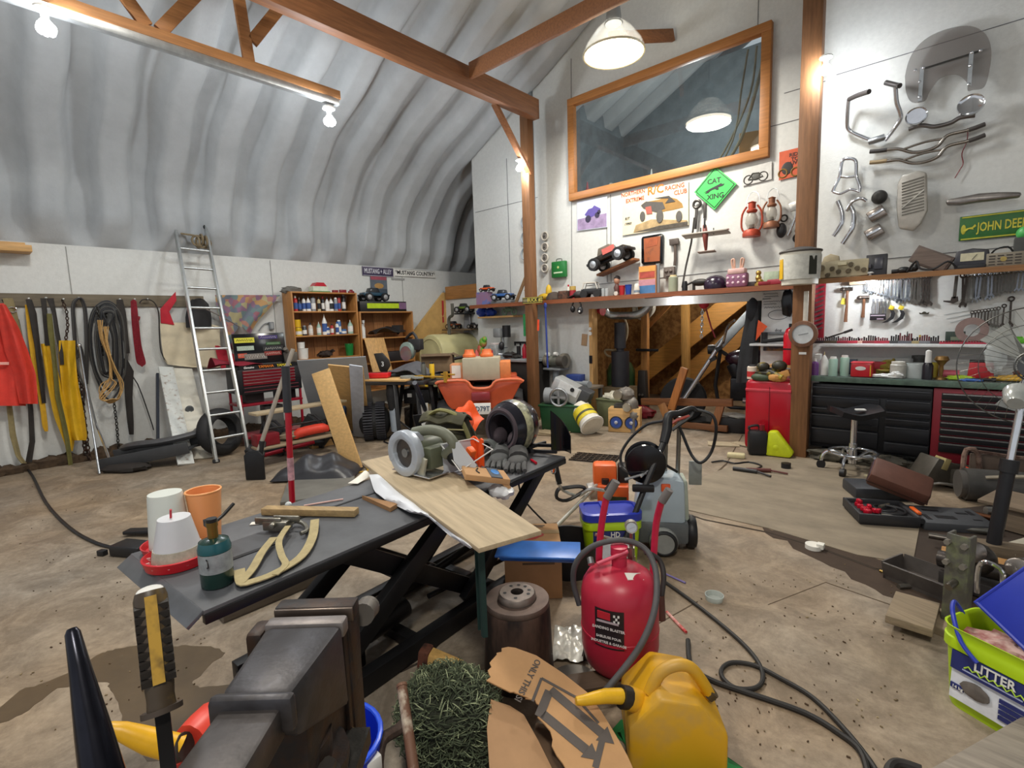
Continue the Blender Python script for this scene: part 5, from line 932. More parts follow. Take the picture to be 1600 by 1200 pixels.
for k,h in enumerate((.07,.07,.065,.065,.065,.065,.07,.1)): drw(-w/2+.055,w/2-.055,zz-h,zz,mat('141418',.4),metal('b5b8ba',.25)); zz-=h
for sx in (-1,1): obj('caster',B().cyl((sx*(w/2-.1),-.1,.055),(sx*(w/2-.1)+.04,-.1,.055),.055),RUB,t)
# things on the thick post
r=FW(1255,522,5.99); t=thing('dial_gauge','round white faced dial in a brown ring on the thick post','gauge',r); obj('ring',B().at().lathe([(.10,-.03),(.135,-.025),(.14,0),(.13,.03),(.10,.03)],32,ax='y',cap=False),wood('6e4a34',2),t); obj('face',B().lathe([(0,-.012),(.11,-.01)],32,ax='y',cap=False),mat('cfd3d4',.3,.2),t); obj('needle',B().beam((-.04,-.018,-.01),(.05,-.018,.01),.01,.004,(0,1,0)),GREY,t); obj('back',B().cyl((0,.0,0),(0,.035,0),.10),BLK,t)
solo('thermometer','narrow white thermometer strip on the thick post','thermometer',B().box(0,0,0,.045,.012,.37),mat('d8d4c8',.5,0,.1,14),tuple(FW(1259,483,6.015)),0,bev=.004)
solo('post_sticker','little white sticker low on the thick post','sticker',B().box(0,0,0,.07,.003,.025),WHT,tuple(FW(1254,552,6.02)))
# whiteboard area left of the thick post
r,f=FLf(1218,487,6.58); t=thing('whiteboard','whiteboard with handwritten notes and a sketched oval left of the thick post','whiteboard',r); obj('panel',pl(B(),f,[(1191,449),(1250,444),(1250,520),(1191,521)],0,.012),mat('c9cbca',.5,0,.04),t); obj('frame',pl(B(),f,[(1191,519),(1250,518),(1250,521),(1191,522)],.012,.02),GREY,t)
INK=mat('4a5058',.6)
for s,x,y in ((.14,1203,454),(.16,1204,459),(.15,1205,463),(.09,1198,467),(.2,1207,471),(.14,1203,475),(.22,1210,480),(.16,1236,452),(.14,1238,457)): obj('handwriting',scrawl(s,.022,8,.0028),INK,t,loc=f(x,y,.014))
text('dog',.05,INK,t,f(1216,516,.014),ex=.0006)
p=f(1216,492,.014); obj('drawn_oval',B().torus(p.x,p.y,p.z,.11,.003,'y',28,4,fy=.5),INK,t)
r=FW(1231,470,6.5); t=thing('black_mask','black plastic fairing piece hanging on the whiteboard','fairing',r); obj('shell',B().plate([(0,.19),(.05,.08),(.07,-.1),(.03,-.19),(-.05,-.16),(-.07,0),(-.05,.1)],-.02,.03),BLKG,t,.012)
t=thing('side_shelf','short white shelf below the whiteboard','shelf',(FW(1217,537,6.46).x,6.46,1.2)); obj('board',B().box(0,0,0,.58,.24,.025),mat('cfd2d4'),t,.003)
solo('black_clamp','long black clamp lying on the short white shelf','clamp',B().box(.05,0,.04,.4,.06,.04,rz=.1,ry=-.08).cyl((-.1,-.03,.03),(.2,-.02,.07),.018),BLK,(FW(1215,530,6.46).x,6.43,1.213),0,bev=.006); solo('black_jar','small black jar at the left end of the short white shelf','jar',B().cyl((0,0,0),(0,0,.13),.035),BLK,(FW(1195,530,6.46).x,6.44,1.213))
solo('wall_strip','dark strip with an orange label on the wall below the short shelf','sign',B().box(0,0,0,.36,.008,.05),mat('a8762e',.5,0,.3,5,0,h2='2e2e38',f=.45),tuple(FW(1218,545,6.59)))
# red refrigerator and the things on it
fx0,fx1=FW(1162,600,6.02).x,FW(1240,600,6.02).x
t=thing('red_fridge','glossy red vintage fridge lying low beside the thick post','fridge',((fx0+fx1)/2,6.27,0)); w=fx1-fx0-.02; RF=glossy('a90c20',.22)
obj('body',B().box(0,0,.42,w,.5,.80),RF,t,.05); obj('top_trim',B().box(0,-.245,.71,w-.02,.02,.03),mat('c8404e',.2),t,.006); obj('seam',B().box(.02,-.252,.4,.006,.006,.7),DRED,t); obj('base',B().box(0,.02,.02,w-.06,.4,.04),BLK,t)
put_bottle(0,(FW(1178,595,6.2).x,6.15,.82),1,.16,.06,'d8c8b8','26282c','b52c2c','cream paint can with a dark lid on the red fridge')
solo('yellow_drill','yellow and black cordless tools heaped on the red fridge','tools',B().ell(0,0,.06,.14,.1,.07,noise=.3).ell(-.06,-.03,.15,.07,.06,.05).ell(.1,0,.16,.08,.06,.06).cyl((.02,-.05,.1),(.16,-.1,.04),.03),mat('b8a030',.5,0,.5,9,0,h2='2c2a20',f=.5),(FW(1205,595,6.2).x,6.12,.82)); solo('green_pad','green sanding pad at the front of the red fridge','pad',B().ell(0,0,.03,.12,.06,.05),mat('3a4a34'),(FW(1192,596,6.1).x,6.07,.82))
solo('orange_strap','tan leather glove hanging at the right edge of the red fridge','glove',B().ell(0,0,.04,.1,.05,.05,noise=.3).box(.08,0,.08,.1,.05,.07,ry=-.4),mat('c08a4a',.7),(FW(1215,598,6.1).x,6.05,.82),0,bev=.01)
r=(FW(1236,580,6.3).x-.02,6.33,.98); t=thing('fire_extinguisher','red fire extinguisher standing beside the thick post','fire extinguisher',r); obj('cylinder',B().lathe([(0,0),(.07,0),(.075,.02),(.075,.33),(.05,.4),(.02,.42),(0,.42)],24),glossy('c4182a',.25),t); obj('valve',B().cyl((0,0,.42),(0,0,.46),.025),BLK,t); obj('band',B().lathe([(.077,.17),(.077,.185)],24,cap=False),BLK,t)
solo('extinguisher_block','small wooden shelf block carrying the fire extinguisher','shelf',B().box(0,0,0,.3,.2,.03),PINEX,(r[0]-.06,6.36,.962)); solo('small_bowl','white paper cup under the extinguisher shelf','cup',B().lathe([(0,0),(.045,0),(.06,.1),(.055,.1),(.04,.01),(0,.01)],18),WHT,(FW(1226,590,6.3).x,6.33,.82))
# on the floor before the fridge
p=F(1183,710); t=thing('black_jug','black plastic oil jug on the floor before the red fridge','jug',(p.x,p.y,0),.4); obj('body',B().box(0,0,.14,.2,.13,.28),BLK,t,.04); obj('neck',B().cyl((.04,0,.28),(.04,0,.34),.03),DRED,t); obj('handle',B().tube([(-.07,0,.26),(-.09,0,.31),(.0,0,.33),(.02,0,.28)],.014,6,sm=3),BLK,t)
p=F(1210,712); solo('yellow_case','bright yellow green plastic case leaning at the red fridge','case',B().plate([(-.1,0),(.14,0),(.17,.05),(-.0,.28),(-.08,.27)],-.06,.06).cyl((.0,-.065,.1),(.0,.065,.1),.04),mat('c4d018',.5),(p.x+.02,p.y,.005),.1,bev=.02)
# stool
p=F(1331,736); t=thing('rolling_stool','black saddle shop stool with a chrome ring base','stool',(p.x,p.y,0),.5)
obj('seat',B().sheet(lambda u,v:((u-.5)*.42*(1-.35*abs(v-.5)),(v-.5)*.40,.56+.10*abs(u-.42)**1.2+.02*math.sin(PI*v)),16,12,.05),mat('18191c',.35),t); obj('column',B().cyl((0,0,.26),(0,0,.53),.028).cyl((0,0,.08),(0,0,.28),.036),CHROME,t); obj('lever',B().cyl((.0,0,.46),(.17,.05,.44),.008).box(.19,.055,.435,.05,.02,.012),BLK,t); obj('foot_ring',B().torus(0,0,.19,.2,.011),CHROME,t); obj('white_tag',B().box(.0,-.12,.632,.08,.05,.01),WHT,t)
for k in range(5):
    a=2*PI*k/5+.3; c,s=math.cos(a),math.sin(a); g=obj('leg',B().tube([(c*.03,s*.03,.12),(c*.16,s*.16,.19),(c*.24,s*.24,.15),(c*.26,s*.26,.07)],.014,8,sm=3),CHROME,t); obj('caster',B().cyl((c*.26-s*.02,s*.26+c*.02,.04),(c*.26+s*.02,s*.26-c*.02,.04),.04),BLK,g)
solo('hockey_puck','small round black rubber puck on the plywood sheet','puck',B().cyl((0,0,0),(0,0,.05),.045),BLK,tuple(F(1228,731,.006)))
# nearer the camera a pixel is smaller: bring the bench things to their true size
for o in list(COL.objects):
    l=o.location
    if o.parent is None and o.get('category') and -1.24<l.x<2.6 and 6.05<l.y<6.6 and .87<l.z<2.1 and o['category'] not in ('wrench','hammer','shelf','workbench','board','post','whiteboard','drawing','gauge','thermometer','sticker','grille','handlebar','mirrors','backrest','pipe','console','windshield','light bulb','sign','bucket','fire extinguisher') and o.name.split('.')[0]!='wrench':
        k=112/(787/(-.672*l.x+.74*l.y)*1.05); o.scale=(k,k,k)
        if o['category']=='disc': o.location.z=ZW+.19*k
        if o['category']=='case': o.location.z=ZU+.03
# ---------------------------------------------------------------- back room and left bench
def BY(px,py,Y): return FW(px,py,Y)
def bpost(label,px0,py0,px1,py1,Y,w,d=.09,name='timber',m=None):
    a,c=BY(px0,py0,Y),BY(px1,py1,Y); return solo(name,label,'timber',B().beam((0,0,0),c-a,w,d,(0,1,0)),m or wood('a8733c',2),tuple(a),bev=.004)
bpost('dark wooden post standing in the back room with a steel bar across it',1008,635,1008,477,7.6,.11)
bpost('pale stud in the back room right of the dark post',1072,600,1071,470,8.6,.13,m=wood('b98a4a',2))
bpost('wide stair plank rising to the right in the back room',985,600,1170,452,8.9,.34,.05,m=wood('b9843f',0))
bpost('lower wide stair plank along the back wall',1040,620,1200,480,9.2,.40,.05,m=wood('b07c3c',0))
bpost('thin diagonal brace beside the dark post',1012,512,1050,472,7.75,.06,.04)
bpost('grey board leaning in the back room above the motorcycle',1120,545,1180,480,8.2,.13,.03,m=mat('a9b2ba',.5))
solo('steel_bar','black crossbar fixed to the dark post','bar',B().cyl((-.19,0,0),(.19,0,0),.022),BLK,tuple(BY(1011,547,7.5)))
p=BY(1008,622,7.5); t=thing('hydraulic_jack','tall dark steel column on a red tray at the dark post','jack',(p.x,7.42,0)); obj('column',B().box(0,0,.36,.2,.1,.72,tx=.6),mat('3a3430',.5,.4),t,.01); obj('tray',B().box(.0,-.05,.05,.42,.22,.05),mat('8e1c24'),t,.005); b=B()
for k in range(7): b.cyl((-.18+.06*k,-.1,.07),(-.18+.06*k,-.1,.12),.014)
obj('tray_pegs',b,mat('8e1c24'),t); obj('bolt',B().cyl((-.02,-.06,.33),(-.02,-.08,.33),.02).cyl((.03,-.06,.33),(.03,-.08,.33),.02),CHROME,t)
solo('foil_duct','silver foil duct under the shelf in the back room','duct',B().tube([(0,0,.08),(.05,.05,0),(.2,.1,-.02),(.5,.1,-.02),(.62,.15,.05),(.68,.2,.15)],.06,12,sm=4),metal('b9bcbe',.3,.2,30),tuple(BY(945,492,7.)))
solo('red_horn','red and white horn at the left end of the foil duct','horn',B().lathe([(.02,0),(.03,.05),(.09,.16)],18,ax='x').box(-.03,0,-.08,.05,.05,.16),mat('a02030',.4),tuple(BY(928,485,6.75)))
solo('hose_coil','white hose coil hanging behind the dark post','hose',B().torus(0,0,0,.17,.02,'y').torus(0,.03,.01,.15,.02,'y').torus(0,-.03,-.02,.18,.02,'y').torus(0,.06,0,.165,.02,'y'),mat('c9c6bc',.5),tuple(BY(1006,480,7.85)))
solo('cream_hose','cream hose hanging in a loop in the back room','hose',B().tube([BY(x,y,7.4)-BY(975,500,7.4) for x,y in ((973,492),(980,510),(978,530),(965,546),(946,547),(950,556),(972,560))],.018,7,sm=5),mat('b8a888',.6),tuple(BY(975,500,7.4)))
t=thing('wooden_jamb','narrow wooden jamb at the left side of the opening','post',(ol+.02,6.62,0)); obj('board',B().box(0,.02,.86,.06,.14,1.72),PINE,t); obj('hinge',B().box(.0,-.055,.95,.05,.02,.12),BLK,t); obj('tag',B().cyl((0,-.06,1.35),(0,-.07,1.35),.03).cyl((0,-.06,1.42),(0,-.07,1.42),.025),WHT,t)
solo('black_drum','tall black canister inside the opening at the left jamb','canister',B().cyl((0,0,.5),(0,0,1.05),.14).cyl((0,0,1.05),(0,0,1.12),.06).cyl((0,0,1.1),(0,0,1.5),.09),mat('222228',.5),(ol+.28,7.0,0))
solo('black_drum_stand','wooden crate under the black canister','crate',B().box(0,0,.25,.4,.36,.5),wood('6a5a40',0),(ol+.28,7.0,0),bev=.006)
t=thing('green_barrel','dark green gas bottle inside the opening','gas bottle',(BY(970,600,7.3).x,7.3,0)); obj('body',B().lathe([(0,.3),(.2,.3),(.23,.38),(.23,.72),(.17,.84),(.05,.88),(0,.88)],24),mat('2c4424',.35),t); obj('valve',B().cyl((0,0,.88),(0,0,.96),.04),metal('a8a890'),t); obj('stand',B().box(0,0,.15,.4,.4,.3),mat('3a3226'),t)
p=F(962,640); t=thing('olive_bin','olive plastic bin filled with clutter at the opening','bin',(BY(960,640,6.4).x,6.45,0)); obj('body',B().box(0,0,.2,.42,.36,.4,tx=1.08,ty=1.08),mat('6f7355',.5),t,.02); obj('contents',B().ell(0,0,.42,.18,.15,.08,noise=.5),mat('b8b4a4',.7,0,.3),t); obj('rim',B().box(0,0,.39,.46,.40,.03),mat('5f6348'),t,.008)
t=thing('engine_part','grey gearbox casting resting in front of the olive bin','engine part',(BY(978,630,6.15).x,6.15,.0)); obj('casting',B().ell(0,0,.52,.12,.1,.1,noise=.25).ell(.08,0,.38,.1,.09,.12,noise=.25).ell(.12,0,.24,.09,.08,.1,noise=.2).box(.1,0,.1,.14,.14,.22),mat('77716a',.5,.4,.3,14),t); obj('flange',B().cyl((-.06,-.1,.52),(-.06,-.13,.52),.07).cyl((.08,-.1,.36),(.08,-.13,.36),.06),metal('b8b4aa'),t)
# motorcycle
mp=BY(1080,640,7.3); t=thing('motorcycle','black chopper motorcycle with chrome forks standing in the back room','motorcycle',(mp.x+.3,7.25,.02),PI*.1,sc=1.06)
def wheel(x,R,w):
    g=obj('wheel_tyre',B().at(x,0,R).lathe([(R-.06,-w/2),(R-.02,-w/2),(R,-w*.3),(R,w*.3),(R-.02,w/2),(R-.06,w/2)],32,ax='y').at(),RUB,t); b=B()
    for k in range(16): a=2*PI*k/16; b.cyl((x,0,R),(x+(R-.06)*math.cos(a),.02*(-1)**k,R+(R-.06)*math.sin(a)),.004,n=5)
    obj('spokes',b,CHROME,g); obj('hub',B().cyl((x,-.08,R),(x,.08,R),.05),CHROME,g)
wheel(-.35,.31,.1); wheel(1.25,.3,.15)
for s in (-1,1):
    q=obj('fork_tube',B().cyl((-.33,s*.12,.32),(.14,s*.12,1.12),.03),CHROME,t); obj('fork_slider',B().cyl((-.36,s*.10,.28),(-.18,s*.1,.57),.036),metal('9a9ca0',.3),q)
obj('triple_clamp',B().box(.1,0,1.02,.08,.3,.05,ry=-.5).box(.03,0,.88,.08,.3,.05,ry=-.5),BLK,t); obj('handlebar',B().tube([(.15,0,1.08),(.2,.12,1.3),(.28,.36,1.38)],.016,8,sm=3).tube([(.15,0,1.08),(.2,-.12,1.3),(.28,-.36,1.38)],.016,8,sm=3),CHROME,t)
obj('fuel_tank',B().ell(.45,0,.88,.28,.15,.13),glossy('2a1420',.2),t); obj('saddlebag',B().box(.95,-.2,.5,.4,.16,.34),BLK,t,.04); obj('seat',B().ell(.92,0,.76,.25,.14,.07),BLK,t); obj('engine',B().box(.45,0,.48,.4,.3,.3).cyl((.4,0,.55),(.28,0,.82),.1).cyl((.5,0,.55),(.62,0,.82),.1),mat('1c1c20',.35,.4,.3,20),t,.02); obj('frame',B().tube([(.12,0,1.0),(.1,0,.3),(.7,0,.22),(1.2,0,.32),(.95,0,.7),(.4,0,.82),(.12,0,.98)],.025,8,sm=3),BLK,t); obj('rear_fender',B().tube([(.95,0,.6),(1.1,0,.66),(1.35,0,.65),(1.55,0,.5)],.09,10,sm=3,flat=1.),BLK,t); obj('headlamp',B().at(.02,0,1.0).lathe([(.0,-.07),(.06,-.06),(.07,0),(.04,.06),(0,.07)],20,ax='x').at(),BLK,t); obj('exhaust',B().cyl((.4,-.2,.35),(1.4,-.2,.3),.04),CHROME,t)
p=BY(1100,470,6.9); t=thing('chain_hoist','red chain hoist hanging under the shelf above the motorcycle','hoist',p); obj('body',B().ell(0,0,-.03,.07,.06,.08),mat('a81c2c'),t); obj('hook',B().cyl((0,0,.05),(0,0,.25),.012),STEEL,t); obj('chain',chain(B(),[(-.02,0,-.1),(-.03,0,-.5)],.022,.007),STEEL,t); obj('strap',B().tube([(.02,0,-.08),(.1,.0,-.35),(.16,0,-.5)],.01,6),DRED,t)
r,f=FLf(1165,530,6.75); t=thing('black_apron','long dark coat hanging at the right side of the opening','coat',r); obj('body',drape(f,[(465,1172,1190),(480,1168,1190),(500,1166,1189),(520,1162,1185),(560,1155,1184),(598,1150,1183)],.08,.03,1.5,12,20,.03,bulge=.06),mat('35373a',.8,0,.2,6,.2),t); obj('hood',B().ell(*f(1178,482,.1),.09,.08,.17),mat('22242a',.7),t)
r,f=FLf(1190,520,6.5); solo('orange_flag','small orange warning flag beside the dark coat','flag',pl(B(),f,[(1186,500),(1200,510),(1182,532),(1184,512)],.02,.03),mat('e85a28',.6),r)
bpost('orange brown plank leaning in front of the motorcycle',1049,640,1070,575,6.6,.10,.06,m=wood('a86a34',2))
t=thing('wooden_ramp','low wooden trestle on the floor before the motorcycle','trestle',(F(1115,645).x,6.75,0)); 
obj('rail',B().beam((-.55,0,.33),(.75,0,.42),.06,.1),wood('7d4f2c',0),t,.004); obj('leg',B().beam((-.05,-.05,.0),(-.25,0,.36),.12,.05,(0,1,0)),wood('9a6a3c',2),t,.004); obj('leg',B().beam((.5,0,.0),(.6,0,.38),.1,.05,(0,1,0)),wood('8a5a34',2),t,.004); obj('lower_rail',B().beam((-.1,-.02,.05),(.7,-.02,.07),.06,.08),wood('6d4526',0),t,.004)
solo('grey_slabs','dark grey broken slabs behind the pressure washer','rubble',B().ell(0,0,.05,.35,.2,.07,noise=.6),mat('4a4846',.9),tuple(F(1110,660)))
solo('black_case','black case with papers on top near the red fridge','case',B().box(0,0,.1,.5,.32,.2),BLK,tuple(F(1140,675)+Vector((0,.1,0))),.2,bev=.01); solo('paper_heap','crumpled papers on the black case','papers',B().ell(0,0,.01,.22,.12,.03,noise=.7),mat('b5b2aa',.8),tuple(F(1140,675)+Vector((0,.1,.2))))
solo('red_toolbag','dark red crumpled bag behind the speaker box','bag',B().ell(0,0,.08,.2,.13,.1,noise=.4),DRED,tuple(F(1003,652)))
# small machines right of left post
gp=BY(868,600,6.4); t=thing('grinder_stand','bench grinder on a pedestal against the wall right of the left post','grinder',(gp.x,6.42,0))
obj('pedestal',B().cyl((0,0,0),(0,0,.78),.05).box(0,0,.02,.3,.25,.04),mat('8b9297',.5),t); obj('table',B().box(0,0,.8,.34,.24,.03),GREY,t,.004); obj('motor',B().cyl((-.12,0,.93),(.12,0,.93),.085),mat('77796f',.5,.3),t); obj('wheel_guard',B().cyl((-.2,0,.93),(-.13,0,.93),.1),mat('8a8478',.5,.3),t,.01); obj('wheel_guard',B().cyl((.13,0,.93),(.21,0,.93),.12),mat('8a8478',.5,.3),t,.01); obj('grinding_wheel',B().cyl((.1,-.06,.93),(.22,-.06,.93),.085),mat('4a4640'),t); obj('lamp',B().cyl((-.14,-.06,1.03),(-.08,-.06,1.03),.03).cyl((.02,-.06,1.04),(.08,-.06,1.04),.03),WHT,t)
t=thing('side_table','small worktable with tools right of the bench grinder','table',(BY(905,600,6.3).x,6.3,0)); obj('table_top',B().box(0,0,.55,.55,.5,.04),wood('6f665a',0),t,.004)
for sx in (-1,1):
    for sy in (-1,1): obj('leg',B().box(sx*.24,sy*.21,.27,.05,.05,.53),mat('4a4844'),t)
solo('blue_box','small blue parts box on the worktable','box',B().box(0,0,.08,.24,.18,.15),mat('243a78'),(BY(898,575,6.4).x,6.42,.571),0,bev=.008); solo('grey_tool','grey angle tool lying on the worktable','tool',B().cyl((-.2,0,.04),(.1,-.05,.05),.035).cyl((.1,-.05,.05),(.22,-.08,.05),.05),GREY,(BY(905,590,6.2).x,6.22,.571))
solo('wall_patch','torn brown paper pinned to the wall left of the opening','paper',B().box(0,0,0,.1,.006,.18,ry=.1),mat('a98a6a',.8),tuple(FW(913,531,6.59)))
# left bench behind the first post
t=thing('left_bench','dark workbench with a grey edge left of the first post','workbench',(-5.75,6.3,.97)); obj('bench_top',B().box(0,0,-.025,1.35,.5,.05),mat('9a9fa2',.4,.3),t,.004); obj('cabinet',B().box(0,.03,-.5,1.3,.42,.86),mat('2c2927',.5),t,.006); obj('drawer',B().box(-.2,-.19,-.25,.7,.02,.2),mat('3a3230'),t,.004); obj('drawer',B().box(-.2,-.19,-.5,.7,.02,.2),mat('352c2c'),t,.004)
t=thing('inner_shelf','small plank shelf under the long shelf left of the first post','shelf',(FW(780,494,6.45).x,6.46,1.66)); obj('board',B().box(0,0,0,.85,.25,.03),PINEX,t,.003)
solo('blue_bins','cluster of blue plastic bags on the small plank shelf','bag',B().ell(-.12,0,.08,.13,.08,.08,noise=.4).ell(.08,0,.07,.12,.08,.07,noise=.4),mat('2448b0',.4),(FW(762,488,6.45).x,6.44,1.675))
solo('toy_dirt_bike','little white and green toy motorcycle on the small plank shelf','toy',B().torus(-.1,0,.06,.05,.014,'y',18,6).torus(.12,0,.06,.05,.014,'y',18,6).ell(0,0,.1,.08,.03,.04).cyl((-.1,0,.06),(-.04,0,.18),.01),mat('7a9a80',.4),(FW(795,488,6.4).x,6.4,1.675))
t=thing('rag_jacket','grey shirt hanging left of the blue bags','shirt',tuple(FW(733,500,6.97))); obj('cloth',B().sheet(lambda u,v:((u-.5)*(.14+.12*v),-.04-.03*math.sin(9*u),-.45*v+.2),10,10,.01),mat('8d8d8f',.8),t)
solo('green_tag','green slotted plastic sheet at the left side of the first post','sheet',B().box(0,0,0,.14,.01,.36),mat('2f9a58',.5,0,.2,30),tuple(FW(823,508,6.3)))
sh=thing('tank_shelf','short shelf with toy trucks above the cream oil tank','shelf',(FW(722,521,6.85).x-.05,6.86,1.45)); obj('board',B().box(0,0,0,.85,.26,.03),wood('6f5a42',0),sh,.003)
toycar('orange brown toy truck on the shelf above the cream tank',(FW(708,517,6.8).x,6.82,1.465),.0,.32,'8a4526',.05)
toycar('small dark toy car right of the brown toy truck',(FW(737,519,6.8).x,6.85,1.465),.2,.22,'3a302c',.04)
toycar('green toy buggy high at the left end of the long shelf',(FW(722,478,6.8).x,6.85,1.78),.3,.36,'5f7a28',.06); solo('wall_bracket','dark bracket carrying the green toy buggy','bracket',B().box(0,0,0,.3,.3,.03).box(0,.13,.0,.04,.03,.2),BLK,(FW(722,478,6.8).x,6.87,1.762))
# bench clutter
def onL(px,Y=6.25): return (FW(px,560,Y).x,Y,.97)
solo('green_plush','green and red plush toy sitting on the left bench','toy',B().ell(0,0,.12,.07,.06,.12).ell(.06,0,.25,.08,.06,.09).ell(.12,-.02,.31,.05,.04,.05).ell(-.05,-.05,.04,.06,.05,.05),mat('4fb838',.5,0,.3,8,0,h2='c05a4a',f=.4),onL(752))
t=thing('drill_press','grey drill press on the left bench','drill press',onL(783,6.3)); obj('column',B().cyl((0,.05,0),(0,.05,.5),.03),STEEL,t); obj('head',B().box(0,0,.42,.15,.22,.16),mat('8a8e90',.4,.2),t,.02); obj('table',B().box(0,-.02,.16,.2,.18,.02),GREY,t); obj('motor',B().cyl((.12,.03,.34),(.12,.03,.54),.07),BLK,t); obj('base',B().box(0,0,.02,.24,.24,.04),GREY,t,.004)
t=thing('silver_tank','silver engine block on the left bench','engine part',onL(775,6.2)); obj('block',B().box(0,0,.12,.24,.2,.2,tx=.7),mat('a9acac',.35,.4,.3,12),t,.015); obj('cover',B().box(0,0,.235,.14,.12,.03),mat('c4b8b4'),t,.004); obj('knob',B().ell(.14,0,.2,.05,.05,.07),BLK,t)
solo('red_can','red soda can on the left bench','can',B().cyl((0,0,0),(0,0,.13),.034),mat('b83038',.4,0,.3,16),onL(770,6.12)); solo('black_gear','black and white ball mitt on the left bench','glove',B().ell(0,0,.06,.1,.08,.07,noise=.3),mat('2a2a28',.5,0,.5,6,0,h2='b8b4ac',f=.63),onL(760,6.16))
solo('red_funnel','red funnel upside down at the left end of the left bench','funnel',B().lathe([(.07,0),(.03,.09),(.015,.13),(.0,.13)],18),mat('c8544c'),onL(745,6.15)); solo('red_bottle','red oil bottle standing on the left bench near the post','bottle',B().lathe([(0,0),(.04,0),(.04,.16),(.015,.22),(0,.24)],16),RED,onL(820,6.25)); solo('black_can','black spray can beside the red oil bottle','can',B().cyl((0,0,0),(0,0,.2),.035),BLK,onL(811,6.2)); solo('parts_heap','dark heap of small parts on the left bench','parts',B().ell(0,0,.04,.16,.1,.06,noise=.6),mat('3a3836',.5,.3,.4,16),onL(800,6.15))
solo('coat_rack','black rail with pegs on the wall above the left bench','rail',B().box(0,0,0,.3,.02,.03).box(-.12,-.02,-.03,.015,.03,.05).box(0,-.02,-.03,.015,.03,.05).box(.12,-.02,-.03,.015,.03,.05),BLK,tuple(FW(814,535,6.58)))
# cream oil tank and OSB stair boards
t=thing('oil_tank','cream rounded heating oil tank behind the table saw','tank',(-7.55,6.75,0)); n=[]; 
for k in range(13): a=PI*k/12; n.append((.36*math.cos(a),1.02+.36*math.sin(a)))
for k in range(13): a=PI+PI*k/12; n.append((.36*math.cos(a),.62+.36*math.sin(a)))
CT=mat('cfc794',.4,0,.08,3,.02); obj('shell',B().plate(n,-.7,.7),CT,t,.03); obj('end_ring',B().tube([(x*.85,-.705,.82+(z-.82)*.85) for x,z in n],.012,6,True),mat('b8ae80'),t); obj('rust_patch',B().box(-.02,-.2,1.382,.25,.3,.006),rust('8a5a3c','b09a6a'),t)
for sx in (-1,1):
    for sy in (-1,1): obj('leg',B().cyl((sx*.22,sy*.55,0),(sx*.22,sy*.55,.4),.02),IRON,t)
obj('vent_pipe',B().tube([(.1,-.3,1.36),(.1,-.3,1.62),(.14,-.3,1.7),(.22,-.3,1.74),(.22,-.3,1.95)],.03,8,sm=3),mat('5d5b52',.5,.4),t)
solo('stair_board','pale plywood stair side rising along the left wall behind the bookcase','board',B().plate([(6.0,0.3),(6.0,1.3),(6.95,2.22),(7.0,2.22),(7.0,.3)],-8.2,-8.15,'x'),mat('c9a262',.7,0,.12,6),(0,0,0)); solo('stair_landing','plywood landing edge at the top of the stair side','board',B().box(0,0,0,1.3,.05,.26),wood('a8743c',0),(-7.45,6.98,2.2),bev=.003)
solo('bolt_cutter','red handled bolt cutter hanging above the cream tank','bolt cutter',B().tube([(-.04,0,.2),(-.03,0,-.05),(0,0,-.14)],.02,8).tube([(.05,0,.2),(.04,0,-.05),(.0,0,-.14)],.02,8).box(.01,0,-.19,.07,.03,.12),mat('b0242c'),tuple(FW(690,485,6.9)))
# loft contents
for i,(x,c,h,r_,lab) in enumerate([(918,'a02030',.28,.03,'red bottle on the loft window sill'),(938,'d8d8d4',.12,.05,'white mug on the loft window sill'),(955,'b8b0a0',.18,.08,'pale figurine on the loft window sill'),(977,'a83a6a',.1,.05,'pink ball on the loft window sill'),(1018,'d0d0cc',.24,.025,'slim white bottle on the loft window sill')]):
    p=FW(x,300,6.85); solo('sill_ornament',lab,'ornament',B().lathe([(0,0),(r_,0),(r_*1.1,h*.5),(r_*.5,h*.8),(r_*.3,h),(0,h)],14),mat(c,.4),(p.x,6.85,3.27+.12))
solo('loft_sill','narrow inner sill of the loft window','sill',B().box(0,0,0,2.7,.3,.05),PINEX,((wl+wr)/2,6.86,3.365))
p=FW(1140,230,6.95); solo('loft_cable','bundle of tan cables hanging inside the loft window','cable',B().tube([(-.5,0,-.4),(-.2,.1,-.25),(.1,0,.0),(.25,0,.4),(.4,0,1.)],.02,6,sm=5).tube([(-.45,0,-.5),(-.1,.1,.0),(.2,.1,.6),(.3,0,1.1)],.014,6,sm=5).tube([(-.35,.05,-.5),(.0,.1,.1),(.1,.1,.7),(.2,0,1.1)],.012,6,sm=5),mat('8f8470',.6),p)
solo('loft_boxes','stack of cardboard boxes inside the loft','box',B().box(0,0,.3,.6,.5,.6).box(.1,0,.75,.4,.4,.3),CARD,(-2.6,8.2,3.27),.3,bev=.006)
ptlight('loft_fill',(-3.2,8.0,4.4),70,.06)  # point light without a fixture, added to brighten the loft behind the glass
ptlight('backroom_fill',(-2.9,8.0,2.1),75,.06,(1,.93,.82))  # added light that brightens the room behind the opening
t=thing('light_bulb','added bare bulb for the fill light under the back room ceiling','light bulb',(-2.9,8.0,2.1)); obj('globe',B().ell(0,0,0,.04,.04,.05),mat('ffffff',.4,0,0,em=10),t); obj('socket',B().cyl((0,0,.04),(0,0,.17),.02),WHT,t)  # unseen bulb made up to go with the added back room light
# ---------------------------------------------------------------- middle of the floor
PINEF=lambda a: wood('cfa86e',a,.6,.16)
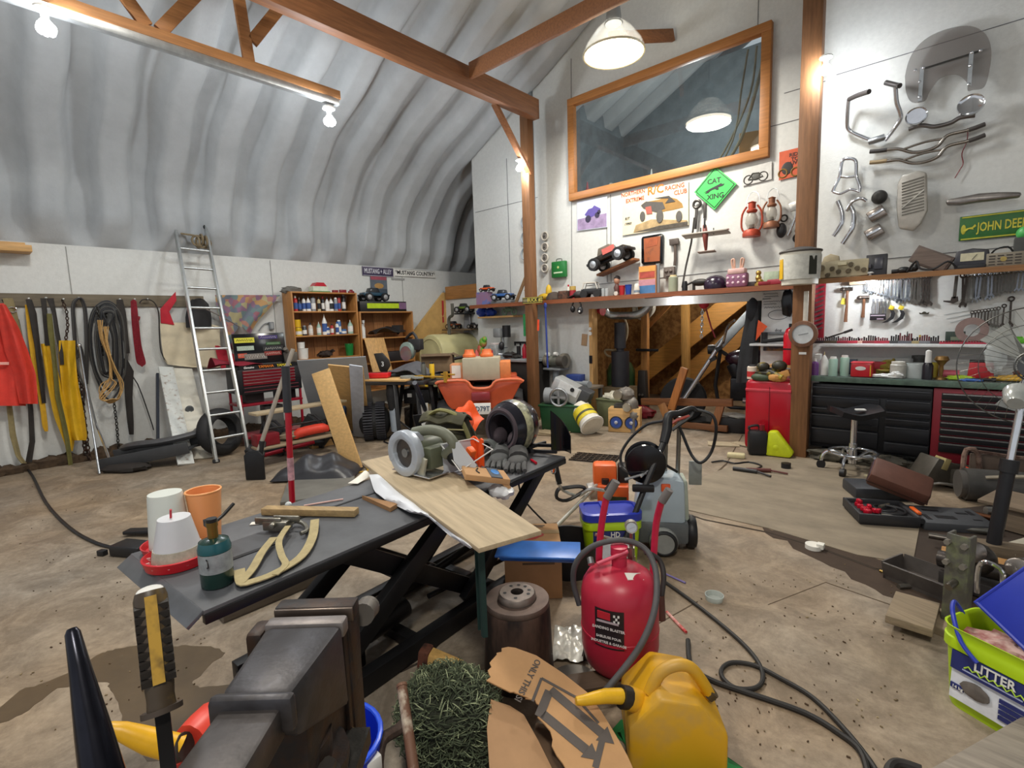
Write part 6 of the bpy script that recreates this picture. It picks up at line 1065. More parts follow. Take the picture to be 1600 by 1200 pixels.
# folding bench with a plank top
p=F(470,715); t=thing('folding_bench','low folding stand with a plank top and black tube legs before the tool chest','bench',(p.x,p.y,0),LR)
obj('plank_top',B().box(.05,0,.62,1.15,.2,.03,rz=.06),wood('a8977a',0),t,.004); obj('lower_plank',B().box(.0,-.02,.22,1.05,.22,.025),wood('8c7c64',0),t,.004)
for s in (-1,1):
    obj('leg',B().tube([(s*.5-.05,-.2,.02),(s*.42,-.05,.3),(s*.38,.02,.6)],.018,8,sm=3),BLK,t); obj('leg',B().tube([(s*.5+.08,.22,.02),(s*.42,.08,.3),(s*.38,-.02,.6)],.018,8,sm=3),BLK,t)
obj('brace',B().cyl((-.42,0,.42),(.42,0,.42),.012),BLK,t)
pb=p
solo('red_flare_case','long red orange tool bag lying on the lower plank of the folding stand','bag',B().tube([(-.2,0,.0),(-.15,0,.06),(.15,0,.07),(.2,0,.02)],[.03,.06,.06,.03],10,sm=3),mat('d8402c',.6,0,.15,8),(p.x+.02,p.y+.15,.25),LR)
solo('canvas_pouch','beige canvas pouch behind the red tool bag','pouch',B().ell(0,0,.05,.16,.1,.05,noise=.3),mat('8a806c',.8),(p.x-.05,p.y-.05,.235),LR); solo('red_crate','dark red toolbox on the lower plank of the folding stand','toolbox',B().box(0,0,.07,.25,.2,.14),DRED,(p.x-.03,p.y-.38,.235),LR,bev=.01)
for i,(dx,dy,c,l) in enumerate([(-.5,-.15,'2b2b2d','black bent steel frame lying before the tool chest'),(-.45,.35,'3a3a3a','grey plastic crate parts before the bookcase')]): solo('floor_junk',l,'frame',B().box(0,0,.1,.5,.3,.05,rx=.3,rz=.4).box(.1,0,.2,.4,.04,.3,ry=.5).tube([(-.3,0,0),(-.1,.1,.4),(.3,0,.3)],.018,6,sm=3),mat(c,.5,.3),(p.x+dx,p.y+dy,.01),.3)
solo('pine_offcut','short pine blocks stacked under the folding stand','blocks',B().box(0,0,.04,.3,.12,.08).box(.05,.02,.12,.12,.1,.08),PINEX,(p.x-.35,p.y+.45,0),LR,bev=.003)
solo('red_bar','long red jack handle lying on the floor before the tool chest','bar',B().cyl((0,-.3,.06),(0,.4,.10),.025),RED,(p.x-.25,p.y-.1,.0),0)
# shovel
p=F(400,750); q=DP(458,545,5.35); t=thing('shovel','square black shovel with a grey wooden handle standing before the tool chest','shovel',p)
obj('handle',B().cyl(DP(404,705,(p-CAMP).dot(CF))-p,q-p,.022),wood('9b948a',2),t); a=DP(404,705,(p-CAMP).dot(CF))-p; obj('blade',B().plate([(-.1,0),(.1,0),(.1,.26),(.05,.31),(-.05,.31),(-.1,.26)],-.012,.012),mat('202124',.45,.3),t,.006,rot=(0,0,.74),loc=(0,0,.005)); obj('socket',B().cyl(a-Vector((0,0,.1)),a.lerp(q-p,.1),.028),mat('2c2c2e',.5,.4),t)
# garbage bag and mat
p=F(500,742); solo('garbage_bag','black crumpled garbage bag on the floor in front of the folding stand','bag',B().sheet(lambda u,v:(-.42+.84*u,-.25+.5*v,.02+.19*math.sin(PI*u)**.6*math.sin(PI*v)**.6*(1+.14*math.sin(17*u+4*v)+.12*math.sin(11*v-7*u))),26,18,.008),mat('2d2d31',.35,0,.2,9,.2),(p.x,p.y,.0),.75)
P=[F(438,790),F(452,752),F(553,734),F(556,772)]; c=sum(P,Vector())/4
solo('grey_mat','flat grey board lying on the floor behind the lift table','board',B().plate([(v.x-c.x,v.y-c.y) for v in P],.0,.03,'z'),mat('67655f',.8,0,.2,4),tuple(c),0,bev=.004)
plank('long pine board leaning diagonally beside the saw table',F(553,736)+Vector((0,0,.01)),DP(501,580,5.55),.20,.035,PINEF(1),'board',up=(.6,-.7,.2))
plank('large grey panel leaning before the bottle bookcase',F(556,672)+Vector((.2,-.25,.02)),DP(518,560,6.55),.86,.02,mat('85888c',.6,0,.08,4),'grey_sheet',up=(.75,-.6,.3))
plank('plywood offcut leaning in front of the grey panel',F(565,668)+Vector((.36,-.31,.02)),DP(540,572,6.2),.42,.018,PINEF(1),'board',up=(.75,-.6,.3))
plank('pale blue board leaning on the plywood offcut',F(572,672)+Vector((.40,-.36,.02)),DP(556,571,6.15),.16,.018,mat('b5bcc8',.5),'board',up=(.75,-.6,.3))
# saw table: two stands with boards
c=F(590,690); z=.83; t=thing('work_stand','portable work stand with dark blue legs carrying boards and clamps','work stand',(c.x-.05,c.y+.25,0),.55)
obj('top',B().box(0,0,.80,1.25,.5,.05),mat('2b2a2c',.5),t,.006); obj('clamp_rail',B().box(-.62,-.05,.79,.12,.06,.06).box(-.66,-.1,.76,.05,.05,.14).cyl((-.75,-.05,.8),(-.55,-.05,.8),.015),metal('8a7f5c',.4),t,.004)
for sx,sy in ((-.52,-.22),(-.5,.2)): obj('leg',B().beam((sx,sy,.78),(sx-.04,sy*1.5,0),.06,.05),mat('35507a',.5,0,.3,12),t,.004)
for sx,sy in ((.2,-.22),(.55,.2),(.5,-.2)): obj('leg',B().beam((sx,sy,.78),(sx+.1,sy*1.7,0),.05,.04),BLK,t,.004)
obj('brace',B().cyl((.2,-.2,.3),(.6,-.3,.05),.012),BLK,t)
tw=t.matrix_basis.copy()
def TW(x,y,z): return tuple(tw@Vector((x,y,z)))
solo('ply_board','square plywood board lying on the work stand','board',B().box(0,0,.0125,.75,.42,.025),PINEF(0),TW(.05,-.05,.826),.4,bev=.003); 
t=thing('red_tray','bright red plastic tray on the plywood board','tray',TW(-.1,-.05,.852),.65); obj('body',B().box(0,0,.04,.30,.14,.07,tx=1.08,ty=1.1),glossy('d8222c',.3),t,.012); obj('inside',B().box(0,0,.077,.26,.11,.004),DRED,t)
solo('grinder_discs','round grey sanding discs on the work stand','discs',B().cyl((0,0,0),(0,0,.03),.1).cyl((.16,.05,0),(.16,.05,.02),.08),mat('8d918c',.5),TW(.34,-.1,.853),0)
solo('grey_cloth','grey cloth draped over the saw behind the red tray','cloth',B().sheet(lambda u,v:(-.35+.7*u,-.2+.4*v,.02+.16*math.sin(PI*min(1,u*1.2))*(.4+.6*v)+.015*math.sin(14*u)),18,10,.008),mat('55555a',.7),TW(.28,.2,.86),.45)
for i,(x,c_,l) in enumerate(((.62,'d9b324','yellow spray bottle at the right end of the work stand'),(.5,'5a5a52','grey clamp knob at the right end of the work stand'))): put_bottle(0,TW(x,.1,.826),1,.22,.035,c_,'26282c',None,l)
solo('orange_clamps','yellow bar clamps at the right end of the work stand','clamp',B().cyl((-.25,0,.03),(.3,0,.03),.014).box(.3,0,.03,.04,.05,.14).box(-.1,0,.0,.05,.05,.1).cyl((.2,.05,.06),(.42,.03,.06),.012),mat('b0882c',.5,.2),TW(.62,-.12,.84),.3)
t=thing('mitre_saw','mitre saw with a round guard standing behind the work stand','saw',TW(.1,.55,.83),.2); obj('base',B().box(0,0,.04,.45,.4,.08),mat('77807e',.4,.4),t,.01); obj('guard',B().cyl((0,-.04,.36),(0,.04,.36),.13),mat('8fa098',.3,.2),t,.01); obj('blade',B().cyl((0,-.05,.32),(0,-.045,.32),.11),CHROME,t); obj('motor',B().cyl((.0,.04,.4),(.0,.22,.4),.08).box(.12,.05,.45,.22,.1,.16),mat('2c2c2e',.4),t,.012); obj('handle',B().tube([(-.02,0,.54),(.1,.02,.62),(.18,.03,.5)],.022,8,sm=3),BLK,t); obj('stand_table',B().box(0,0,-.02,.9,.5,.03),mat('3a3a38'),t)
for s in (-1,1): obj('stand_leg',B().beam((s*.4,0,-.03),(s*.45,.05,-.82),.05,.04),mat('3a3a38'),t)
t=thing('shield','dark leaf shaped motorcycle panel with a white number leaning beside the mitre saw','panel',TW(-.28,.5,1.0),.5); obj('panel',B().plate([(-.14,.16),(.0,.17),(.1,.06),(.12,-.02),(.02,-.16),(-.06,-.1)],-.015,.015),mat('2b2723',.4,0,.3,10),t,.008); text('3',.1,WHT,t,(-.0,-.018,.0)); obj('prop',B().box(0,.05,-.1,.06,.04,.16),BLK,t)
tyre('knobby black off road tyre standing under the work stand',(F(566,692).x-.05,F(566,692).y+.25,.255),.25,.20,.95)
t=thing('dust_bag','black dust bag with a pale liner hanging under the work stand','bag',TW(.12,-.12,.3)); obj('bag',B().lathe([(0,.1),(.06,.12),(.08,.25),(.09,.34),(.08,.46),(0,.47)],16),mat('232325',.7,0,.2,8),t); obj('liner',B().lathe([(0,-.2),(.06,-.18),(.075,.1),(.07,.15)],14,fy=.7),mat('a5b0bc',.5,0,.15,6),t)
c=F(640,690); t=thing('black_stand','black tubular stand with a pale specification plate right of the work stand','stand',(c.x-.15,c.y+.35,0),.5)
for a,b_ in (((-.2,-.15,.75),(-.3,-.25,0)),((.2,-.15,.75),(.35,-.3,0)),((-.2,.15,.75),(-.3,.25,0)),((.2,.15,.75),(.35,.25,0))): obj('leg',B().beam(a,b_,.04,.04),BLK,t)
obj('top',B().box(0,0,.77,.6,.4,.04),mat('38362f'),t,.004); obj('body',B().box(0,0,.58,.4,.3,.2),BLK,t,.01); obj('plate',B().box(.12,-.19,.42,.12,.006,.16,rz=0),PAPER,t); obj('switch',B().box(-.1,-.16,.6,.06,.02,.05).box(.06,-.16,.6,.05,.02,.04),WHT,t)
solo('blue_pipe','dark blue bar leaning from the black stand to the floor','bar',B().cyl(DP(648,598,6.2)-F(676,672),F(676,672)-F(676,672)+Vector((0,0,.03)),.03),mat('232b3d',.4),tuple(F(676,672)))
solo('coffee_can','squat brown paint pot on the floor right of the black stand','pot',B().cyl((0,0,0),(0,0,.16),.11).cyl((0,0,.16),(0,0,.18),.12),mat('8a7a5c',.6,0,.3),tuple(F(662,672))); solo('water_pump','rusty wheeled pump under the black stand','pump',B().cyl((-.05,0,.14),(.05,0,.14),.14).box(0,.1,.2,.3,.2,.2).ell(.1,0,.3,.1,.08,.1),mat('4a433c',.6,.4,.3),tuple(F(645,668)),.3,bev=.01)
solo('floor_cable','black cable lying in curves on the floor before the work stand','cable',B().tube([F(x,y,.012)-F(640,690) for x,y in ((600,650),(615,675),(600,690),(640,694),(690,680),(640,672),(620,690),(650,705))],.01,6,sm=4),BLK,tuple(F(640,690)))
solo('yellow_twine','yellow cord lying on the floor left of the circular saw','cord',B().tube([F(x,y,.01)-F(580,720) for x,y in ((560,738),(575,735),(572,728),(590,722),(610,712),(640,700),(632,715),(600,722))],.008,6,sm=4),mat('b8922a',.6),tuple(F(580,720)))
# box on the yellow trestle
c=F(690,655); t=thing('yellow_trestle','yellow legged sawhorse carrying a brown carton','trestle',(c.x-.2,c.y+.15,0),.74)
obj('top',B().box(0,0,.74,.52,.2,.08),BLK,t,.008)
for sx in (-1,1):
    for sy in (-1,1): obj('leg',B().beam((sx*.17,sy*.05,.72),(sx*.28,sy*.26,.0),.05,.03),YEL,t,.003)
obj('brace',B().box(0,0,.35,.4,.02,.05),BLK,t)
t2=thing('brown_carton','open brown cardboard carton on the yellow sawhorse','box',(c.x-.2,c.y+.15,.78),.74); obj('carton',B().box(0,0,.14,.52,.34,.27),mat('806a50',.85,0,.1,8),t2,.004)
obj('flap',B().box(0,-.2,.285,.5,.12,.008,rx=.3),mat('75614a',.85),t2); obj('flap',B().box(.3,0,.27,.12,.32,.008,ry=.5),mat('75614a',.85),t2)
# orange ATV
p=F(748,690); t=thing('atv','orange four wheeled quad bike seen from behind with a licence plate','quad bike',(p.x-.2,p.y+.27,0),.72); OR=mat('c2512c',.4,0,.12,5)
obj('rear_fender',B().plate([(-.56,.76),(-.50,.80),(-.18,.80),(-.08,.70),(.14,.70),(.24,.79),(.5,.80),(.58,.76),(.55,.74),(.42,.5),(.38,.42),(-.38,.42),(-.44,.5)],-.25,.25),OR,t,.03); obj('fender_lip',B().tube([(-.57,-.27,.78),(-.5,-.28,.81),(-.18,-.28,.81),(-.08,-.28,.71),(.14,-.28,.71),(.24,-.28,.8),(.5,-.28,.81),(.59,-.27,.78)],.02,8,sm=3),mat('d8704a',.4),t)
obj('front_fender',B().box(0,1.05,.72,1.0,.4,.08),OR,t,.03); obj('body',B().box(0,.55,.55,.4,1.3,.35),mat('2a2826',.5),t,.03); obj('seat',B().box(0,.25,.80,.32,.55,.10),BLK,t,.03)
l=obj('tail_light',B().box(.02,-.29,.60,.25,.06,.12),glossy('8a3036',.25),t,.02); pl_=obj('licence_plate',B().box(.02,-.33,.44,.26,.008,.15),WHT,t,.004); text('9D79T',.095,mat('3a5068'),pl_,(.02,-.338,.435),sx=.85)
for sx in (-1,1):
    for y,r_ in ((-.05,.27),(1.1,.26)): 
        w=obj('wheel_tyre',B().at(sx*.46,y,r_).lathe([(r_*.5,-.12),(r_*.9,-.12),(r_,-.06),(r_,.06),(r_*.9,.12),(r_*.5,.12)],28,ax='x').at(),RUB,t); obj('hub',B().at(sx*.46,y,r_).lathe([(0,-.08),(r_*.5,-.06),(r_*.5,.06),(0,.08)],16,ax='x').at(),GREY,w)
obj('handlebar',B().tube([(-.42,.72,1.04),(-.22,.78,1.08),(-.1,.82,.98),(.1,.82,.98),(.22,.78,1.08),(.42,.72,1.06)],.016,8,sm=4),CHROME,t); obj('grip',B().cyl((-.44,.71,1.04),(-.3,.75,1.06),.024),BLK,t); obj('grip',B().cyl((.44,.71,1.06),(.3,.75,1.07),.024),BLK,t); obj('dash',B().box(0,.85,.98,.26,.2,.12),BLK,t,.02)
tm=t.matrix_basis.copy(); TM=lambda x,y,z: tuple(tm@Vector((x,y,z)))
t=thing('beige_crate','beige storage crate with orange panels carried on the quad bike','crate',TM(.03,.02,.80),.72); obj('crate_body',B().box(0,0,.15,.5,.4,.30),mat('b0a892',.6,0,.08,7),t,.01); obj('orange_panel',B().box(.32,0,.12,.14,.38,.24),mat('d8824a',.5),t,.01); obj('label_panel',B().box(-.34,0,.11,.17,.3,.22),mat('c98a60',.6),t,.006); obj('print',B().box(-.34,-.153,.12,.12,.004,.17),PAPER,t)
for i,(x,y) in enumerate(((-.14,.02),(.1,.02))): solo('orange_pot','orange flower pot upside down on the beige crate, %s of the two'%('left','right')[i],'pot',B().lathe([(.09,0),(.09,.03),(.07,.05),(.06,.1),(0,.1)],20),mat('e07038',.5),TM(x,y,1.105),0,'orange pots on the quad bike')
p=F(700,664); t=thing('grey_lamp_housing','grey cast lamp housing on the floor beside the quad bike','lamp',(p.x-.05,p.y+.1,0),.6); obj('housing',B().box(0,0,.18,.42,.3,.36,tx=.55,ty=.6),mat('85888a',.45,.3),t,.02); obj('glass',B().ell(.02,0,.38,.08,.07,.06),mat('b8bcbe',.2),t); obj('base',B().box(0,0,.02,.5,.34,.04),GREY,t,.006)
# left of the opening: tote, machine, pail, speakers, grate
p=F(877,673); t=thing('green_tote','dark green plastic tote under the grey machine','tote',(p.x,p.y+.1,0),.33); obj('body',B().box(0,0,.19,.58,.4,.38,tx=1.1,ty=1.1),mat('1f4a2c',.45,0,.1,6),t,.03); obj('rim',B().box(0,0,.375,.66,.46,.03),mat('1f4a2c',.45,0,.1,6),t,.008)
t=thing('silver_heater','silver heater box with a round wheel lying tilted on the green tote','machine',(p.x+.0,p.y+.1,.40),.33); obj('case',B().box(.05,0,.18,.42,.3,.24,ry=.45),mat('b5b8b8',.35,.4),t,.012); obj('face',B().box(.1,-.155,.21,.3,.006,.12,ry=.45),mat('d4d6d6',.4),t); obj('port',B().cyl((.16,-.155,.2),(.16,-.17,.2),.03),BLK,t); obj('hand_wheel',B().torus(-.02,-.22,.1,.12,.018,'y').beam((-.13,-.22,.1),(.09,-.22,.1),.03,.02,(0,1,0)).beam((-.02,-.22,.0),(-.02,-.22,.21),.03,.02,(0,1,0)),STEEL,t); obj('drum',B().cyl((-.25,-.1,.1),(-.12,-.1,.1),.12),GREY,t); obj('grille',B().box(.28,0,.1,.2,.28,.2,ry=.45),DGRY,t,.01)
solo('flat_stone','flat cardboard pieces on the floor before the green tote','cardboard',B().box(0,0,.012,.5,.28,.02,rz=.3).box(.05,-.02,.03,.4,.22,.015,rz=.1),mat('8f7f64',.8),tuple(F(860,678)),bev=.004)
p=F(925,682); t=thing('white_pail','white pail with a yellow label lying on its side','pail',(p.x-.03,p.y+.05,.14),1.15,rx=-1.0); obj('body',B().lathe([(0,-.02),(.15,-.02),(.165,.0),(.155,.05),(.14,.36),(0,.36)],28),OFFW,t); obj('lid_rim',B().torus(0,0,.0,.163,.012),WHT,t); obj('label_panel',B().lathe([(.158,.08),(.148,.28)],28,cap=False),mat('d2bf2e',.5,0,.1,20),t); obj('dark_label',B().lathe([(.156,.14),(.153,.18)],28,cap=False),mat('4a4a30',.5),t)
p=F(970,676); t=thing('speaker_box','plywood speaker box with two blue cones','speaker',(p.x,p.y+.12,0),.36); obj('cabinet',B().box(0,0,.17,.43,.22,.33),wood('c29a63',0),t,.005); obj('turntable',B().box(.0,0,.36,.28,.18,.05),mat('3a3834'),t,.006)
for sx in (-.105,.1): s_=obj('driver_rim',B().at(sx,-.115,.14).lathe([(.075,0),(.085,-.008),(.09,0),(.08,.01)],24,ax='y').at(),mat('2c2c30',.4),t); obj('cone',B().at(sx,-.112,.14).lathe([(0,-.012),(.025,-.012),(.03,.0),(.075,-.006)],24,ax='y').at(),mat('2e4a92',.3),s_); obj('dust_cap',B().ell(sx,-.125,.14,.025,.012,.025),mat('a8a8b0'),s_)
p=F(930,716); b=B()
for i in range(9): b.box(-.24+.06*i,0,.006,.014,.34,.012)
for j in range(5): b.box(0,-.15+.075*j,.008,.52,.012,.012)
solo('drain_grate','rusty steel drain grate in the floor','grate',b,rust('4a3a2c','2a221c'),(p.x,p.y,0),.3)
solo('drain_pit','dark drain pit below the rusty grate','drain',B().box(0,0,.001,.52,.36,.004),mat('241c16',.95),(p.x,p.y,0),.3)
# trimmer with orange motor and fuel can
p=F(870,826); q=DP(945,745,(F(960,800)-CAMP).dot(CF)); t=thing('brush_trimmer','orange string trimmer with bicycle handlebar lying propped on the floor','trimmer',p)
h=DP(905,770,(F(905,800)-CAMP).dot(CF)*.985)-p; e=q-p
obj('shaft',B().cyl(Vector((0,0,.02)),e,.016),mat('c9c6bc',.35,.5),t); obj('engine_cover',B().box(e.x,e.y,e.z+.03,.19,.16,.18,rz=.6),mat('e8682c',.4,0,.06),t,.03); obj('engine',B().box(e.x+.0,e.y-.0,e.z-.1,.16,.16,.12,rz=.6).cyl((e.x,e.y,e.z-.1),(e.x-.1,e.y-.1,e.z-.12),.07),mat('b5b3ae',.4,.4),t,.012); obj('air_filter',B().box(e.x+.12,e.y+.08,e.z-.0,.08,.15,.22,rz=.6),BLK,t,.02)
hp=[DP(x,y,d)-p for x,y,d in ((870,752,3.9),(874,758,3.9),(880,766,3.95),(892,772,3.95),(905,774,3.95),(918,766,3.9),(930,764,3.85),(952,768,3.7))]; obj('handlebar',B().tube(hp,.013,8,sm=3),metal('d0d0ce',.3),t); obj('grip',B().cyl(DP(868,728,3.9)-p,DP(874,756,3.9)-p,.022),BLK,t); obj('trigger',B().box(*(DP(865,734,3.88)-p),.02,.02,.05),ORG,t); obj('grip',B().cyl(DP(948,768,3.7)-p,DP(960,752,3.7)-p,.026),BLK,t); obj('harness',B().tube([DP(x,y,3.95)-p for x,y in ((872,765),(870,778),(885,782),(905,772),(915,764),(905,760),(885,762))],.014,6,True,sm=3,flat=1.8),BLK,t)
obj('muffler',B().box(e.x-.02,e.y+.12,e.z-.12,.1,.1,.12,rz=.6),DGRY,t,.01)
# a stubby support keeps the engine off the ground
obj('stand_foot',B().cyl((e.x,e.y,e.z-.14),(e.x+.02,e.y,-p.z),.014).cyl((e.x+.12,e.y+.1,e.z-.12),(e.x+.14,e.y+.1,-p.z),.012),BLK,t)
p=F(948,812); t=thing('fuel_can','orange square fuel can with a green picture label beside the trimmer','can',(p.x,p.y+.1,0),.5); obj('body',B().box(0,0,.13,.24,.12,.26),mat('d85a26',.35,0,.08,9),t,.01); obj('label_panel',B().box(.03,-.062,.1,.15,.004,.16),mat('2c3a2a',.4,0,.4,7),t); obj('cap',B().cyl((-.06,0,.26),(-.06,0,.3),.03),BLK,t)
# litter pail behind the sandblaster
def litter(label,loc,rz,w,d,h,lid,txt,big=False):
    t=thing('litter_pail',label,'pail',loc,rz); G=mat('b0d216',.4,0,.05,5); B1=mat('2b3cae',.35,0,.06,5)
    n=[]; 
    def rr(w,d,r,k=5):
        out=[]
        for cx_,cy_,a0 in ((w/2-r,d/2-r,0),(-w/2+r,d/2-r,PI/2),(-w/2+r,-d/2+r,PI),(w/2-r,-d/2+r,1.5*PI)):
            for i in range(k+1): a=a0+PI/2*i/k; out.append((cx_+r*math.cos(a),cy_+r*math.sin(a)))
        return out
    prof=[(.86,.0),(.88,.01),(.97,h-.09),(1.03,h-.085),(1.03,h-.045),(1.0,h-.04),(1.0,h-.01),(1.04,h),(1.0,h),(.97,h-.02),(.86,.02)]
    vs=[];fs=[]
    for s,z in prof: vs+=[(x*s,y*s,z) for x,y in rr(w,d,.06)]
    K=24
    for j in range(len(prof)-1): fs+=[(j*K+i,j*K+(i+1)%K,(j+1)*K+(i+1)%K,(j+1)*K+i) for i in range(K)]
    fs+=[tuple(range(K-1,-1,-1)),tuple((len(prof)-1)*K+i for i in range(K))]
    obj('body',B().add(vs,fs),G,t); y=-d/2*.955
    lb=obj('label_panel',B().box(0,y,h*.44,w*.72,.008,h*.60,rx=-.045),mat('dfe3ea',.4),t); obj('label_top',B().box(0,y-.009,h*.62,w*.72,.006,h*.22,rx=-.045),mat('27306e',.4),t)
    text(txt[0],h*.145,WHT,t,(w*.02,y-.016,h*.665),(PI/2-.045,0,0),sx=.85)
    obj('green_script',scrawl(w*.5,h*.06,7,.0032),mat('b4d83a',.5),t,loc=(w*.02,y-.017,h*.60)); obj('small_print',B().box(w*.0,y-.0135,h*.555,w*.5,.003,h*.014,rx=-.045),mat('aab4d8',.5),t)
    if big:
        obj('rock_picture',B().ell(-w*.13,y-.012,h*.36,w*.13,.006,h*.09,noise=.2),mat('6d6660',.7,0,.4,9),t); b=B()
        for k in range(4): b.box(w*.2,y-.01,h*(.42-.065*k),w*.26,.005,h*.045,rx=-.045)
        obj('blue_strips',b,mat('27306e',.4),t); obj('corner_strip',B().box(-w*.29,y-.01,h*.3,w*.12,.005,h*.06,rx=-.045),mat('27306e',.4),t); text('14 kg',h*.05,WHT,t,(-w*.28,y-.015,h*.3),(PI/2-.045,0,0),ex=.0006)
    hg=h-.055
    if lid: obj('lid',B().add([(x*1.05,y_*1.05,h-.03) for x,y_ in rr(w,d,.06)]+[(x*1.05,y_*1.05,h+.015) for x,y_ in rr(w,d,.06)]+[(x*.9,y_*.88,h+.02) for x,y_ in rr(w,d,.05)]+[(x*.88,y_*.86,h+.008) for x,y_ in rr(w,d,.05)],[tuple(range(23,-1,-1))]+[(j*24+i,j*24+(i+1)%24,(j+1)*24+(i+1)%24,(j+1)*24+i) for j in range(3) for i in range(24)]+[tuple(72+i for i in range(24))]),B1,t); obj('lid_hinge',B().box(-w*.12,0,h+.016,.02,d*.95,.012),B1,t)
    return t,B1
p=F(938,884); litter('lime green litter pail with its blue lid closed, behind the red sandblaster',(p.x,p.y+.12,0),.75,.36,.24,.33,True,('HD',))
# pressure washer
p=F(1018,858); rz=.55; t=thing('pressure_washer','light grey pressure washer on wheels with a black hose reel','pressure washer',(p.x,p.y+.1,0),rz); PG=mat('a9b8c2',.4,0,.06,4)
obj('body',B().plate([(-.2,.14),(.2,.14),(.185,.58),(-.13,.62),(-.17,.5)],-.14,.16),PG,t,.03); obj('lower_shell',B().box(0,.02,.16,.44,.36,.18),mat('5c6062',.5),t,.03); obj('orange_switch',B().box(.04,-.15,.53,.07,.03,.06),mat('e8602c',.4),t,.008); obj('side_panel',B().box(.2,.05,.36,.05,.24,.4,ry=-.05),mat('a5ad9f',.5),t,.012)
for s in (-1,1): w_=obj('wheel',B().at(s*.25,-.02,.13).lathe([(.05,-.035),(.12,-.035),(.13,-.02),(.13,.02),(.12,.035),(.05,.035)],28,ax='x').at(),BLK,t); obj('hub',B().at(s*.25,-.02,.13).lathe([(0,-.04),(.085,-.03),(.085,.03),(0,.04)],20,ax='x').at(),mat('9a9c98',.4),w_)
for s in (.06,.16): obj('frame_tube',B().cyl((s,.1,.5),(s+.01,.08,1.05),.018),metal('8e8c86',.35),t)
obj('front_wheel',B().at(.02,-.2,.11).lathe([(.0,-.05),(.09,-.05),(.11,-.02),(.11,.02),(.09,.05),(0,.05)],24,ax='y').at(),mat('8d8f8c',.4),t)
obj('front_wheel_rim',B().torus(.02,-.235,.11,.085,.018,'y'),BLK,t)
g0,g1=DP(980,850,3.62)-Vector(t.location),DP(1048,655,3.75)-Vector(t.location); Rz=Matrix.Rotation(-rz,3,'Z')
t.scale=(.84,)*3; lw=lambda x,y,d:Rz@(DP(x,y,d*.915)-Vector(t.location))/.84
obj('lance',B().tube([lw(978,840,3.42),lw(1010,755,3.5),lw(1037,692,3.6)],[.02,.022,.026],10),BLK,t); gun=obj('gun_handle',B().tube([lw(1037,692,3.6),lw(1042,672,3.62),lw(1045,650,3.64),lw(1060,646,3.64),lw(1080,638,3.64),lw(1086,642,3.64)],[.034,.038,.036,.026,.022,.022],10,sm=3),BLK,t); obj('trigger',B().tube([lw(1046,664,3.64),lw(1058,656,3.64),lw(1077,650,3.64)],.012,6,sm=2),mat('b8483a',.4),gun); obj('guard_bar',B().tube([lw(1050,672,3.64),lw(1062,663,3.64),lw(1080,650,3.64),lw(1084,640,3.64)],.014,6,sm=2),BLK,gun)
rc=lw(1008,722,3.62)
rl=obj('hose_reel',B().at(*rc).lathe([(0,-.09),(.05,-.09),(.15,-.075),(.155,-.06),(.1,-.05),(.1,.05),(.155,.06),(.15,.075),(0,.085)],32,ax='y').at(),BLKG,t); obj('crank',B().cyl(rc+Vector((.0,-.1,-.06)),rc+Vector((-.16,-.14,-.1)),.01).cyl(rc+Vector((.02,-.08,-.04)),rc+Vector((-.04,-.13,-.08)),.008),CHROME,rl); obj('reel_arm',B().beam(rc+Vector((.1,.06,0)),rc+Vector((.25,.1,-.1)),.04,.02),BLK,t)
obj('lance_clip',B().box(*lw(1005,763,3.47),.16,.05,.05),BLK,t,.01); obj('bracket',B().box(.3,.1,.58,.1,.02,.2),mat('8c908c',.5,.3),t,.004)
obj('hose',B().tube([lw(1088,640,3.64),lw(1112,648,3.6),lw(1119,670,3.6),lw(1112,705,3.65),lw(1095,723,3.65),lw(1080,710,3.7),lw(1065,675,3.72),lw(1058,665,3.7)],.012,8,sm=5),BLK,t); obj('hose',B().tube([lw(1036,658,3.75),lw(1010,664,3.85),lw(985,685,3.9),lw(970,710,3.9),lw(973,730,3.85),lw(982,738,3.75)],.012,8,sm=5),BLK,t)
# blue lid, cardboard box by the lift
p=F(835,862,.36); t=thing('floor_box','brown cardboard box with a red picture beside the lift table','box',tuple(F(826,915)+Vector((.02,.02,0))),.72); obj('carton',B().box(0,0,.16,.32,.3,.32),CARD,t,.004); obj('picture',B().ell(-.03,-.05,.322,.07,.035,.003).ell(.03,-.02,.322,.04,.03,.004),mat('b84a44',.6,0,.4,12),t); obj('tape',B().box(0,.02,.3215,.32,.05,.002),mat('a88a5c'),t); obj('print_line',B().box(-.02,.115,.321,.2,.012,.002).box(-.01,.095,.321,.16,.01,.002),mat('6a5540'),t); obj('print_line',B().box(.05,-.151,.24,.14,.002,.014).box(.03,-.151,.21,.18,.002,.012),mat('6a5540'),t)
p=F(842,852,.42); t=thing('tray_cover','blue plastic tray lid lying on top of the cardboard box','lid',(p.x-.02,p.y+.02,.335),.6); obj('tray',B().box(0,0,.03,.38,.15,.03,tx=1.05,ty=1.1),mat('2b62b8',.35,0,.06),t,.01); obj('rim',B().box(0,0,.048,.43,.19,.012),mat('3a74c8',.35),t,.004)
p=F(895,905); solo('black_tub','black rubber tub beside the cardboard box','tub',B().lathe([(0,0),(.17,0),(.2,.2),(.185,.2),(.16,.02),(0,.02)],24),BLK,(p.x-.1,p.y+.1,0))
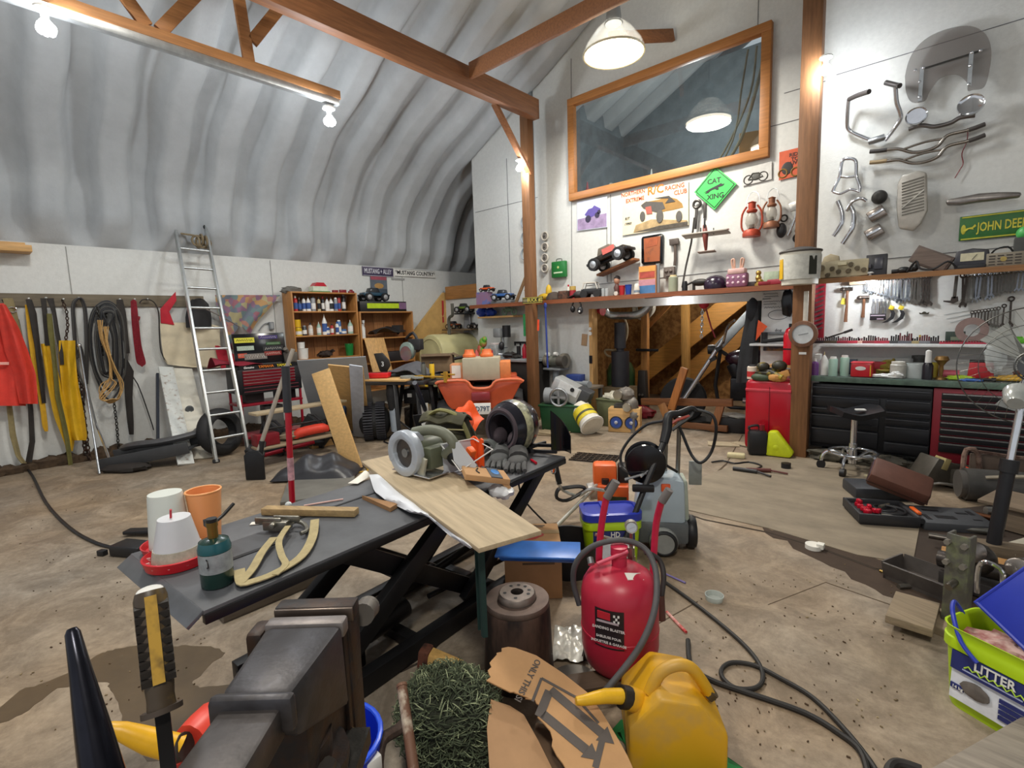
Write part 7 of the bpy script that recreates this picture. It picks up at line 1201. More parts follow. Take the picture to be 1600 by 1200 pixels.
# floor cable with power block at the far left
solo('extension_cord','black extension cord lying across the bare floor from the left wall','cord',B().tube([F(x,y,.012)-F(100,800) for x,y in ((-3,690),(10,705),(45,735),(72,785),(110,825),(150,848),(188,858))],.012,6,sm=5),BLK,tuple(F(100,800)))
p=F(208,865); t=thing('power_block','black power block lying on the floor at the left end of the lift table','power block',(p.x,p.y,0),.5); obj('case',B().box(0,0,.04,.26,.14,.08),BLK,t,.012); obj('plug',B().box(-.2,-.06,.02,.06,.04,.04),BLK,t,.006); obj('cord_tail',B().tube([(.12,0,.04),(.3,.12,.05),(.4,.3,.02)],.012,6,sm=3),BLK,t)
solo('rubber_strap','black rubber strap lying behind the power block','strap',B().beam((-.2,0,.03),(.22,.05,.04),.08,.03),BLK,tuple(F(232,838)),.55,bev=.008)
solo('thin_hook','thin bent wire on the floor at the left corner of the lift table','wire',B().tube([(0,0,.01),(-.05,.06,.06),(.02,.12,.1),(.1,.1,.03)],.006,6,sm=4),DK,tuple(F(222,908)))
for i,(x,y,c,l) in enumerate([(1165,738,'2a2a2c','small black tool lying on the plywood sheet'),(1187,738,'5a2a24','dark red pliers lying beside the black tool')]): solo('hand_tool',l,'tool',B().cyl((-.12,0,.02),(.1,.02,.02),.02).cyl((.1,.02,.02),(.24,-.04,.015),.01),mat(c,.5),tuple(F(x,y,.006)),.4*i)
solo('plywood_chips','torn plywood and paper scraps on the floor near the red fridge','scrap',B().box(0,0,.01,.35,.2,.012,rz=.4).box(.2,.1,.015,.25,.12,.01,rz=-.3),mat('a89a80',.8),tuple(F(1130,695)),0); solo('sponge','pale yellow sponge on the floor in front of the red fridge','sponge',B().box(0,0,.025,.18,.1,.05),mat('c8bc94',.8),tuple(F(1150,715)),.3,bev=.015)
solo('black_cable','black cord with a plug lying on the plywood sheet','cord',B().tube([F(x,y,.014)-F(1140,725) for x,y in ((1112,722),(1130,720),(1148,724),(1170,722),(1190,728),(1175,735))],.009,6,sm=3),BLK,tuple(F(1140,725)))
solo('plastic_cup','clear plastic cup lid on the floor at the right','cup',B().lathe([(0,0),(.045,0),(.05,.03),(.045,.03),(.04,.004),(0,.004)],24),mat('c9d4d0',.15,0,.05,5,alpha=.55),tuple(F(1116,937)))
solo('crushed_cup','white crushed cup lid at the edge of the plywood sheet','lid',B().cyl((0,0,0),(.0,0,.03),.05).box(.04,0,.03,.04,.05,.03),PAPER,tuple(F(1271,857)),0)
solo('pen','violet pen lying on the floor right of the sandblaster','pen',B().cyl((-.07,0,.006),(.07,0,.006),.006),mat('7a70a8'),tuple(F(1055,905)),-.2)
b=B(); random.seed(5)
for i in range(260):
    if random.random()<.6: q=F(random.uniform(1080,1420),random.uniform(880,1190),.001)
    else: q=F(random.uniform(10,330),random.uniform(760,1150),.001)
    s=random.uniform(.002,.006); b.box(q.x,q.y,.003,s*random.uniform(1,2.5),s,.004,rz=random.uniform(0,3))
o=solo('wood_chips','scattered wood chips and leaf crumbs on the bare floor','chips',b,mat('b8a680',.9,0,.0,3,0,h2='4a3624',f=.5),kind='stuff')
# ---------------------------------------------------------------- lift table and what lies on it
ZT=.70
LX,LY=-2.06,1.42
t=thing('lift_table','long black scissor lift table across the middle of the floor','lift table',(LX-.06,LY,0),.072); DKT=mat('54565a',.55,.1,.22,5,.08,h2=None); BK=mat('1a1a1c',.45,.3,.2,12)
L0,L1=.40-LY,2.50-LY; W2=.35
obj('deck',B().box(.0+.11,(L0+L1)/2,ZT-.012,W2*2-.23,L1-L0,.022),DKT,t,.002); obj('deck_strip',B().box(-W2+.115,(L0+L1)/2,ZT-.012,.225,L1-L0,.022),mat('5c5e62',.55,.1,.22,5,.08),t,.002)
b=B()
for s in (-1,1): b.box(s*(W2-.012),(L0+L1)/2,ZT-.03,.024,L1-L0,.034)
b.box(0,L1-.01,ZT-.03,W2*2,.02,.034); obj('deck_frame',b,BK,t,.003)
obj('ramp_lip',B().box(0,L0-.022,ZT-.022,W2*2-.02,.06,.012,rx=.6),mat('6a6d72',.4,.5),t,.002); obj('wheel_clamp_slot',B().box(.05,L0+.25,ZT,.02,.3,.004).box(-.12,L0+.9,ZT,.015,.9,.003),BLK,t)
for s in (-1,1):
    obj('leg',B().beam((s*.22,-.62,.08),(s*.22,.25,ZT-.05),.05,.09),BK,t,.004); obj('leg',B().beam((s*.16,.38,.08),(s*.16,-.48,ZT-.05),.05,.09),BK,t,.004); obj('leg',B().beam((s*.22,.25,.08),(s*.22,1.0,ZT-.05),.05,.08),BK,t,.004)
obj('cross_brace',B().beam((-.16,-.05,.42),(.16,-.35,.56),.03,.012).beam((.16,-.05,.42),(-.16,-.35,.56),.03,.012).cyl((-.24,-.15,.38),(.24,-.15,.38),.015),mat('4a4644',.5,.4),t)
b=B()
for s in (-1,1): b.box(s*.26,.25,.05,.06,1.95,.09)
for y in (-.7,-.1,.5,1.2): b.box(0,y,.04,.5,.06,.05)
obj('base_frame',b,BK,t,.004)
obj('cylinder',B().cyl((-.05,-.45,.12),(-.02,.25,.18),.045).cyl((-.02,.25,.18),(0,.75,.24),.022),mat('2c2a2a',.35,.6),t); obj('hydraulic_pump',B().box(.1,-.5,.12,.16,.3,.14).cyl((.1,-.3,.14),(.1,-.05,.16),.05).ell(.14,-.6,.16,.07,.09,.06),mat('262424',.5,.5,.3,14),t,.01); obj('pedal_bar',B().cyl((.1,.1,.14),(.16,.9,.12),.014).cyl((-.15,.0,.12),(-.1,1.0,.12),.014),mat('3b3a3c',.4,.6),t)
obj('deck_hook',B().torus(.34,.95,ZT-.06,.02,.005,'x',14,5),CHROME,t); obj('foot',B().box(.26,-.72,.02,.12,.1,.04),BK,t)
# push broom behind the lift
p=F(464,920); q=LW(446,572,p.x); t=thing('push_broom','red handled push broom standing behind the lift table','broom',p); d=q-p
obj('handle',B().cyl((0,0,.05),d*.80,.017),glossy('b5152c',.3),t); obj('grip',B().cyl(d*.80,d,.023),mat('35373d',.6),t); obj('sticker',B().cyl(d*.50,d*.60,.0185),mat('c99aa4',.5,0,.4,30),t)
obj('block',B().box(-.0,-.12,.035,.09,.60,.07,rx=.0),wood('6f6558',1),t,.006); b=B()
for i in range(26): b.box(-.05,-.41+.0232*i,.085,.05,.013,.05,rx=random.uniform(-.1,.1))
obj('bristles',b,mat('c46a6a',.8,0,.2,30),t)
def onT(px,py,z=ZT): return F(px,py,z)
# left end of the table
def jar(label,p,r0,r1,h,m,name='jar',cat='jar',up=True):
    t=thing(name,label,cat,p); obj('body',B().lathe([(0,h),(r1*.96,h),(r1,h-.012),(r0,0),(r0*.96,0),(r1*.93,h-.012),(0,h-.012)] if up else [(0,0),(r0,0),(r1,h),(r1*.94,h),(r0*.92,.006),(0,.006)],30),m,t); return t
TR=mat('dfe5df',.35,0,.03,6,alpha=.9)
p=onT(268,858); t=jar('tall milky upturned plastic jar at the left end of the lift table',p+Vector((-.0,0,.022)),.072,.06,.21,TR); obj('feeder_base',B().lathe([(0,-.02),(.09,-.02),(.10,.012),(.095,.012),(.085,-.01),(0,-.01)],30),glossy('c0242a',.35),t)
p=onT(280,878); t=jar('short milky jar on a red feeder dish in front of the taller jar',p+Vector((0,0,.02)),.085,.055,.155,mat('dfe2e8',.35,0,.03,6,alpha=.88)); obj('feeder_base',B().lathe([(0,-.018),(.105,-.018),(.115,.018),(.108,.02),(.09,-.004),(0,-.004)],32),glossy('c41c28',.3),t); obj('stopper',B().cyl((0,-.01,.155),(.012,-.01,.19),.004),RED,t); b=B()
for k in range(12): a=2*PI*k/12; b.box(.1*math.cos(a),.1*math.sin(a),.006,.02,.006,.012,rz=a)
obj('dividers',b,mat('d8a8a8',.4),t); obj('seeds',B().lathe([(.086,.0),(.078,.045),(.0,.045)],24,cap=False),mat('b3b0a0',.8,0,.2,40),t)
p=onT(326,845); t=jar('orange translucent measuring cup behind the green gas canister',p,.046,.064,.215,mat('f4a66a',.35,0,.03,5,alpha=.92),'measuring_cup','cup',False); obj('rim',B().torus(0,0,.215,.063,.004),mat('f0a868',.35),t)
p=onT(341,912); t=thing('gas_canister','dark green propane canister with a brass torch valve on the lift table','gas canister',p); G=mat('1d3a34',.25,0,.08,6)
obj('body',B().lathe([(0,.0),(.045,0),(.05,.006),(.05,.13),(.044,.155),(.025,.165),(0,.166)],30),G,t); obj('label_panel',B().lathe([(.0507,.055),(.0507,.12)],30,cap=False),mat('8f979c',.4,0,.3,22),t); obj('shoulder_band',B().lathe([(.051,.122),(.051,.134),(.045,.156)],30,cap=False),mat('1f5a63',.25,0,.08),t); obj('valve',B().cyl((0,0,.166),(0,0,.205),.016).cyl((0,0,.205),(0,0,.22),.018),metal('8a7440',.35),t); obj('knob',B().cyl((0,0,.215),(0,0,.232),.017).cyl((0,0,.20),(-.045,.0,.21),.012),BLK,t); 
obj('torch_handle',B().tube([(-.03,.01,.205),(-.055,.03,.20),(-.07,.06,.21),(-.085,.10,.235)],.006,8,sm=3).box(-.035,.0,.206,.04,.02,.022),BLK,t); obj('emblem',B().torus(.035,-.037,.095,.014,.002,'y',20,5),BLK,t)
a,b_=onT(413,803),onT(558,806); plank('weathered short wooden stick lying on the lift table',a+Vector((0,0,.018)),b_+Vector((0,0,.018)),.05,.032,wood('a48a60',0,.6,.3),'stick',up=(0,0,1))
r=onT(435,830); t=thing('ratchet_strap','beige ratchet strap with a grey steel ratchet on the lift table','strap',r); ST=mat('a89a72',.8,0,.15,30,.2)
def ribbon(pts,w,z0=.012,th=.004):
    P=[onT(x,y,ZT+dz+.006)-r for x,y,dz in pts]; b=B(); Q=[]
    for i in range(len(P)-1):
        for k in range(4): a,b0,c,d=P[max(i-1,0)],P[i],P[i+1],P[min(i+2,len(P)-1)]; u=k/4; Q.append(.5*((2*b0)+(c-a)*u+(2*a-5*b0+4*c-d)*u*u+(3*b0-a-3*c+d)*u**3))
    Q.append(P[-1]); n=len(Q)
    def fn(u,v):
        i=min(int(round(u*(n-1))),n-1); tt=(Q[min(i+1,n-1)]-Q[max(i-1,0)]).normalized(); s=Vector((-tt.y,tt.x,.0)).normalized(); return Q[i]+s*w*(v-.5)
    return b.sheet(fn,n-1,2,th)
obj('webbing',ribbon([(492,812,.02),(488,840,.012),(470,870,.008),(430,895,.006),(395,908,.006),(378,910,.01),(374,890,.015)],.035),ST,t); obj('webbing',ribbon([(428,840,.02),(410,862,.015),(395,888,.01),(378,908,.008)],.03),ST,t); obj('webbing',ribbon([(450,822,.03),(436,845,.025),(440,868,.015),(446,882,.01),(430,898,.008)],.024),ST,t)
obj('ratchet',B().box(0,0,.03,.11,.05,.04,rz=.6).box(.02,.03,.05,.12,.012,.03,rz=.6).box(-.02,-.03,.05,.12,.012,.03,rz=.6).cyl((-.04,.03,.04),(.03,-.04,.04),.012),metal('8d8a80',.4,.3),t,.005); obj('hook',B().tube([onT(x,y,ZT+.02)-r for x,y in ((446,826),(460,815),(474,818),(480,828),(470,834))],.009,8,sm=3),metal('8d8a80',.4),t)
solo('stir_stick','thin pink and white stir stick lying on the lift table','stick',B().cyl(onT(475,790)-onT(505,785),onT(536,780)-onT(505,785),.004),mat('d8b0a8'),tuple(onT(505,785,ZT+.005))); solo('paper_tag','white paper tag at the far edge of the lift table','paper',B().sheet(lambda u,v:(-.03+.06*u,-.07+.14*v,.03*(1-u)*u*4*v+.01),6,6,.002),PAPER,tuple(onT(562,752)),.5)
solo('paper_scrap','small white paper scrap at the left side of the lift table','paper',B().box(0,0,.003,.07,.03,.003),PAPER,tuple(onT(405,818)),.9); solo('clear_tack','small clear plastic clip at the broom handle on the lift table edge','clip',B().ell(0,0,.012,.016,.016,.014),mat('c8d0d2',.2),tuple(onT(451,792)))
P=[onT(x,y) for x,y in ((566,780),(610,800),(622,793))]; c=sum(P,Vector())/3; solo('cardboard_wedge','small brown cardboard wedge beside the white plastic sheet','cardboard',B().plate([(v.x-c.x,v.y-c.y) for v in P],.0,.02,'z'),mat('9c7650',.85),tuple(c))
# white plastic sheet under the plywood
r=onT(640,770); rows=[((577,742),(640,738)),((585,768),(650,745)),((608,785),(668,772)),((640,800),(690,795)),((668,806),(708,815)),((700,835),(725,830)),((735,857),(748,852))]
def sheetfn(u,v):
    k=v*(len(rows)-1); i=min(int(k),len(rows)-2); k-=i; A=[rows[i][0][q]*(1-k)+rows[i+1][0][q]*k for q in (0,1)]; C=[rows[i][1][q]*(1-k)+rows[i+1][1][q]*k for q in (0,1)]
    x,y=A[0]*(1-u)+C[0]*u,A[1]*(1-u)+C[1]*u; return onT(x,y,ZT+.018+.03*math.sin(PI*min(1,u*1.7))*(1-.5*v)*(u<.6)+(.008*math.sin(13*v+6*u)+.005*math.sin(31*v-9*u))*(1-u)-.012*u)-r
solo('plastic_sheet','crumpled white plastic sheet tucked under the left edge of the plywood','plastic sheet',B().sheet(sheetfn,12,28,.003),mat('dfe3ea',.4,0,.04,5,.1),r)
# plywood on the table
PW=wood('b3a184',0,.7,.2,2.2)
c=onT(700,765,.75); Pw=[onT(x,y,.75) for x,y in ((566,720),(640,702),(760,720),(845,828),(748,856))]; Pw=[onT(565,721,.75),onT(748,857,.75),onT(846,829,.75),onT(655,700,.75)]
ux=(Pw[1]-Pw[0]).normalized(); ang=math.atan2(ux.y,ux.x); M_=Matrix.Rotation(-ang,3,'Z')
Q=[M_@(v-c) for v in Pw]; solo('plywood','pale plywood board laid across the lift table','plywood',B().plate([(v.x,v.y) for v in (Q[0],Q[1],Q[2],Q[3])],-.018,0.,'z'),PW,tuple(c),ang,bev=.001)
b=B()
for x,y in ((666,745),(796,838),(752,800),(700,783)): v=M_@(onT(x,y,.75)-c); b.lathe([(0,0),(.016,0)],14,x=v.x,y=v.y,z=.0012,cap=False,fy=.6)
ZP=.752
o=solo('ply_knots','dark knots in the plywood surface','knots',b,mat('8f7350',.7),tuple(c),ang); bpy.data.objects.remove(o)
def onP(x,y,z=ZP): return F(x,y,z)
# circular saw
p=onP(650,738); t=thing('circular_saw','grey and olive circular saw standing on the plywood','saw',p,.05,sc=1.18); SG=mat('b4bcc6',.35,.2,.06,8); OL=mat('5a5f4c',.45,0,.1,8)
obj('shoe',B().box(.03,.0,.012,.26,.12,.006,ry=.0),CHROME,t,.002); g=[]
for k in range(17): a=-.5+PI*1.32*k/16; g.append((.105*math.cos(a),.105+.105*math.sin(a)))
for k in range(17): a=-.5+PI*1.32*(16-k)/16; g.append((.066*math.cos(a),.105+.066*math.sin(a)))
obj('upper_guard',B().plate(g,-.075,-.03),SG,t,.006); obj('blade',B().at(0,-.05,.105).lathe([(0,-.003),(.085,-.003),(.085,.003),(0,.003)],40,ax='y').at(),metal('6a6562',.35),t); obj('lower_guard',B().plate([(.1*math.cos(a),.098+.1*math.sin(a)) for a in [PI+PI*k/14 for k in range(15)]]+[(.06*math.cos(a),.098+.06*math.sin(a)) for a in [PI+PI*(14-k)/14 for k in range(15)]],-.072,-.035),SG,t,.006); obj('arbor',B().cyl((0,-.06,.105),(0,-.04,.105),.02),STEEL,t)
obj('motor',B().cyl((.02,-.02,.11),(.02,.12,.11),.055).box(.05,.05,.08,.14,.12,.1),OL,t,.012); obj('handle',B().tube([(.0,.0,.19),(.08,.03,.205),(.16,.05,.19),(.2,.06,.14),(.14,.06,.09)],.024,10,sm=4),mat('6d7060',.5),t); obj('front_knob',B().box(.02,-.01,.17,.06,.06,.06),SG,t,.012); obj('bevel_bracket',B().box(.1,-.04,.05,.03,.015,.09,ry=.3).box(.06,-.04,.04,.1,.01,.05),mat('b5b4a4',.4,.5),t,.003); obj('cord_boot',B().ell(.19,.08,.09,.05,.04,.05),BLK,t)
# boots/pouch, camo bag, orange vest, helmet, gloves, basket, carton
p=onP(668,690,.74); t=thing('black_pouch','black folded vinyl pouch with a white tag leaning behind the circular saw','pouch',p,.4); obj('flap',B().sheet(lambda u,v:(-.07+.12*u-.02*v,.05*math.sin(PI*u)-.03*v,.02+.17*v),10,8,.012),BLK,t); obj('roll',B().tube([(-.02,-.05,.07),(.07,-.03,.08),(.12,.02,.07)],.05,12,sm=3),mat('242428',.4),t); obj('white_tag',B().box(.02,-.04,.13,.06,.005,.035,rz=.3,ry=-.3),WHT,t)
p=onP(703,700,.74); t=thing('camo_bag','olive camouflage shoulder bag lying on the lift table','bag',p,.45); CM=mat('4d4c34',.8,0,.3,9,.3,h2='2f2c20',f=.45)
obj('body',B().sheet(lambda u,v:(.19*math.cos(2*PI*u)*(1-.35*v)*(1+.06*math.sin(9*u+5*v)),.13*math.sin(2*PI*u)*(1-.4*v),.22*v**.8+.012*math.sin(14*u)),28,10,.012).ell(0,0,.2,.12,.07,.05,noise=.3),CM,t); obj('flap',B().sheet(lambda u,v:(-.15+.3*u,-.13+.02*math.sin(6*u)+.18*v,.13+.11*math.sin(PI*(.2+.6*v))+.01*math.sin(11*u)),12,8,.012),mat('6b6a44',.8,0,.4,7,.3,h2='3c3a26',f=.48),t); obj('strap',B().tube([(-.12,-.05,.22),(-.02,-.08,.27),(.1,-.08,.23),(.17,-.1,.12),(.2,-.12,.03)],.012,8,sm=4,flat=2),mat('7a7748',.8),t); obj('zip',B().tube([(-.16,-.12,.15),(0,-.15,.16),(.16,-.11,.15)],.005,6,sm=3),mat('b0a878',.5),t)
p=onP(727,692,.74); t=thing('orange_vest','bright orange hunting vest lying over the camouflage bag','vest',p+Vector((0,0,.03)),.3,sc=1.0); OV=mat('ff5a14',.6,0,.06,8,.2)
obj('body',B().sheet(lambda u,v:(-.12+.24*u,.06-.2*v,.02+.22*math.sin(PI*(.15+.7*u))*(1-.75*v)+.02*math.sin(13*u+4*v)),16,12,.012),OV,t); obj('fold',B().tube([(.03,-.02,.17),(.07,-.06,.12),(.06,-.12,.06),(.02,-.18,.0)],.035,10,sm=3),mat('e84e10',.6),t)
solo('orange_vest_tail','bright orange cloth hanging behind the white basket','cloth',B().sheet(lambda u,v:(-.05+.1*u,.02*math.sin(5*u),.02+.15*v+.015*math.sin(9*u)),8,8,.012),OV,tuple(onP(748,733,.74)),.2)
p=onP(805,700,.73); t=thing('motorcycle_helmet','black and white full face helmet lying on its side on the lift table','helmet',p+Vector((0,0,.15)),.12,rx=.0)
HS=mat('22222a',.18,0,.3,5,0,h2='a8a8a4',f=.12)
sh=[(.09,-.15),(.125,-.145),(.148,-.10),(.158,-.03),(.152,.05),(.125,.11),(.075,.15),(0,.165)]
obj('shell',B().lathe(sh+[],36,ax='y',fx=1.0,fy=1.12,cap=False),HS,t); obj('liner',B().lathe([(.1,-.152),(.115,-.158),(.128,-.146)],36,ax='y',fx=1.0,fy=1.12,cap=False),mat('4c4248',.85),t); obj('padding',B().lathe([(.1,-.152),(.09,-.10),(.10,-.02),(.07,.06),(0,.08)],30,ax='y',fx=.95,fy=1.1,cap=False),mat('332c33',.9,0,.25,9,.2),t); obj('cheek_pad',B().ell(-.06,-.08,-.06,.045,.06,.06).ell(.06,-.08,-.07,.045,.06,.06),mat('4a4046',.9,0,.2,9),t)
obj('stripe',B().lathe([(.1535,-.08),(.1592,-.04),(.1585,-.01)],36,ax='y',fx=1.0,fy=1.12,cap=False),mat('c5c39c',.3,0,.5,6,0,h2='2b2a30',f=.42),t); obj('chin_strap',B().tube([(-.1,-.13,-.08),(-.02,-.17,-.1),(.04,-.18,-.06)],.009,6,sm=3,flat=2),BLK,t)
p=onP(826,712,.72); solo('helmet_visor','glossy black helmet visor panel standing behind the helmet','visor',B().sheet(lambda u,v:(-.02+.13*u,.05*math.sin(PI*u),.02+(.27-.16*u)*v),12,8,.006),BLKG,(p.x+.08,p.y+.16,.70),.3)
b=B().beam((-.12,.1,.03),(.2,.02,.05),.02,.02).beam((-.1,-.02,.02),(.2,-.06,.03),.02,.02).beam((-.05,.12,.04),(.05,-.1,.04),.02,.02).beam((.1,.1,.05),(-.06,-.08,.03),.02,.02)
solo('luggage_rack','black steel luggage frame lying under the helmet','frame',b,BLK,tuple(onT(825,708)),.5); solo('red_marker','small red marker pen lying on the lift table','pen',B().cyl((-.04,0,.008),(.04,0,.008),.008),RED,tuple(onT(834,723)),-.5)
p=onT(795,725); t=thing('grey_gloves','pair of grey work gloves lying before the helmet','gloves',p,.6)
for k,(dx,dy,m) in enumerate(((-.06,0,'5c5e5e'),(.06,-.05,'4a4a4a'))):
    c_=obj('glove',B().ell(dx,dy,.035,.06,.08,.03).tube([(dx,dy+.05,.04),(dx-.01,dy+.13,.06)],.045,10,flat=1.3),mat(m,.8,0,.2,9,.2),t); 
    for i in range(4): obj('finger',B().tube([(dx-.045+.03*i,dy-.039,.03),(dx-.05+.034*i,dy-.11,.025),(dx-.048+.036*i,dy-.15,.018)],[.017,.016,.013],8,sm=2),mat(m,.8,0,.2,9,.2),c_)
solo('grey_jacket_sleeve','grey cloth bag lying between the vest and the gloves','bag',B().sheet(lambda u,v:(-.08+.16*u,-.18+.36*v,.02+.10*math.sin(PI*u)*(1-.5*v)+.01*math.sin(12*v)),10,12,.012),mat('636866',.8,0,.2,7,.2),tuple(onT(773,708)),.5)
p=onP(731,742,.74); t=thing('white_basket','white plastic parts basket with a red lamp inside standing on the lift table','basket',p,-.15); PB=mat('c5cad0',.35,0,.06,8)
db=(p-CAMP).dot(CF)-.10; Rb=Matrix.Rotation(.15,3,'Z'); fp=[Rb@(DP(x,y,db)-p) for x,y in ((705,693),(709,720),(722,737),(738,738),(745,727),(717,690))]; bk=[v+Rb@CF*.006 for v in fp]
obj('side_panel',B().add(fp+bk,[(0,1,2,3,4,5),(11,10,9,8,7,6)]+[(i,(i+1)%6,6+(i+1)%6,6+i) for i in range(6)]),PB,t); obj('back_panel',B().box(-.085,0,.09,.006,.2,.16,ry=-.1),PB,t); obj('base',B().box(-.02,0,.004,.14,.2,.006),PB,t); obj('rim',B().tube([(-.10,-.1,.17),(-.08,.1,.17),(.10,.1,.14),(.08,-.1,.06),(-.10,-.1,.17)],.004,6),WHT,t)
obj('red_lamp',B().ell(.0,.0,.06,.05,.05,.045),glossy('7c1a24',.2),t); obj('orange_part',B().box(-.03,.04,.1,.05,.04,.08,ry=.5),ORG,t,.006)
p=onP(757,748,.76); t=thing('printed_carton','flattened brown carton with a dark blue printed band on the plywood edge','carton',p,.95,rx=-.0,ry=.22); obj('carton',B().box(0,0,.02,.23,.17,.03).box(.10,0,.0,.06,.16,.02,ry=.6),CARD,t,.004); obj('band',B().box(.045,0,.037,.06,.17,.003),mat('35404c',.5),t); obj('emblem',B().ell(.05,0.01,.040,.022,.045,.002),mat('2f7ac0',.4),t); obj('arrow',B().tube([(-.04,-.039,.037),(-.05,0,.037),(-.035,.05,.037)],.004,6,sm=3),DK,t)
solo('white_crumple','crumpled white plastic wrap at the right edge of the plywood','plastic',B().ell(0,0,.0,.075,.05,.035,noise=.35),mat('e4e6e8',.35),tuple(onT(783,768)))
solo('green_cloth','dark green cloth strip hanging below the plywood corner','cloth',B().sheet(lambda u,v:(-.03+.06*u,.02*math.sin(6*u),-.36*v),6,10,.01),mat('17332f',.8),tuple(F(752,850,.73)+Vector((-.03,.02,-.02))))
solo('thin_cable','thin black cable hanging from the right end of the lift table','cable',B().tube([DP(x,y,3.2)-DP(815,745,3.2) for x,y in ((810,745),(812,765),(822,785),(840,805),(855,820),(864,836))],.006,6,sm=4),BLK,tuple(DP(815,745,3.2)))
# ---------------------------------------------------------------- foreground
# vise on its pedestal
t=thing('bench_vise','big worn steel bench vise in the foreground','vise',(-.812,.367,1.073),.74,sc=.95); VM=mat('49484c',.42,.55,.3,16,.15,h2='3c3a3c',f=.45); VD=mat('2c2828',.5,.45,.3,18,.25,h2='3b2a20',f=.40)
obj('fixed_jaw',B().box(0,.016,-.012,.145,.034,.028).box(0,.02,-.09,.13,.05,.14,tx=1.05).box(.045,.005,-.13,.03,.06,.22),VD,t,.005); obj('fixed_jaw_plate',B().box(0,-.002,-.013,.142,.006,.026),metal('6d625a',.4),t,.002)
obj('moving_jaw',B().box(-.0,-.034,-.016,.138,.028,.03),mat('7a7472',.45,.5,.25,18,.2),t,.006); 
top=[(-.066,-.045,-.004),(.068,-.045,-.004),(.052,-.215,.002),(-.05,-.215,.002)]; bt=[(-.06,-.04,-.10),(.066,-.03,-.17),(.058,-.215,-.07),(-.05,-.215,-.06)]
obj('body',B().add(top+bt,[(0,1,2,3),(7,6,5,4),(0,4,5,1),(1,5,6,2),(2,6,7,3),(3,7,4,0)]),VM,t,.012); obj('rear_collar',B().box(.0,-.222,-.022,.118,.02,.055),VM,t,.009)
obj('slide_bar',B().box(.0,-.33,-.035,.085,.22,.05),mat('4a4645',.45,.5,.3,16,.15),t,.006); obj('side_casting',B().box(.0,-.085,-.165,.10,.20,.2,tx=1.1).box(.0,.02,-.17,.13,.06,.26),VD,t,.008); B().add([(.05,-.03,-.06),(.07,.03,-.03),(.068,.03,-.30),(.04,-.2,-.28),(.045,-.2,-.05),(-.03,-.03,-.06),(-.039,.03,-.03),(-.039,.03,-.30),(-.03,-.2,-.28),(-.03,-.2,-.05)],[(0,1,2)])
obj('screw_end',B().cyl((.07,.055,-.05),(.07,.09,-.055),.022).ell(.07,.09,-.055,.023,.018,.023),mat('6a655f',.5,.4),t); b_=obj('base',B().cyl((.0,-.12,-.21),(.0,-.12,-.19),.085).cyl((.0,-.12,-.21),(.0,-.12,-.15),.06),VD,t); obj('bolt',B().cyl((.062,-.15,-.19),(.062,-.15,-.172),.016,n=6).cyl((.062,-.15,-.191),(.062,-.15,-.186),.022),metal('57524e',.45),b_); obj('handle_knob',B().box(-.085,-.03,-.039,.03,.05,.05),VD,t,.008)
solo('vise_pedestal','steel pedestal carrying the bench vise','pedestal',B().box(0,0,.845,.16,.16,.03).box(0,0,.42,.1,.1,.82).box(0,0,.01,.3,.3,.02),IRON,(-.74,.30,0),.74)
solo('tool_plate','steel tool plate beside the bench vise carrying the punch and scraper','plate',B().box(0,0,.56,.4,.3,.025).cyl((0,0,0),(0,0,.55),.04).cyl((0,0,0),(0,0,.02),.18),IRON,(-.86,.11,0),.2)
a,c=DP(112,982,.76),DP(165,1235,.70); t=thing('drift_punch','long tapered black steel punch standing upright at the lower left','punch',c); d=a-c; k=(c.z-.85)/-d.z
obj('shaft',B().tube([Vector((0,0,0)),d*.35,d*.75,d*.97,d],[.0265,.021,.013,.0095,.006],18),mat('22232c',.25,.7,.25,14),t); obj('butt',B().cyl(Vector((0,0,0)),Vector((-d.x*.03,-d.y*.03,.573-c.z)),.0265),mat('22232c',.25,.7,.25,14),t)
a,c=DP(234,924,.72),DP(253,1108,.68); e=DP(268,1240,.66); t=thing('ribbed_handle_tool','screwdriver like tool with a worn yellow and black ribbed handle at the lower left','tool',a); d=c-a
obj('handle',B().tube([Vector((0,0,0)),d*.06,d*.3,d*.7,d*.9,d],[.018,.0205,.0205,.0185,.016,.017],18),mat('3d3122',.45,0,.35,16,.1,h2='6e5726',f=.30),t); tq_=(CAMP-a).normalized(); obj('front_strip',B().beam(d*.04+tq_*.0195,d*.78+tq_*.0185,.014,.003,tuple(tq_)),mat('b08a30',.5,0,.25,16,h2='5a4620',f=.34),t); obj('pommel',B().ell(0,0,.001,.0165,.0165,.004),mat('d4d4d0',.5),t); b=B(); tc_=(CAMP-a).normalized(); s_=Vector((-tc_.y,tc_.x,0)).normalized()
for side in (-1,1):
    for k in range(9): q=d*(.14+.075*k); b.box(*(q+s_*side*.0135+tc_*.0125),.012,.012,.0085,rz=math.atan2(s_.y,s_.x))
obj('ribs',b,mat('231e1a',.6),t); obj('collar',B().cyl(d*.985,d*1.03,.024),mat('4a4038',.5,.4),t); obj('shank',B().beam(d*1.02,e-a,.017,.017),mat('1c1a1a',.4,.5),t); obj('shank_foot',B().cyl(e-a,Vector((e.x-a.x,e.y-a.y,.573-a.z)),.008),BLK,t)
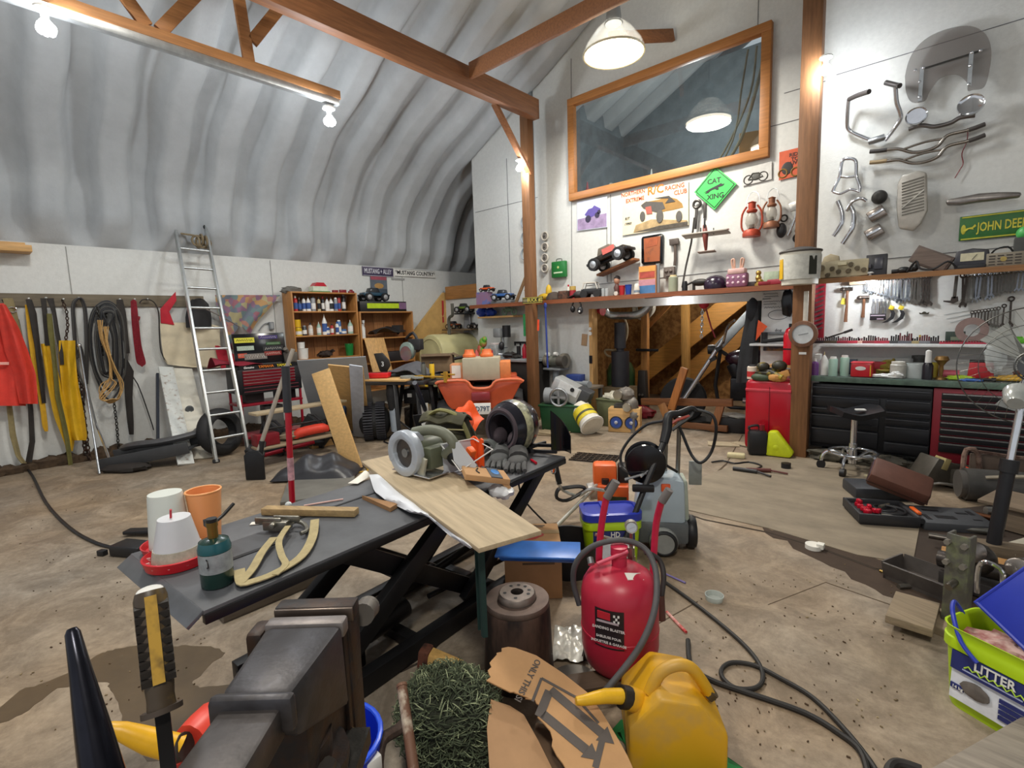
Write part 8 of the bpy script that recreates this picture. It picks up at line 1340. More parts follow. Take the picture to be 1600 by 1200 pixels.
# red jerry can with yellow spout beyond the tools
p=F(345,1175,.0); p=DP(345,1190,1.22); t=thing('red_gas_can','red plastic gas can with a yellow spout behind the vise','gas can',(p.x,p.y,0),.9); RC=mat('d8402f',.4,0,.08,6); hh=DP(330,1135,1.22).z
obj('body',B().box(0,0,hh*.5,.30,.24,hh,tx=.72,ty=.8),RC,t,.05); 
q=lambda x,y,dd:Matrix.Rotation(-.9,3,'Z')@(DP(x,y,dd)-Vector((p.x,p.y,0)))
obj('cap',B().cyl(q(290,1165,1.12),q(272,1172,1.12),.028,n=12),mat('2a2622'),t); obj('spout',B().tube([q(280,1170,1.12),q(235,1158,1.10),q(190,1142,1.08),q(160,1138,1.07)],[.028,.026,.018,.011],12,sm=2),mat('e0aa1a',.4),t); obj('shoulder',B().tube([q(300,1165,1.15),q(330,1140,1.2),q(355,1130,1.25)],[.05,.06,.06],12,sm=2),RC,t)
# blue bucket
t=thing('blue_bucket','bright blue bucket on the floor right of the vise','bucket',(-1.325,.61,.0)); obj('body',B().lathe([(0,0),(.125,0),(.15,.36),(.142,.36),(.118,.012),(0,.012)],36),mat('1234c8',.35,0,.06,5),t); obj('rim',B().torus(0,0,.355,.148,.008),mat('2a56e0',.3),t); obj('handle_lug',B().box(.13,.06,.31,.03,.05,.05),WHT,t,.006); obj('handle',B().tube([(.14,.06,.3),(.17,-.02,.18),(.12,-.12,.12)],.006,6,sm=3),WHT,t)
solo('eye_hook','pale steel eye hook hanging inside the blue bucket','hook',B().torus(0,0,0,.022,.006,'y',20,6),CHROME,(-1.30,.58,.20)); 
# drum with brake rotor
DR=mat('5a453b',.6,.35,.3,7,.15,(1,1,.35),h2='2a2220',f=.43)
t=thing('rusty_drum','rusty brown steel drum standing left of the red sandblaster','drum',(-1.40,1.53,0)); obj('shell',B().lathe([(0,0),(.155,0),(.15,.1),(.142,.315),(.138,.33),(0,.33)],40),DR,t); obj('foot_bolt',B().ell(.09,-.11,.06,.012,.012,.012),STEEL,t)
RT=mat('6d5d55',.55,.5,.25,14,.1)
t=thing('brake_rotor','worn brake rotor lying on top of the rusty drum','brake rotor',(-1.40,1.53,.331)); obj('disc',B().lathe([(.07,0),(.138,0),(.14,.004),(.14,.022),(.138,.026),(.085,.026)],44,cap=False),RT,t); h_=obj('hat',B().lathe([(.03,.055),(.075,.055),(.08,.05),(.083,.026),(.07,.0),(.028,.0),(.028,.055),(.03,.055)],40,cap=False),mat('8b8078',.45,.6,.25,16),t)
b=B()
for k in range(5): a=2*PI*k/5+.3; b.lathe([(0,.0562),(.008,.0562)],12,x=.054*math.cos(a),y=.054*math.sin(a),cap=False); b.lathe([(0,.0562),(.008,.0562)],12,x=.054*math.cos(a+.6),y=.054*math.sin(a+.6),cap=False) if k<2 else 0
obj('bolt_holes',b,BLK,h_)
solo('foil_wrap','crumpled silver wrapper on the floor between the drum and the sandblaster','wrapper',B().sheet(lambda u,v:(-.07+.14*u,-.13+.26*v,.006+.016*abs(math.sin(4*u+5*v))+.012*abs(math.sin(17*v-9*u)*math.sin(11*u+3))),12,18,.002),mat('d3d1c8',.3,.4,.1,14),tuple(F(888,1010)),.6)
solo('steel_plate','grey round steel plate on the floor below the sandblaster','plate',B().lathe([(.012,0),(.11,0),(.11,.01),(.012,.01),(.012,0)],30,cap=False),mat('5d5852',.5,.4),tuple(F(898,1068)))
solo('wood_block','dark wooden block on the floor in front of the sandblaster','block',B().box(0,0,.04,.32,.1,.08),wood('4a3a2c',0),tuple(F(918,1090)),.9,bev=.006)
# red sandblaster
SB=mat('b5273f',.38,0,.1,6); SBT=mat('c4556a',.5,0,.12,7)
p=Vector((-1.045,1.79,0)); rz=.74; t=thing('sandblaster','red pressure sandblaster tank with handles, gauge and grey hose','sandblaster',p,rz); lw=lambda x,y,d:Matrix.Rotation(-rz,3,'Z')@(DP(x,y,d)-p)
obj('tank',B().lathe([(0,.03),(.06,.035),(.115,.06),(.15,.105),(.163,.17),(.163,.24),(.165,.242),(.165,.252),(.163,.254),(.163,.40),(.155,.44),(.135,.475),(.10,.50),(.05,.515),(0,.52)],44),SB,t); obj('fill_neck',B().lathe([(.032,.50),(.032,.56),(.036,.562),(.036,.60),(0,.605)],24),mat('c02a48',.4),t); obj('neck_lever',B().cyl((.03,-.03,.59),(-.10,-.04,.545),.008),mat('d05068',.4),t)
for s in (-1,1): obj('leg',B().beam((s*.12,.08,.12),(s*.14,.12,0),.03,.012),mat('3a2c2c',.5,.4),t)
obj('front_leg',B().beam((0,-.12,.16),(0,-.15,0),.04,.012),mat('3a2c2c',.5,.4),t)
lb=obj('label_panel',B().add([(.1645*math.cos(a),.1645*math.sin(a),z) for z in (.235,.40) for a in [-PI/2-.85+.62*k/8*1.2 for k in range(9)]],[(k,k+1,10+k,9+k) for k in range(8)]),mat('2a2226',.35),t)
for i,(s,zz,h,c_) in enumerate((('SANDING BLASTER',.322,.0155,'e6e0e0'),('SABLEUSE POUR',.285,.014,'e6e0e0'),('INDUSTRIE & GARAGE',.262,.0145,'e6e0e0'))): a=-PI/2-.48; text(s,h,mat(c_,.5),lb,(.1665*math.cos(a),.1665*math.sin(a),zz),(PI/2,0,a+PI/2),ex=.0006)
a=-PI/2-.6; obj('red_logo',B().box(.1655*math.cos(a),.1655*math.sin(a),.375,.055,.003,.03,rz=a+PI/2),mat('c02a38',.4),lb); obj('logo_line',B().box(.1665*math.cos(a+.1),.1665*math.sin(a+.1),.35,.09,.002,.008,rz=a+.1+PI/2),mat('b8a8b0'),lb)
b=B()
for i in range(3):
    for j in range(3):
        if (i+j)%2==0: a=-PI/2-.34+.05*i; b.box(.166*math.cos(a),.166*math.sin(a),.38-.012*j,.008,.001,.010,rz=a+PI/2)
obj('checker_flag',b,WHT,lb); obj('paper_label',B().box(.045,-.075,.502,.075,.035,.003,rx=.42,rz=.3,ry=.2),PAPER,t)
for pts,g in (([(938,905,2.28),(936,870,2.28),(940,820,2.26),(948,775,2.22)],[(948,778,2.22),(963,752,2.2)]),([(1020,915,2.3),(1021,880,2.3),(1025,820,2.28),(1034,782,2.22)],[(1034,784,2.22),(1046,765,2.2)])): h_=obj('handle',B().tube([lw(*q) for q in pts],.0155,12,sm=4),mat('c8284a',.35),t); obj('grip',B().cyl(lw(*g[0]),lw(*g[1]),.0185),mat('6d6866',.6),h_)
gp=lw(986,822,2.2); gq=lw(986,855,2.25); g=obj('gauge',B().at(gp.x,gp.y,gp.z,0,0,-.1).lathe([(0,-.014),(.024,-.014),(.027,-.016),(.027,.012),(0,.012)],28,ax='y').at(),mat('b3ada4',.35,.3),t); obj('gauge_face',B().at(gp.x,gp.y,gp.z,0,0,-.1).lathe([(0,-.0162),(.022,-.0162)],24,ax='y',cap=False).beam((-.01,-.018,-.004),(.012,-.018,.006),.003,.001,(0,1,0)).at(),mat('c9d2dc',.4),g); obj('gauge_stem',B().cyl(gp-Vector((0,0,.02)),gq,.009).cyl(gq,gq-Vector((0,0,.05)),.016),metal('9a958c',.35),t); obj('manifold',B().tube([lw(930,835,2.3),lw(955,842,2.3),lw(990,850,2.28)],.008,8).cyl(lw(970,868,2.3),lw(974,885,2.3),.02).cyl(lw(985,870,2.3),lw(988,885,2.3),.022),metal('a9a498',.35),t)
GH=mat('4f4e50',.6,0,.12,14); 
obj('hose',B().tube([lw(x,y,d) for x,y,d in ((905,945,2.2),(896,910,2.2),(900,880,2.18),(922,856,2.16),(955,845,2.14),(985,846,2.14),(1010,860,2.12),(1024,890,2.06),(1026,930,1.98),(1018,970,1.93),(1000,1010,1.90),(975,1045,1.88),(950,1075,1.86),(932,1095,1.85))],.0125,10,sm=5),GH,t); obj('hose',B().tube([lw(x,y,d) for x,y,d in ((1008,862,2.25),(1030,875,2.25),(1037,900,2.22),(1034,930,2.2),(1032,955,2.2))],.012,10,sm=5),mat('2f2a2a',.6),t); obj('hose_clamp',B().cyl(lw(922,872,2.12),lw(924,882,2.1),.014),STEEL,t); obj('hose_fitting',B().cyl(lw(1031,930,2.2),lw(1033,968,2.2),.02),mat('5a3a34',.5,.3),t)
# yellow jerry can
YC=mat('d9a41a',.45,0,.12,4,.04,h2='c49a48',f=.33); p=F(1042,1172); p=Vector((p.x+.0,p.y+.03,0)); rz=.62
t=thing('yellow_jerry_can','dusty yellow diesel jerry can with a spout in the foreground','jerry can',p,rz); lw=lambda x,y,d:Matrix.Rotation(-rz,3,'Z')@(DP(x,y,d)-p)
w,dp,h=.33,.27,.27
o=[(-.165,.02),(-.14,0),(.14,0),(.165,.02),(.165,.16),(.07,.265),(-.06,.285),(-.165,.17)]
obj('body',B().plate(o,-.13,.13),YC,t,.035); obj('handle',B().tube([(-.085,-.06,.25),(-.05,-.055,.32),(.0,-.05,.35),(.055,-.04,.34),(.10,-.03,.28),(.13,-.02,.22)],.021,12,sm=4),YC,t); obj('neck',B().cyl((-.11,-.05,.2),(-.16,-.07,.235),.04),YC,t)
obj('collar',B().cyl((-.15,-.066,.23),(-.185,-.08,.245),.038,n=12),mat('1f1c1a',.5),t); obj('spout',B().tube([(-.18,-.078,.245),(-.24,-.1,.26),(-.31,-.13,.265),(-.34,-.14,.268)],[.026,.024,.018,.013],12,sm=2),mat('e2b020',.4),t); obj('vent_cap',B().cyl((.12,-.02,.22),(.14,-.02,.24),.025),mat('4a3c24'),t); obj('foot',B().box(0,0,.004,.24,.2,.008),mat('2c2418'),t)
solo('green_rag','green rag under the yellow jerry can','rag',B().ell(0,0,.008,.2,.17,.012,noise=.5),mat('1f7a3c',.8),(p.x+.02,p.y-.02,0))
solo('red_white_pen','red and white striped straw on the floor right of the sandblaster','straw',B().cyl((0,0,.006),F(1072,988,.006)-F(1042,958),.008),mat('d8a8a0',.5,0,.0,30,0,h2='b82a2a',f=.45),tuple(F(1042,958)))
# torn cardboard with arrows
PN=None
p0,p1,p2=DP(800,1012,1.93),DP(980,1190,1.58),DP(760,1200,1.50)
nn=(p1-p0).cross(p2-p0).normalized()
if nn.dot(CF)>0: nn=-nn
def on_plane(x,y,k=0.): r_=ray(x,y); s=(p0-CAMP).dot(nn)/r_.dot(nn); return CAMP+r_*s+nn*k
def pplate(pts,th,k=0.):
    T=[on_plane(x,y,k)-p0 for x,y in pts]; Bm=[v-nn*th for v in T]; n=len(T); return B().add(Bm+T,[tuple(range(n-1,-1,-1)),tuple(range(n,2*n))]+[(i,(i+1)%n,n+(i+1)%n,n+i) for i in range(n)])
random.seed(11)
edge=jag([(760,1063),(768,1042),(776,1020),(800,1011)],4,6)[:12]+[(805,1012),(838,1024),(880,1052),(918,1082),(940,1112),(962,1148),(980,1180),(1000,1225),(890,1225)]+jag([(890,1225),(870,1180),(850,1130),(838,1098),(815,1086),(790,1080)],4,7)[:20]
t=thing('torn_cardboard','torn brown cardboard flap printed with arrows in the foreground','cardboard',p0); obj('flap',pplate(edge,.005),CARD,t)
AR=mat('57504c',.8)
def bandp(q,w0):
    b=B(); P_=[on_plane(x,y,.0012)-p0 for x,y in q]
    for a,c in zip(P_,P_[1:]): b.beam(a,c,w0,.001,tuple(nn))
    return b
for a,c in (((860,1078),(940,1146)),((848,1116),(916,1172))): 
    o=obj('printed_arrow',bandp([a,c],.034),AR,t); dx,dy=(c[0]-a[0]),(c[1]-a[1]); L=math.hypot(dx,dy); dx/=L;dy/=L; hd=[(c[0]-dy*14,c[1]+dx*14),(c[0]+dx*26,c[1]+dy*26),(c[0]+dy*14,c[1]-dx*14)]; obj('arrow_head',pplate(hd,.0008,.0014),AR,o)
obj('printed_border',bandp([(832,1096),(846,1060),(900,1090),(935,1130)],.010),AR,t); obj('printed_bar',bandp([(842,1120),(858,1080)],.03),AR,t); obj('printed_border',bandp([(943,1148),(930,1200)],.02),AR,t)
a_,c_=on_plane(810,1090,.0015),on_plane(833,1045,.0015); xd=(a_-c_).normalized(); yd=nn.cross(xd); Mx=Matrix((xd,yd,nn)).transposed(); text('ONLY THIS SI',.033,AR,t,(on_plane(825,1062,.0015)-p0),Mx.to_euler(),ex=.0004)
lower=[(770,1076),(800,1086),(822,1100),(845,1140),(868,1185),(890,1230),(778,1230),(768,1180),(764,1120)]
T=lambda x,y: DP(x,y,1.93-(y-1012)*.0021-.0)+nn*-.09
solo('lower_cardboard','lower torn cardboard panel under the printed flap','cardboard',(lambda P_: B().add([v-nn*.005-P_[0] for v in P_]+[v-P_[0] for v in P_],[tuple(range(8,-1,-1)),tuple(range(9,18))]+[(i,(i+1)%9,9+(i+1)%9,9+i) for i in range(9)]))([on_plane(x,y,-.05) for x,y in lower]),mat('a98460',.85,0,.1,6),tuple(on_plane(*lower[0],-.05)))
solo('box_core','dark carton body under the torn cardboard','box',B().box(0,0,.07,.26,.2,.14),mat('5a4532',.85),tuple(F(870,1190)+Vector((.1,-.06,0))),.5)
# straw heap
c=F(705,1160); c=Vector((c.x+.03,c.y-.02,0)); t=thing('straw_heap','tangled heap of dark green camouflage raffia on the floor','raffia heap',c,sc=1.1)
obj('core',B().ell(0,.0,.10,.18,.15,.16,20,14,.12),mat('2c3024',.9,0,.3,20,.4),t); b=B(); b2=B(); random.seed(3)
for i in range(1500):
    th,ph=random.uniform(0,2*PI),math.acos(random.uniform(-.15,1)); q=Vector((.185*math.sin(ph)*math.cos(th),.155*math.sin(ph)*math.sin(th),.10+.165*math.cos(ph)))
    a=random.uniform(0,2*PI); L=random.uniform(.03,.075); d=Vector((math.cos(a),math.sin(a),random.uniform(-.5,.5))).normalized(); n_=q.copy(); n_.z-=.1; n_.normalize(); cv=random.uniform(.004,.026)
    (b if i%5 else b2).tube([q-d*L/2-n_*.004,q-d*L*.2+n_*cv,q+d*L*.2+n_*cv*random.uniform(.2,1),q+d*L/2-n_*.006],.0011,3,sm=2,flat=1.6)
o=obj('strands',b,mat('4c5640',.85,0,.4,30),t); o['kind']='stuff'; o=obj('pale_strands',b2,mat('8d9674',.85,0,.3,30),t); o['kind']='stuff'
t=thing('split_log','split wood chunk with bark behind the raffia heap','wood chunk',tuple(F(692,1075)),.5); obj('wood',B().box(0,0,.08,.16,.06,.14,ry=.3),wood('c9a05c',2),t,.01); obj('bark',B().box(-.08,0,.09,.05,.07,.18,ry=.15),rust('6a4030','3a2620'),t,.012)
a,c=DP(628,1072,1.62),DP(648,1215,1.42); t=thing('rusty_pipe','rusty pipe with flaking white paint standing left of the raffia heap','pipe',c); obj('tube',B().cyl((0,0,0),a-c,.016),mat('b5aa98',.6,.1,.1,16,.2,h2='6a4a38',f=.47),t); obj('open_end',B().cyl((a-c)*.985,(a-c)*1.02,.0175),rust('7a5a48','4a342a'),t); obj('foot',B().cyl((0,0,0),(0,0,-c.z),.02),rust('5a4638','32261e'),t)
P_=[(636,1125,1.6),(622,1140,1.58),(598,1155,1.52),(590,1178,1.48),(588,1215,1.45)]; r=DP(*P_[0]); t=thing('iron_bracket','bent dark iron bracket beside the blue bucket','bracket',r); obj('bar',B().tube([DP(*q)-r for q in P_],.014,8,sm=3,flat=1.5),rust('4a3a32','2a2220'),t); e=DP(*P_[-1])-r; obj('foot',B().cyl(e,(e.x,e.y,-r.z),.014).cyl((0,0,0),(0,0,-r.z),.012),rust('4a3a32','2a2220'),t)
# hoses and cables on the floor
solo('air_hose','long black air hose snaking over the floor from the sandblaster to the lower right','hose',B().tube([F(x,y,.012)-F(1200,1050) for x,y in ((1040,910),(1075,935),(1120,970),(1160,1005),(1185,1035),(1192,1060),(1180,1075),(1150,1075),(1130,1060),(1128,1045),(1145,1035),(1180,1040),(1220,1060),(1270,1090),(1320,1140),(1360,1190),(1380,1225))],.0095,8,sm=5),mat('2a2826',.6),tuple(F(1200,1050))); solo('black_hose','second black hose running from behind the yellow can to the lower right','hose',B().tube([F(x,y,.012)-F(1200,1110) for x,y in ((1075,1000),(1080,1040),(1110,1062),(1160,1080),(1200,1093),(1260,1115),(1310,1145),(1345,1175),(1360,1225))],.011,8,sm=5),mat('242220',.6),tuple(F(1200,1110)))
solo('cable_end','end of a black hose at the bottom right edge','hose',B().tube([F(x,y,.02)-F(1400,1210) for x,y in ((1388,1225),(1390,1200),(1405,1192),(1440,1203))],.015,8,sm=4),mat('242220',.6),tuple(F(1400,1210)))
# right: litter pail, plank, steel stand
t,B1=litter('big lime green litter pail with its blue lid hanging open at the lower right','x' and (.20,2.52,0),-.50,.36,.26,.33,False,('LITTER',),True)
obj('lid',B().box(.07,.02,.43,.32,.012,.25,rx=-.38,ry=.5,rz=-.1),B1,t,.008); obj('lid_rim',B().at(.07,.02,.43,-.38,.5,-.1).tube([(-.16,0,-.125),(-.16,0,.125),(.16,0,.125),(.16,0,-.125)],.011,8,True).at(),B1,t); obj('handle',B().tube([(-.185,.02,.32),(-.19,-.03,.38),(-.16,-.09,.36),(-.10,-.14,.29),(-.04,-.15,.245)],.008,8,sm=4),B1,t); obj('contents',B().ell(0,0,.27,.14,.1,.04,noise=.5),mat('c9a9a0',.7,0,.0,8,0,h2='8a3a3a',f=.4),t)
a,c=F(1500,1245,.10),F(1700,1120,.10); solo('grey_plank','weathered grey plank at the bottom right corner','plank',B().beam((0,0,0),c-a,.16,.05,(0,0,1)),wood('8d8478',0,.8,.25),tuple(a),bev=.006)
p=F(1487,985); t=thing('steel_stand','upright green painted steel channel with bolts on a wooden base','steel stand',(p.x,p.y,0),-.35); IG=mat('767c5c',.5,.2,.2,9,.1,h2='5c5a54',f=.46); d_=(p-CAMP).dot(CF); hz=DP(1487,832,d_).z
obj('web',B().box(0,0,hz/2+.02,.078,.012,hz-.02),IG,t,.002); obj('flange',B().box(-.039,.03,hz/2+.02,.012,.07,hz-.02).box(.039,.03,hz/2+.02,.012,.07,hz-.02),IG,t,.002); b=B()
for (x,z) in ((-.035,hz-.03),(.03,hz-.03),(-.035,hz-.13),(.03,hz-.13)): obj('bolt',B().cyl((x,-.005,z),(x,-.03,z),.014,n=6),mat('77726a',.4),t)
obj('stud',B().cyl((-.0,-.005,hz-.22),(0,-.07,hz-.23),.016),metal('77726a',.4),t); obj('wooden_base',B().box(-.0,-.0,.02,.42,.2,.04).box(-.12,-.1,.06,.18,.3,.04,rz=.3),wood('8a7a64',0,.8),t,.004)
p=F(1440,920); solo('steel_pan','rusty open steel tray beside the green steel stand','tray',B().box(0,0,.01,.3,.2,.02).box(0,-.1,.05,.3,.012,.1,rx=.2).box(0,.1,.05,.3,.012,.1,rx=-.2).box(-.15,0,.05,.012,.2,.1,ry=-.2).box(.15,0,.05,.012,.2,.1,ry=.2),mat('5a5450',.5,.4,.2,10),(p.x,p.y+.05,0),-.4)
p=F(1555,945); t=thing('axle_parts','greasy shiny axle and hub parts behind the open litter pail','machine part',(p.x,p.y+.05,0),-.3); AXM=mat('4a4542',.35,.7,.35,14,.2); obj('axle',B().cyl((-.25,0,.14),(.45,.05,.18),.045).ell(-.1,0,.2,.1,.09,.09).ell(.15,.02,.2,.11,.1,.09),AXM,t); obj('hub',B().cyl((-.12,-.06,.26),(-.06,-.12,.28),.055).cyl((.1,-.05,.24),(.1,-.12,.26),.05),metal('8d8680',.3,.3),t,.008); obj('plate',B().box(.12,.1,.05,.7,.3,.08),mat('3c3836',.6,.3),t,.006); obj('u_bolt',B().tube([(-.02,-.2,.1),(-.02,-.2,.24),(.02,-.21,.28),(.07,-.2,.24),(.07,-.2,.1)],.012,8,sm=3),CHROME,t); obj('hub',B().cyl((.22,-.1,.2),(.22,-.18,.2),.06).cyl((.22,-.18,.2),(.22,-.21,.2),.035),metal('8d8680',.3,.3),t,.006)
for i,(a,c,w_,l) in enumerate((((1470,868),(1640,905),.11,'orange brown plank lying behind the steel stand'),((1500,852),(1640,872),.12,'grey old beam lying behind the fan pole'))): pa,pc=F(*a,.05),F(*c,.05); solo('floor_beam',l,'plank',B().beam((0,0,0),pc-pa,w_,.09,(0,0,1)),wood(['a87c48','6a5c4a'][i],0,.7),tuple(pa),bev=.005)
solo('corner_plate','brown wooden plate with pink paper lying on junk at the right edge','board',B().box(0,0,.2,.4,.3,.02,rx=.1).box(.05,0,.1,.3,.2,.18),wood('7a6a58',0),tuple(F(1598,830)),-.4); solo('pale_board','pale board end at the right edge behind the litter pail','board',B().beam((0,0,.05),(.3,.3,.15),.12,.03),mat('b5ae9c',.6),tuple(F(1570,875)))
# black tool cases and suitcase
p=F(1385,830); q=F(1545,845); ang=math.atan2(q.y-p.y,q.x-p.x); t=thing('open_tool_case','open black socket tool case with red connectors on the floor','tool case',(p.x-.15,p.y+.02,0),ang+.06); MB=mat('2a2a2d',.5,0,.12,9)
obj('base_tray',B().box(.17,.17,.03,.36,.34,.055).box(.17,.0,.055,.38,.02,.07).box(.17,.34,.055,.38,.02,.07).box(-.01,.17,.055,.02,.34,.07),MB,t,.006); obj('lid_tray',B().box(.60,.17,.03,.44,.36,.06,tx=.97),mat('424448',.55,0,.1,9),t,.008); obj('hinge',B().cyl((.37,.0,.06),(.37,.34,.06),.02),MB,t); b=B(); 
for (x,y,w_,d_) in ((.52,.25,.1,.025),(.56,.12,.12,.06),(.70,.22,.07,.03),(.74,.1,.05,.02),(.76,.24,.03,.08),(.44,.1,.03,.1)): b.box(x,y,.060,w_,d_,.004)
obj('moulded_recess',b,BLK,t); obj('orange_handle',B().box(.40,.18,.075,.03,.13,.02),ORG,t,.006)
for i in range(14): obj('connector',B().box(.03+random.random()*.1,.03+random.random()*.26,.07+random.random()*.03,.04,.025,.03,rz=random.random()*3),RED,t,.004)
obj('hose',B().torus(.22,.17,.07,.1,.009,fx=1.1).torus(.2,.16,.085,.07,.007),BLK,t); obj('fitting',B().cyl((.14,.05,.07),(.25,.02,.07),.01),metal('a09a8c',.35),t); obj('fitting',B().cyl((.18,.2,.08),(.26,.26,.08),.012),metal('a09a8c',.35),t)
p=F(1352,782); solo('closed_tool_case','closed charcoal tool case under the brown suitcase','tool case',B().box(.12,.14,.05,.4,.3,.1),mat('313338',.5,0,.1,8),(p.x,p.y+.02,0),ang+.1,bev=.02)
p=F(1400,785,.1); t=thing('brown_suitcase','brown leather case lying tilted on the charcoal tool case','suitcase',(p.x-.02,p.y+.2,.17),ang-.28,rx=.45,ry=.32); obj('body',B().box(0,0,.06,.40,.24,.13),mat('5a382c',.6,0,.15,9,.1),t,.03); obj('seam',B().box(0,0,.045,.405,.245,.008),mat('3a241c',.6),t); obj('end_patch',B().box(-.185,0,.06,.03,.2,.09),mat('3a3040',.6),t,.006)
solo('manual','yellowed paper manual under the brown case','manual',B().box(0,0,.11,.22,.2,.012),mat('a09878',.8),(F(1365,775).x+.05,F(1365,775).y+.2,0),ang+.3)
p=F(1462,765); t=thing('grey_toolbox','grey metal jug shaped casting lying behind the open tool case','machine part',(p.x,p.y+.15,0),ang); obj('casting',B().box(0,0,.14,.3,.22,.2,rz=.3,ry=.35,tx=.8).box(.12,-.05,.1,.16,.16,.16,rz=.5),mat('4d4840',.5,.3,.2,10),t,.012); obj('tape',B().box(.0,-.06,.22,.05,.12,.1,ry=.35,rz=.3),mat('9a8c5c',.7),t,.004); obj('pipe',B().tube([(-.12,-.15,.03),(-.05,-.18,.07),(.1,-.18,.06),(.2,-.12,.1)],.012,8,sm=3),mat('6d6a66',.4,.4),t)
p=F(1555,790); t=thing('floor_motor','grey cylindrical electric motor on the floor at the right','motor',(p.x,p.y+.1,0),ang-.1); obj('housing',B().cyl((-.2,0,.13),(.5,0,.13),.13),mat('4f4d4a',.5,.3,.2,9),t); obj('end_bell',B().cyl((-.24,0,.13),(-.18,0,.13),.11),mat('5c5854',.5,.3),t); obj('cable',B().tube([(-.1,-.1,.22),(.1,-.14,.26),(.35,-.1,.25)],.014,6,sm=3),mat('a09684'),t)
p=F(1522,768); t=thing('rusty_bracket','rusty pinkish steel bracket frame behind the motor at the right','frame',(p.x,p.y+.0,0),ang-.05); RM=mat('8d7466',.7,.2,.2,12,.2,h2='5a4238',f=.42); obj('panel',B().box(.28,.0,.18,.65,.03,.3),mat('6a5a4e',.7,.2,.25,8),t,.006); obj('frame_bar',B().tube([(-.1,-.02,0),(-.09,-.02,.32),(-.06,-.02,.37),(.0,-.02,.33),(.03,-.02,.05)],.02,8,sm=2).beam((-.05,-.02,.36),(.6,-.02,.28),.03,.02),RM,t)
for i,x in enumerate((1504,1519)): solo('orange_clip','small orange clip on the floor behind the tool case, %s of the two'%('left','right')[i],'clip',B().cyl((-.02,0,.14),(.04,-.02,.12),.014),mat('e84a24',.5),tuple(F(x,752)+Vector((0,0,0))),0,'orange clips')
solo('case_stand','low dark box under the orange clips','box',B().box(0,0,.06,.3,.12,.12),BLK,tuple(F(1512,752)),ang)
solo('bench_junk','dark dusty clutter on the floor under the tool cabinets','clutter',B().ell(0,0,.05,.2,.08,.06,noise=.7).ell(.5,0,.05,.25,.08,.07,noise=.7).ell(1.0,.02,.05,.2,.08,.06,noise=.7),mat('4a463c',.9,0,.5,8),(-1.0,6.05,0),0)
# pedestal fan
p=F(1548,872); q=DP(1604,590,(p-CAMP).dot(CF)*.98); t=thing('pedestal_fan','pedestal fan on a black and chrome pole with a wire cage at the right edge','fan',p); d=q-p
obj('base',B().cyl((0,0,0),(0,0,.03),.2),BLK,t); obj('lower_pole',B().cyl((0,0,.0),d*.5,.036),mat('1e1e22',.4,.2),t); obj('collar',B().cyl(d*.48,d*.55,.046),BLK,t); obj('upper_pole',B().cyl(d*.5,d,.02),CHROME,t)
hc=DP(1618,572,(p-CAMP).dot(CF)*.97)-p; fw=(CAMP-p-hc).normalized(); sx_=fw.cross(Vector((0,0,1))).normalized(); uy=sx_.cross(fw); R_=.36
def fc(a,rr,k): return hc+sx_*rr*math.cos(a)+uy*rr*math.sin(a)+fw*k
cage=obj('cage_ring',B().tube([fc(2*PI*k/40,R_,0) for k in range(40)],.004,6,True).tube([fc(2*PI*k/40,R_*.7,.05) for k in range(40)],.0025,6,True).tube([fc(2*PI*k/32,R_*.25,.07) for k in range(32)],.006,6,True),metal('6a6a68',.35),t); b=B()
for k in range(40): a=2*PI*k/40; b.tube([fc(a,R_,0),fc(a+.1,R_*.7,.05),fc(a+.25,R_*.2,.07)],.0012,4)
obj('cage_wires',b,metal('77756f',.35),cage); b=B()
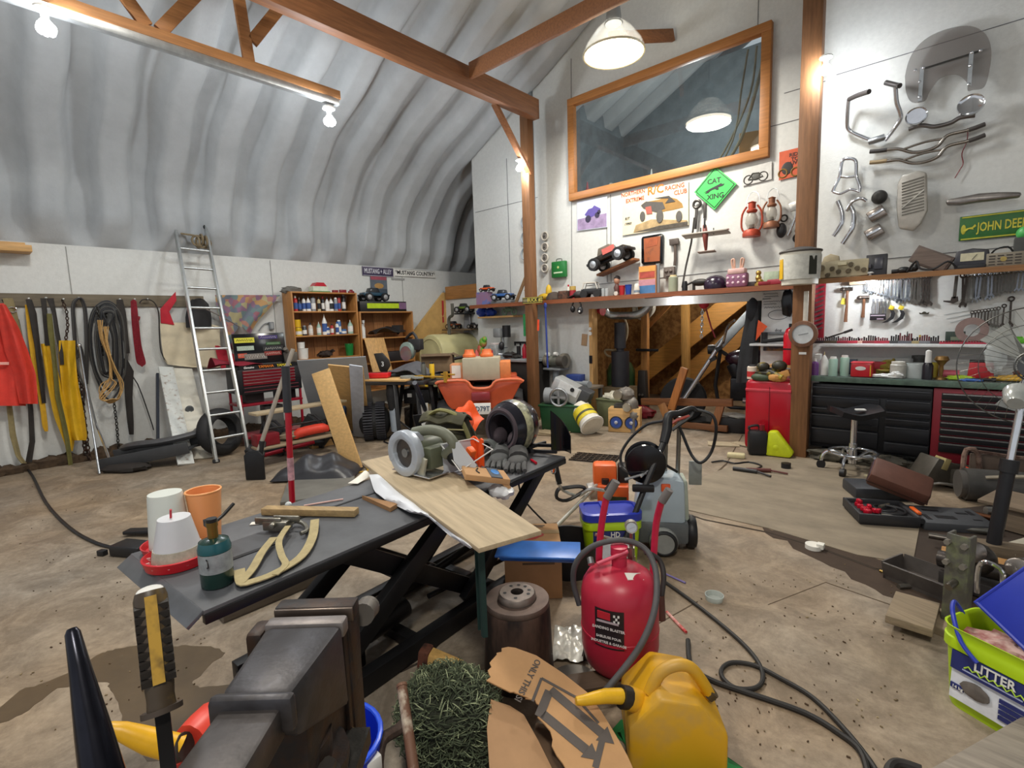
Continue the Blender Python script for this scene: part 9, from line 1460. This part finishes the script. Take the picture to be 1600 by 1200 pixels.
for k in range(3):
    a=2*PI*k/3+.2; P4=[fc(a,.05,.0),fc(a+.35,.30,.02),fc(a+.9,.30,-.03),fc(a+.8,.06,-.02)]; b.add([v+fw*.002 for v in P4]+[v-fw*.002 for v in P4],[(0,1,2,3),(7,6,5,4),(0,4,5,1),(1,5,6,2),(2,6,7,3),(3,7,4,0)])
obj('blades',b,mat('8e908c',.35,.5),t); 
mc=DP(1590,622,(p-CAMP).dot(CF)*.96)-p; obj('work_lamp',B().at(*mc,.5,.3,0).lathe([(.0,-.06),(.04,-.06),(.06,-.03),(.075,.05),(.07,.06),(.0,.05)],24,ax='y').at(),mat('c4c8c4',.2,.4),t); obj('motor',B().cyl(hc-fw*.12,hc-fw*.0,.08),mat('55575a',.4,.4),t); obj('yoke',B().cyl(d,hc-fw*.06,.02),BLK,t)

# scattered parts among the junk at the right
random.seed(21)
JK=[('pipe','short galvanised pipe lying left of the fan pole foot',(1500,825),'8d8c86'),('pipe','rusty pipe lying behind the fan pole foot',(1575,815),'6a4632'),('bar','flat steel bar lying across the grey beam',(1530,862),'6f6a64'),('bolt','long steel bolt lying before the steel tray',(1425,915),'8a867e'),('rod','thin brass rod lying beside the steel tray',(1405,905),'9a8048'),('pipe','bent chrome tailpipe lying at the right edge',(1590,800),'a8a6a2')]
for i,(n,l,(x,y),c) in enumerate(JK):
    L=(.35,.4,.5,.16,.22,.4)[i]; a=(.3,-.2,.1,.8,-.5,.5)[i]; r_=(.025,.022,.02,.014,.008,.03)[i]; p=F(x,y,r_); d=Vector((math.cos(a),math.sin(a),0))*L/2
    solo(n,l,n,B().tube([-d,-d*.3,d*.3,d+Vector((0,0,.0 if i!=5 else .1))],r_,10,sm=2),metal(c,.4,.2),tuple(p+Vector((0,0,.05 if i==2 else 0))))
for i,(x,y,s,h,l) in enumerate(((1300,716,.10,'8a8460','crumpled cream rag under the left end of the black cabinet'),(1405,722,.09,'9a9a94','crumpled grey paper under the black cabinet'),(1480,735,.07,'3a6a4a','green plastic scrap behind the brown case'),(1440,735,.08,'c9c6bc','white plastic dish behind the brown case'))):
    p=F(x,y); solo('scrap',l,'scrap',B().ell(0,0,s*.35,s,s*.7,s*.4,noise=.5),mat(h,.8),(p.x,p.y-.05,0))
finish_text()
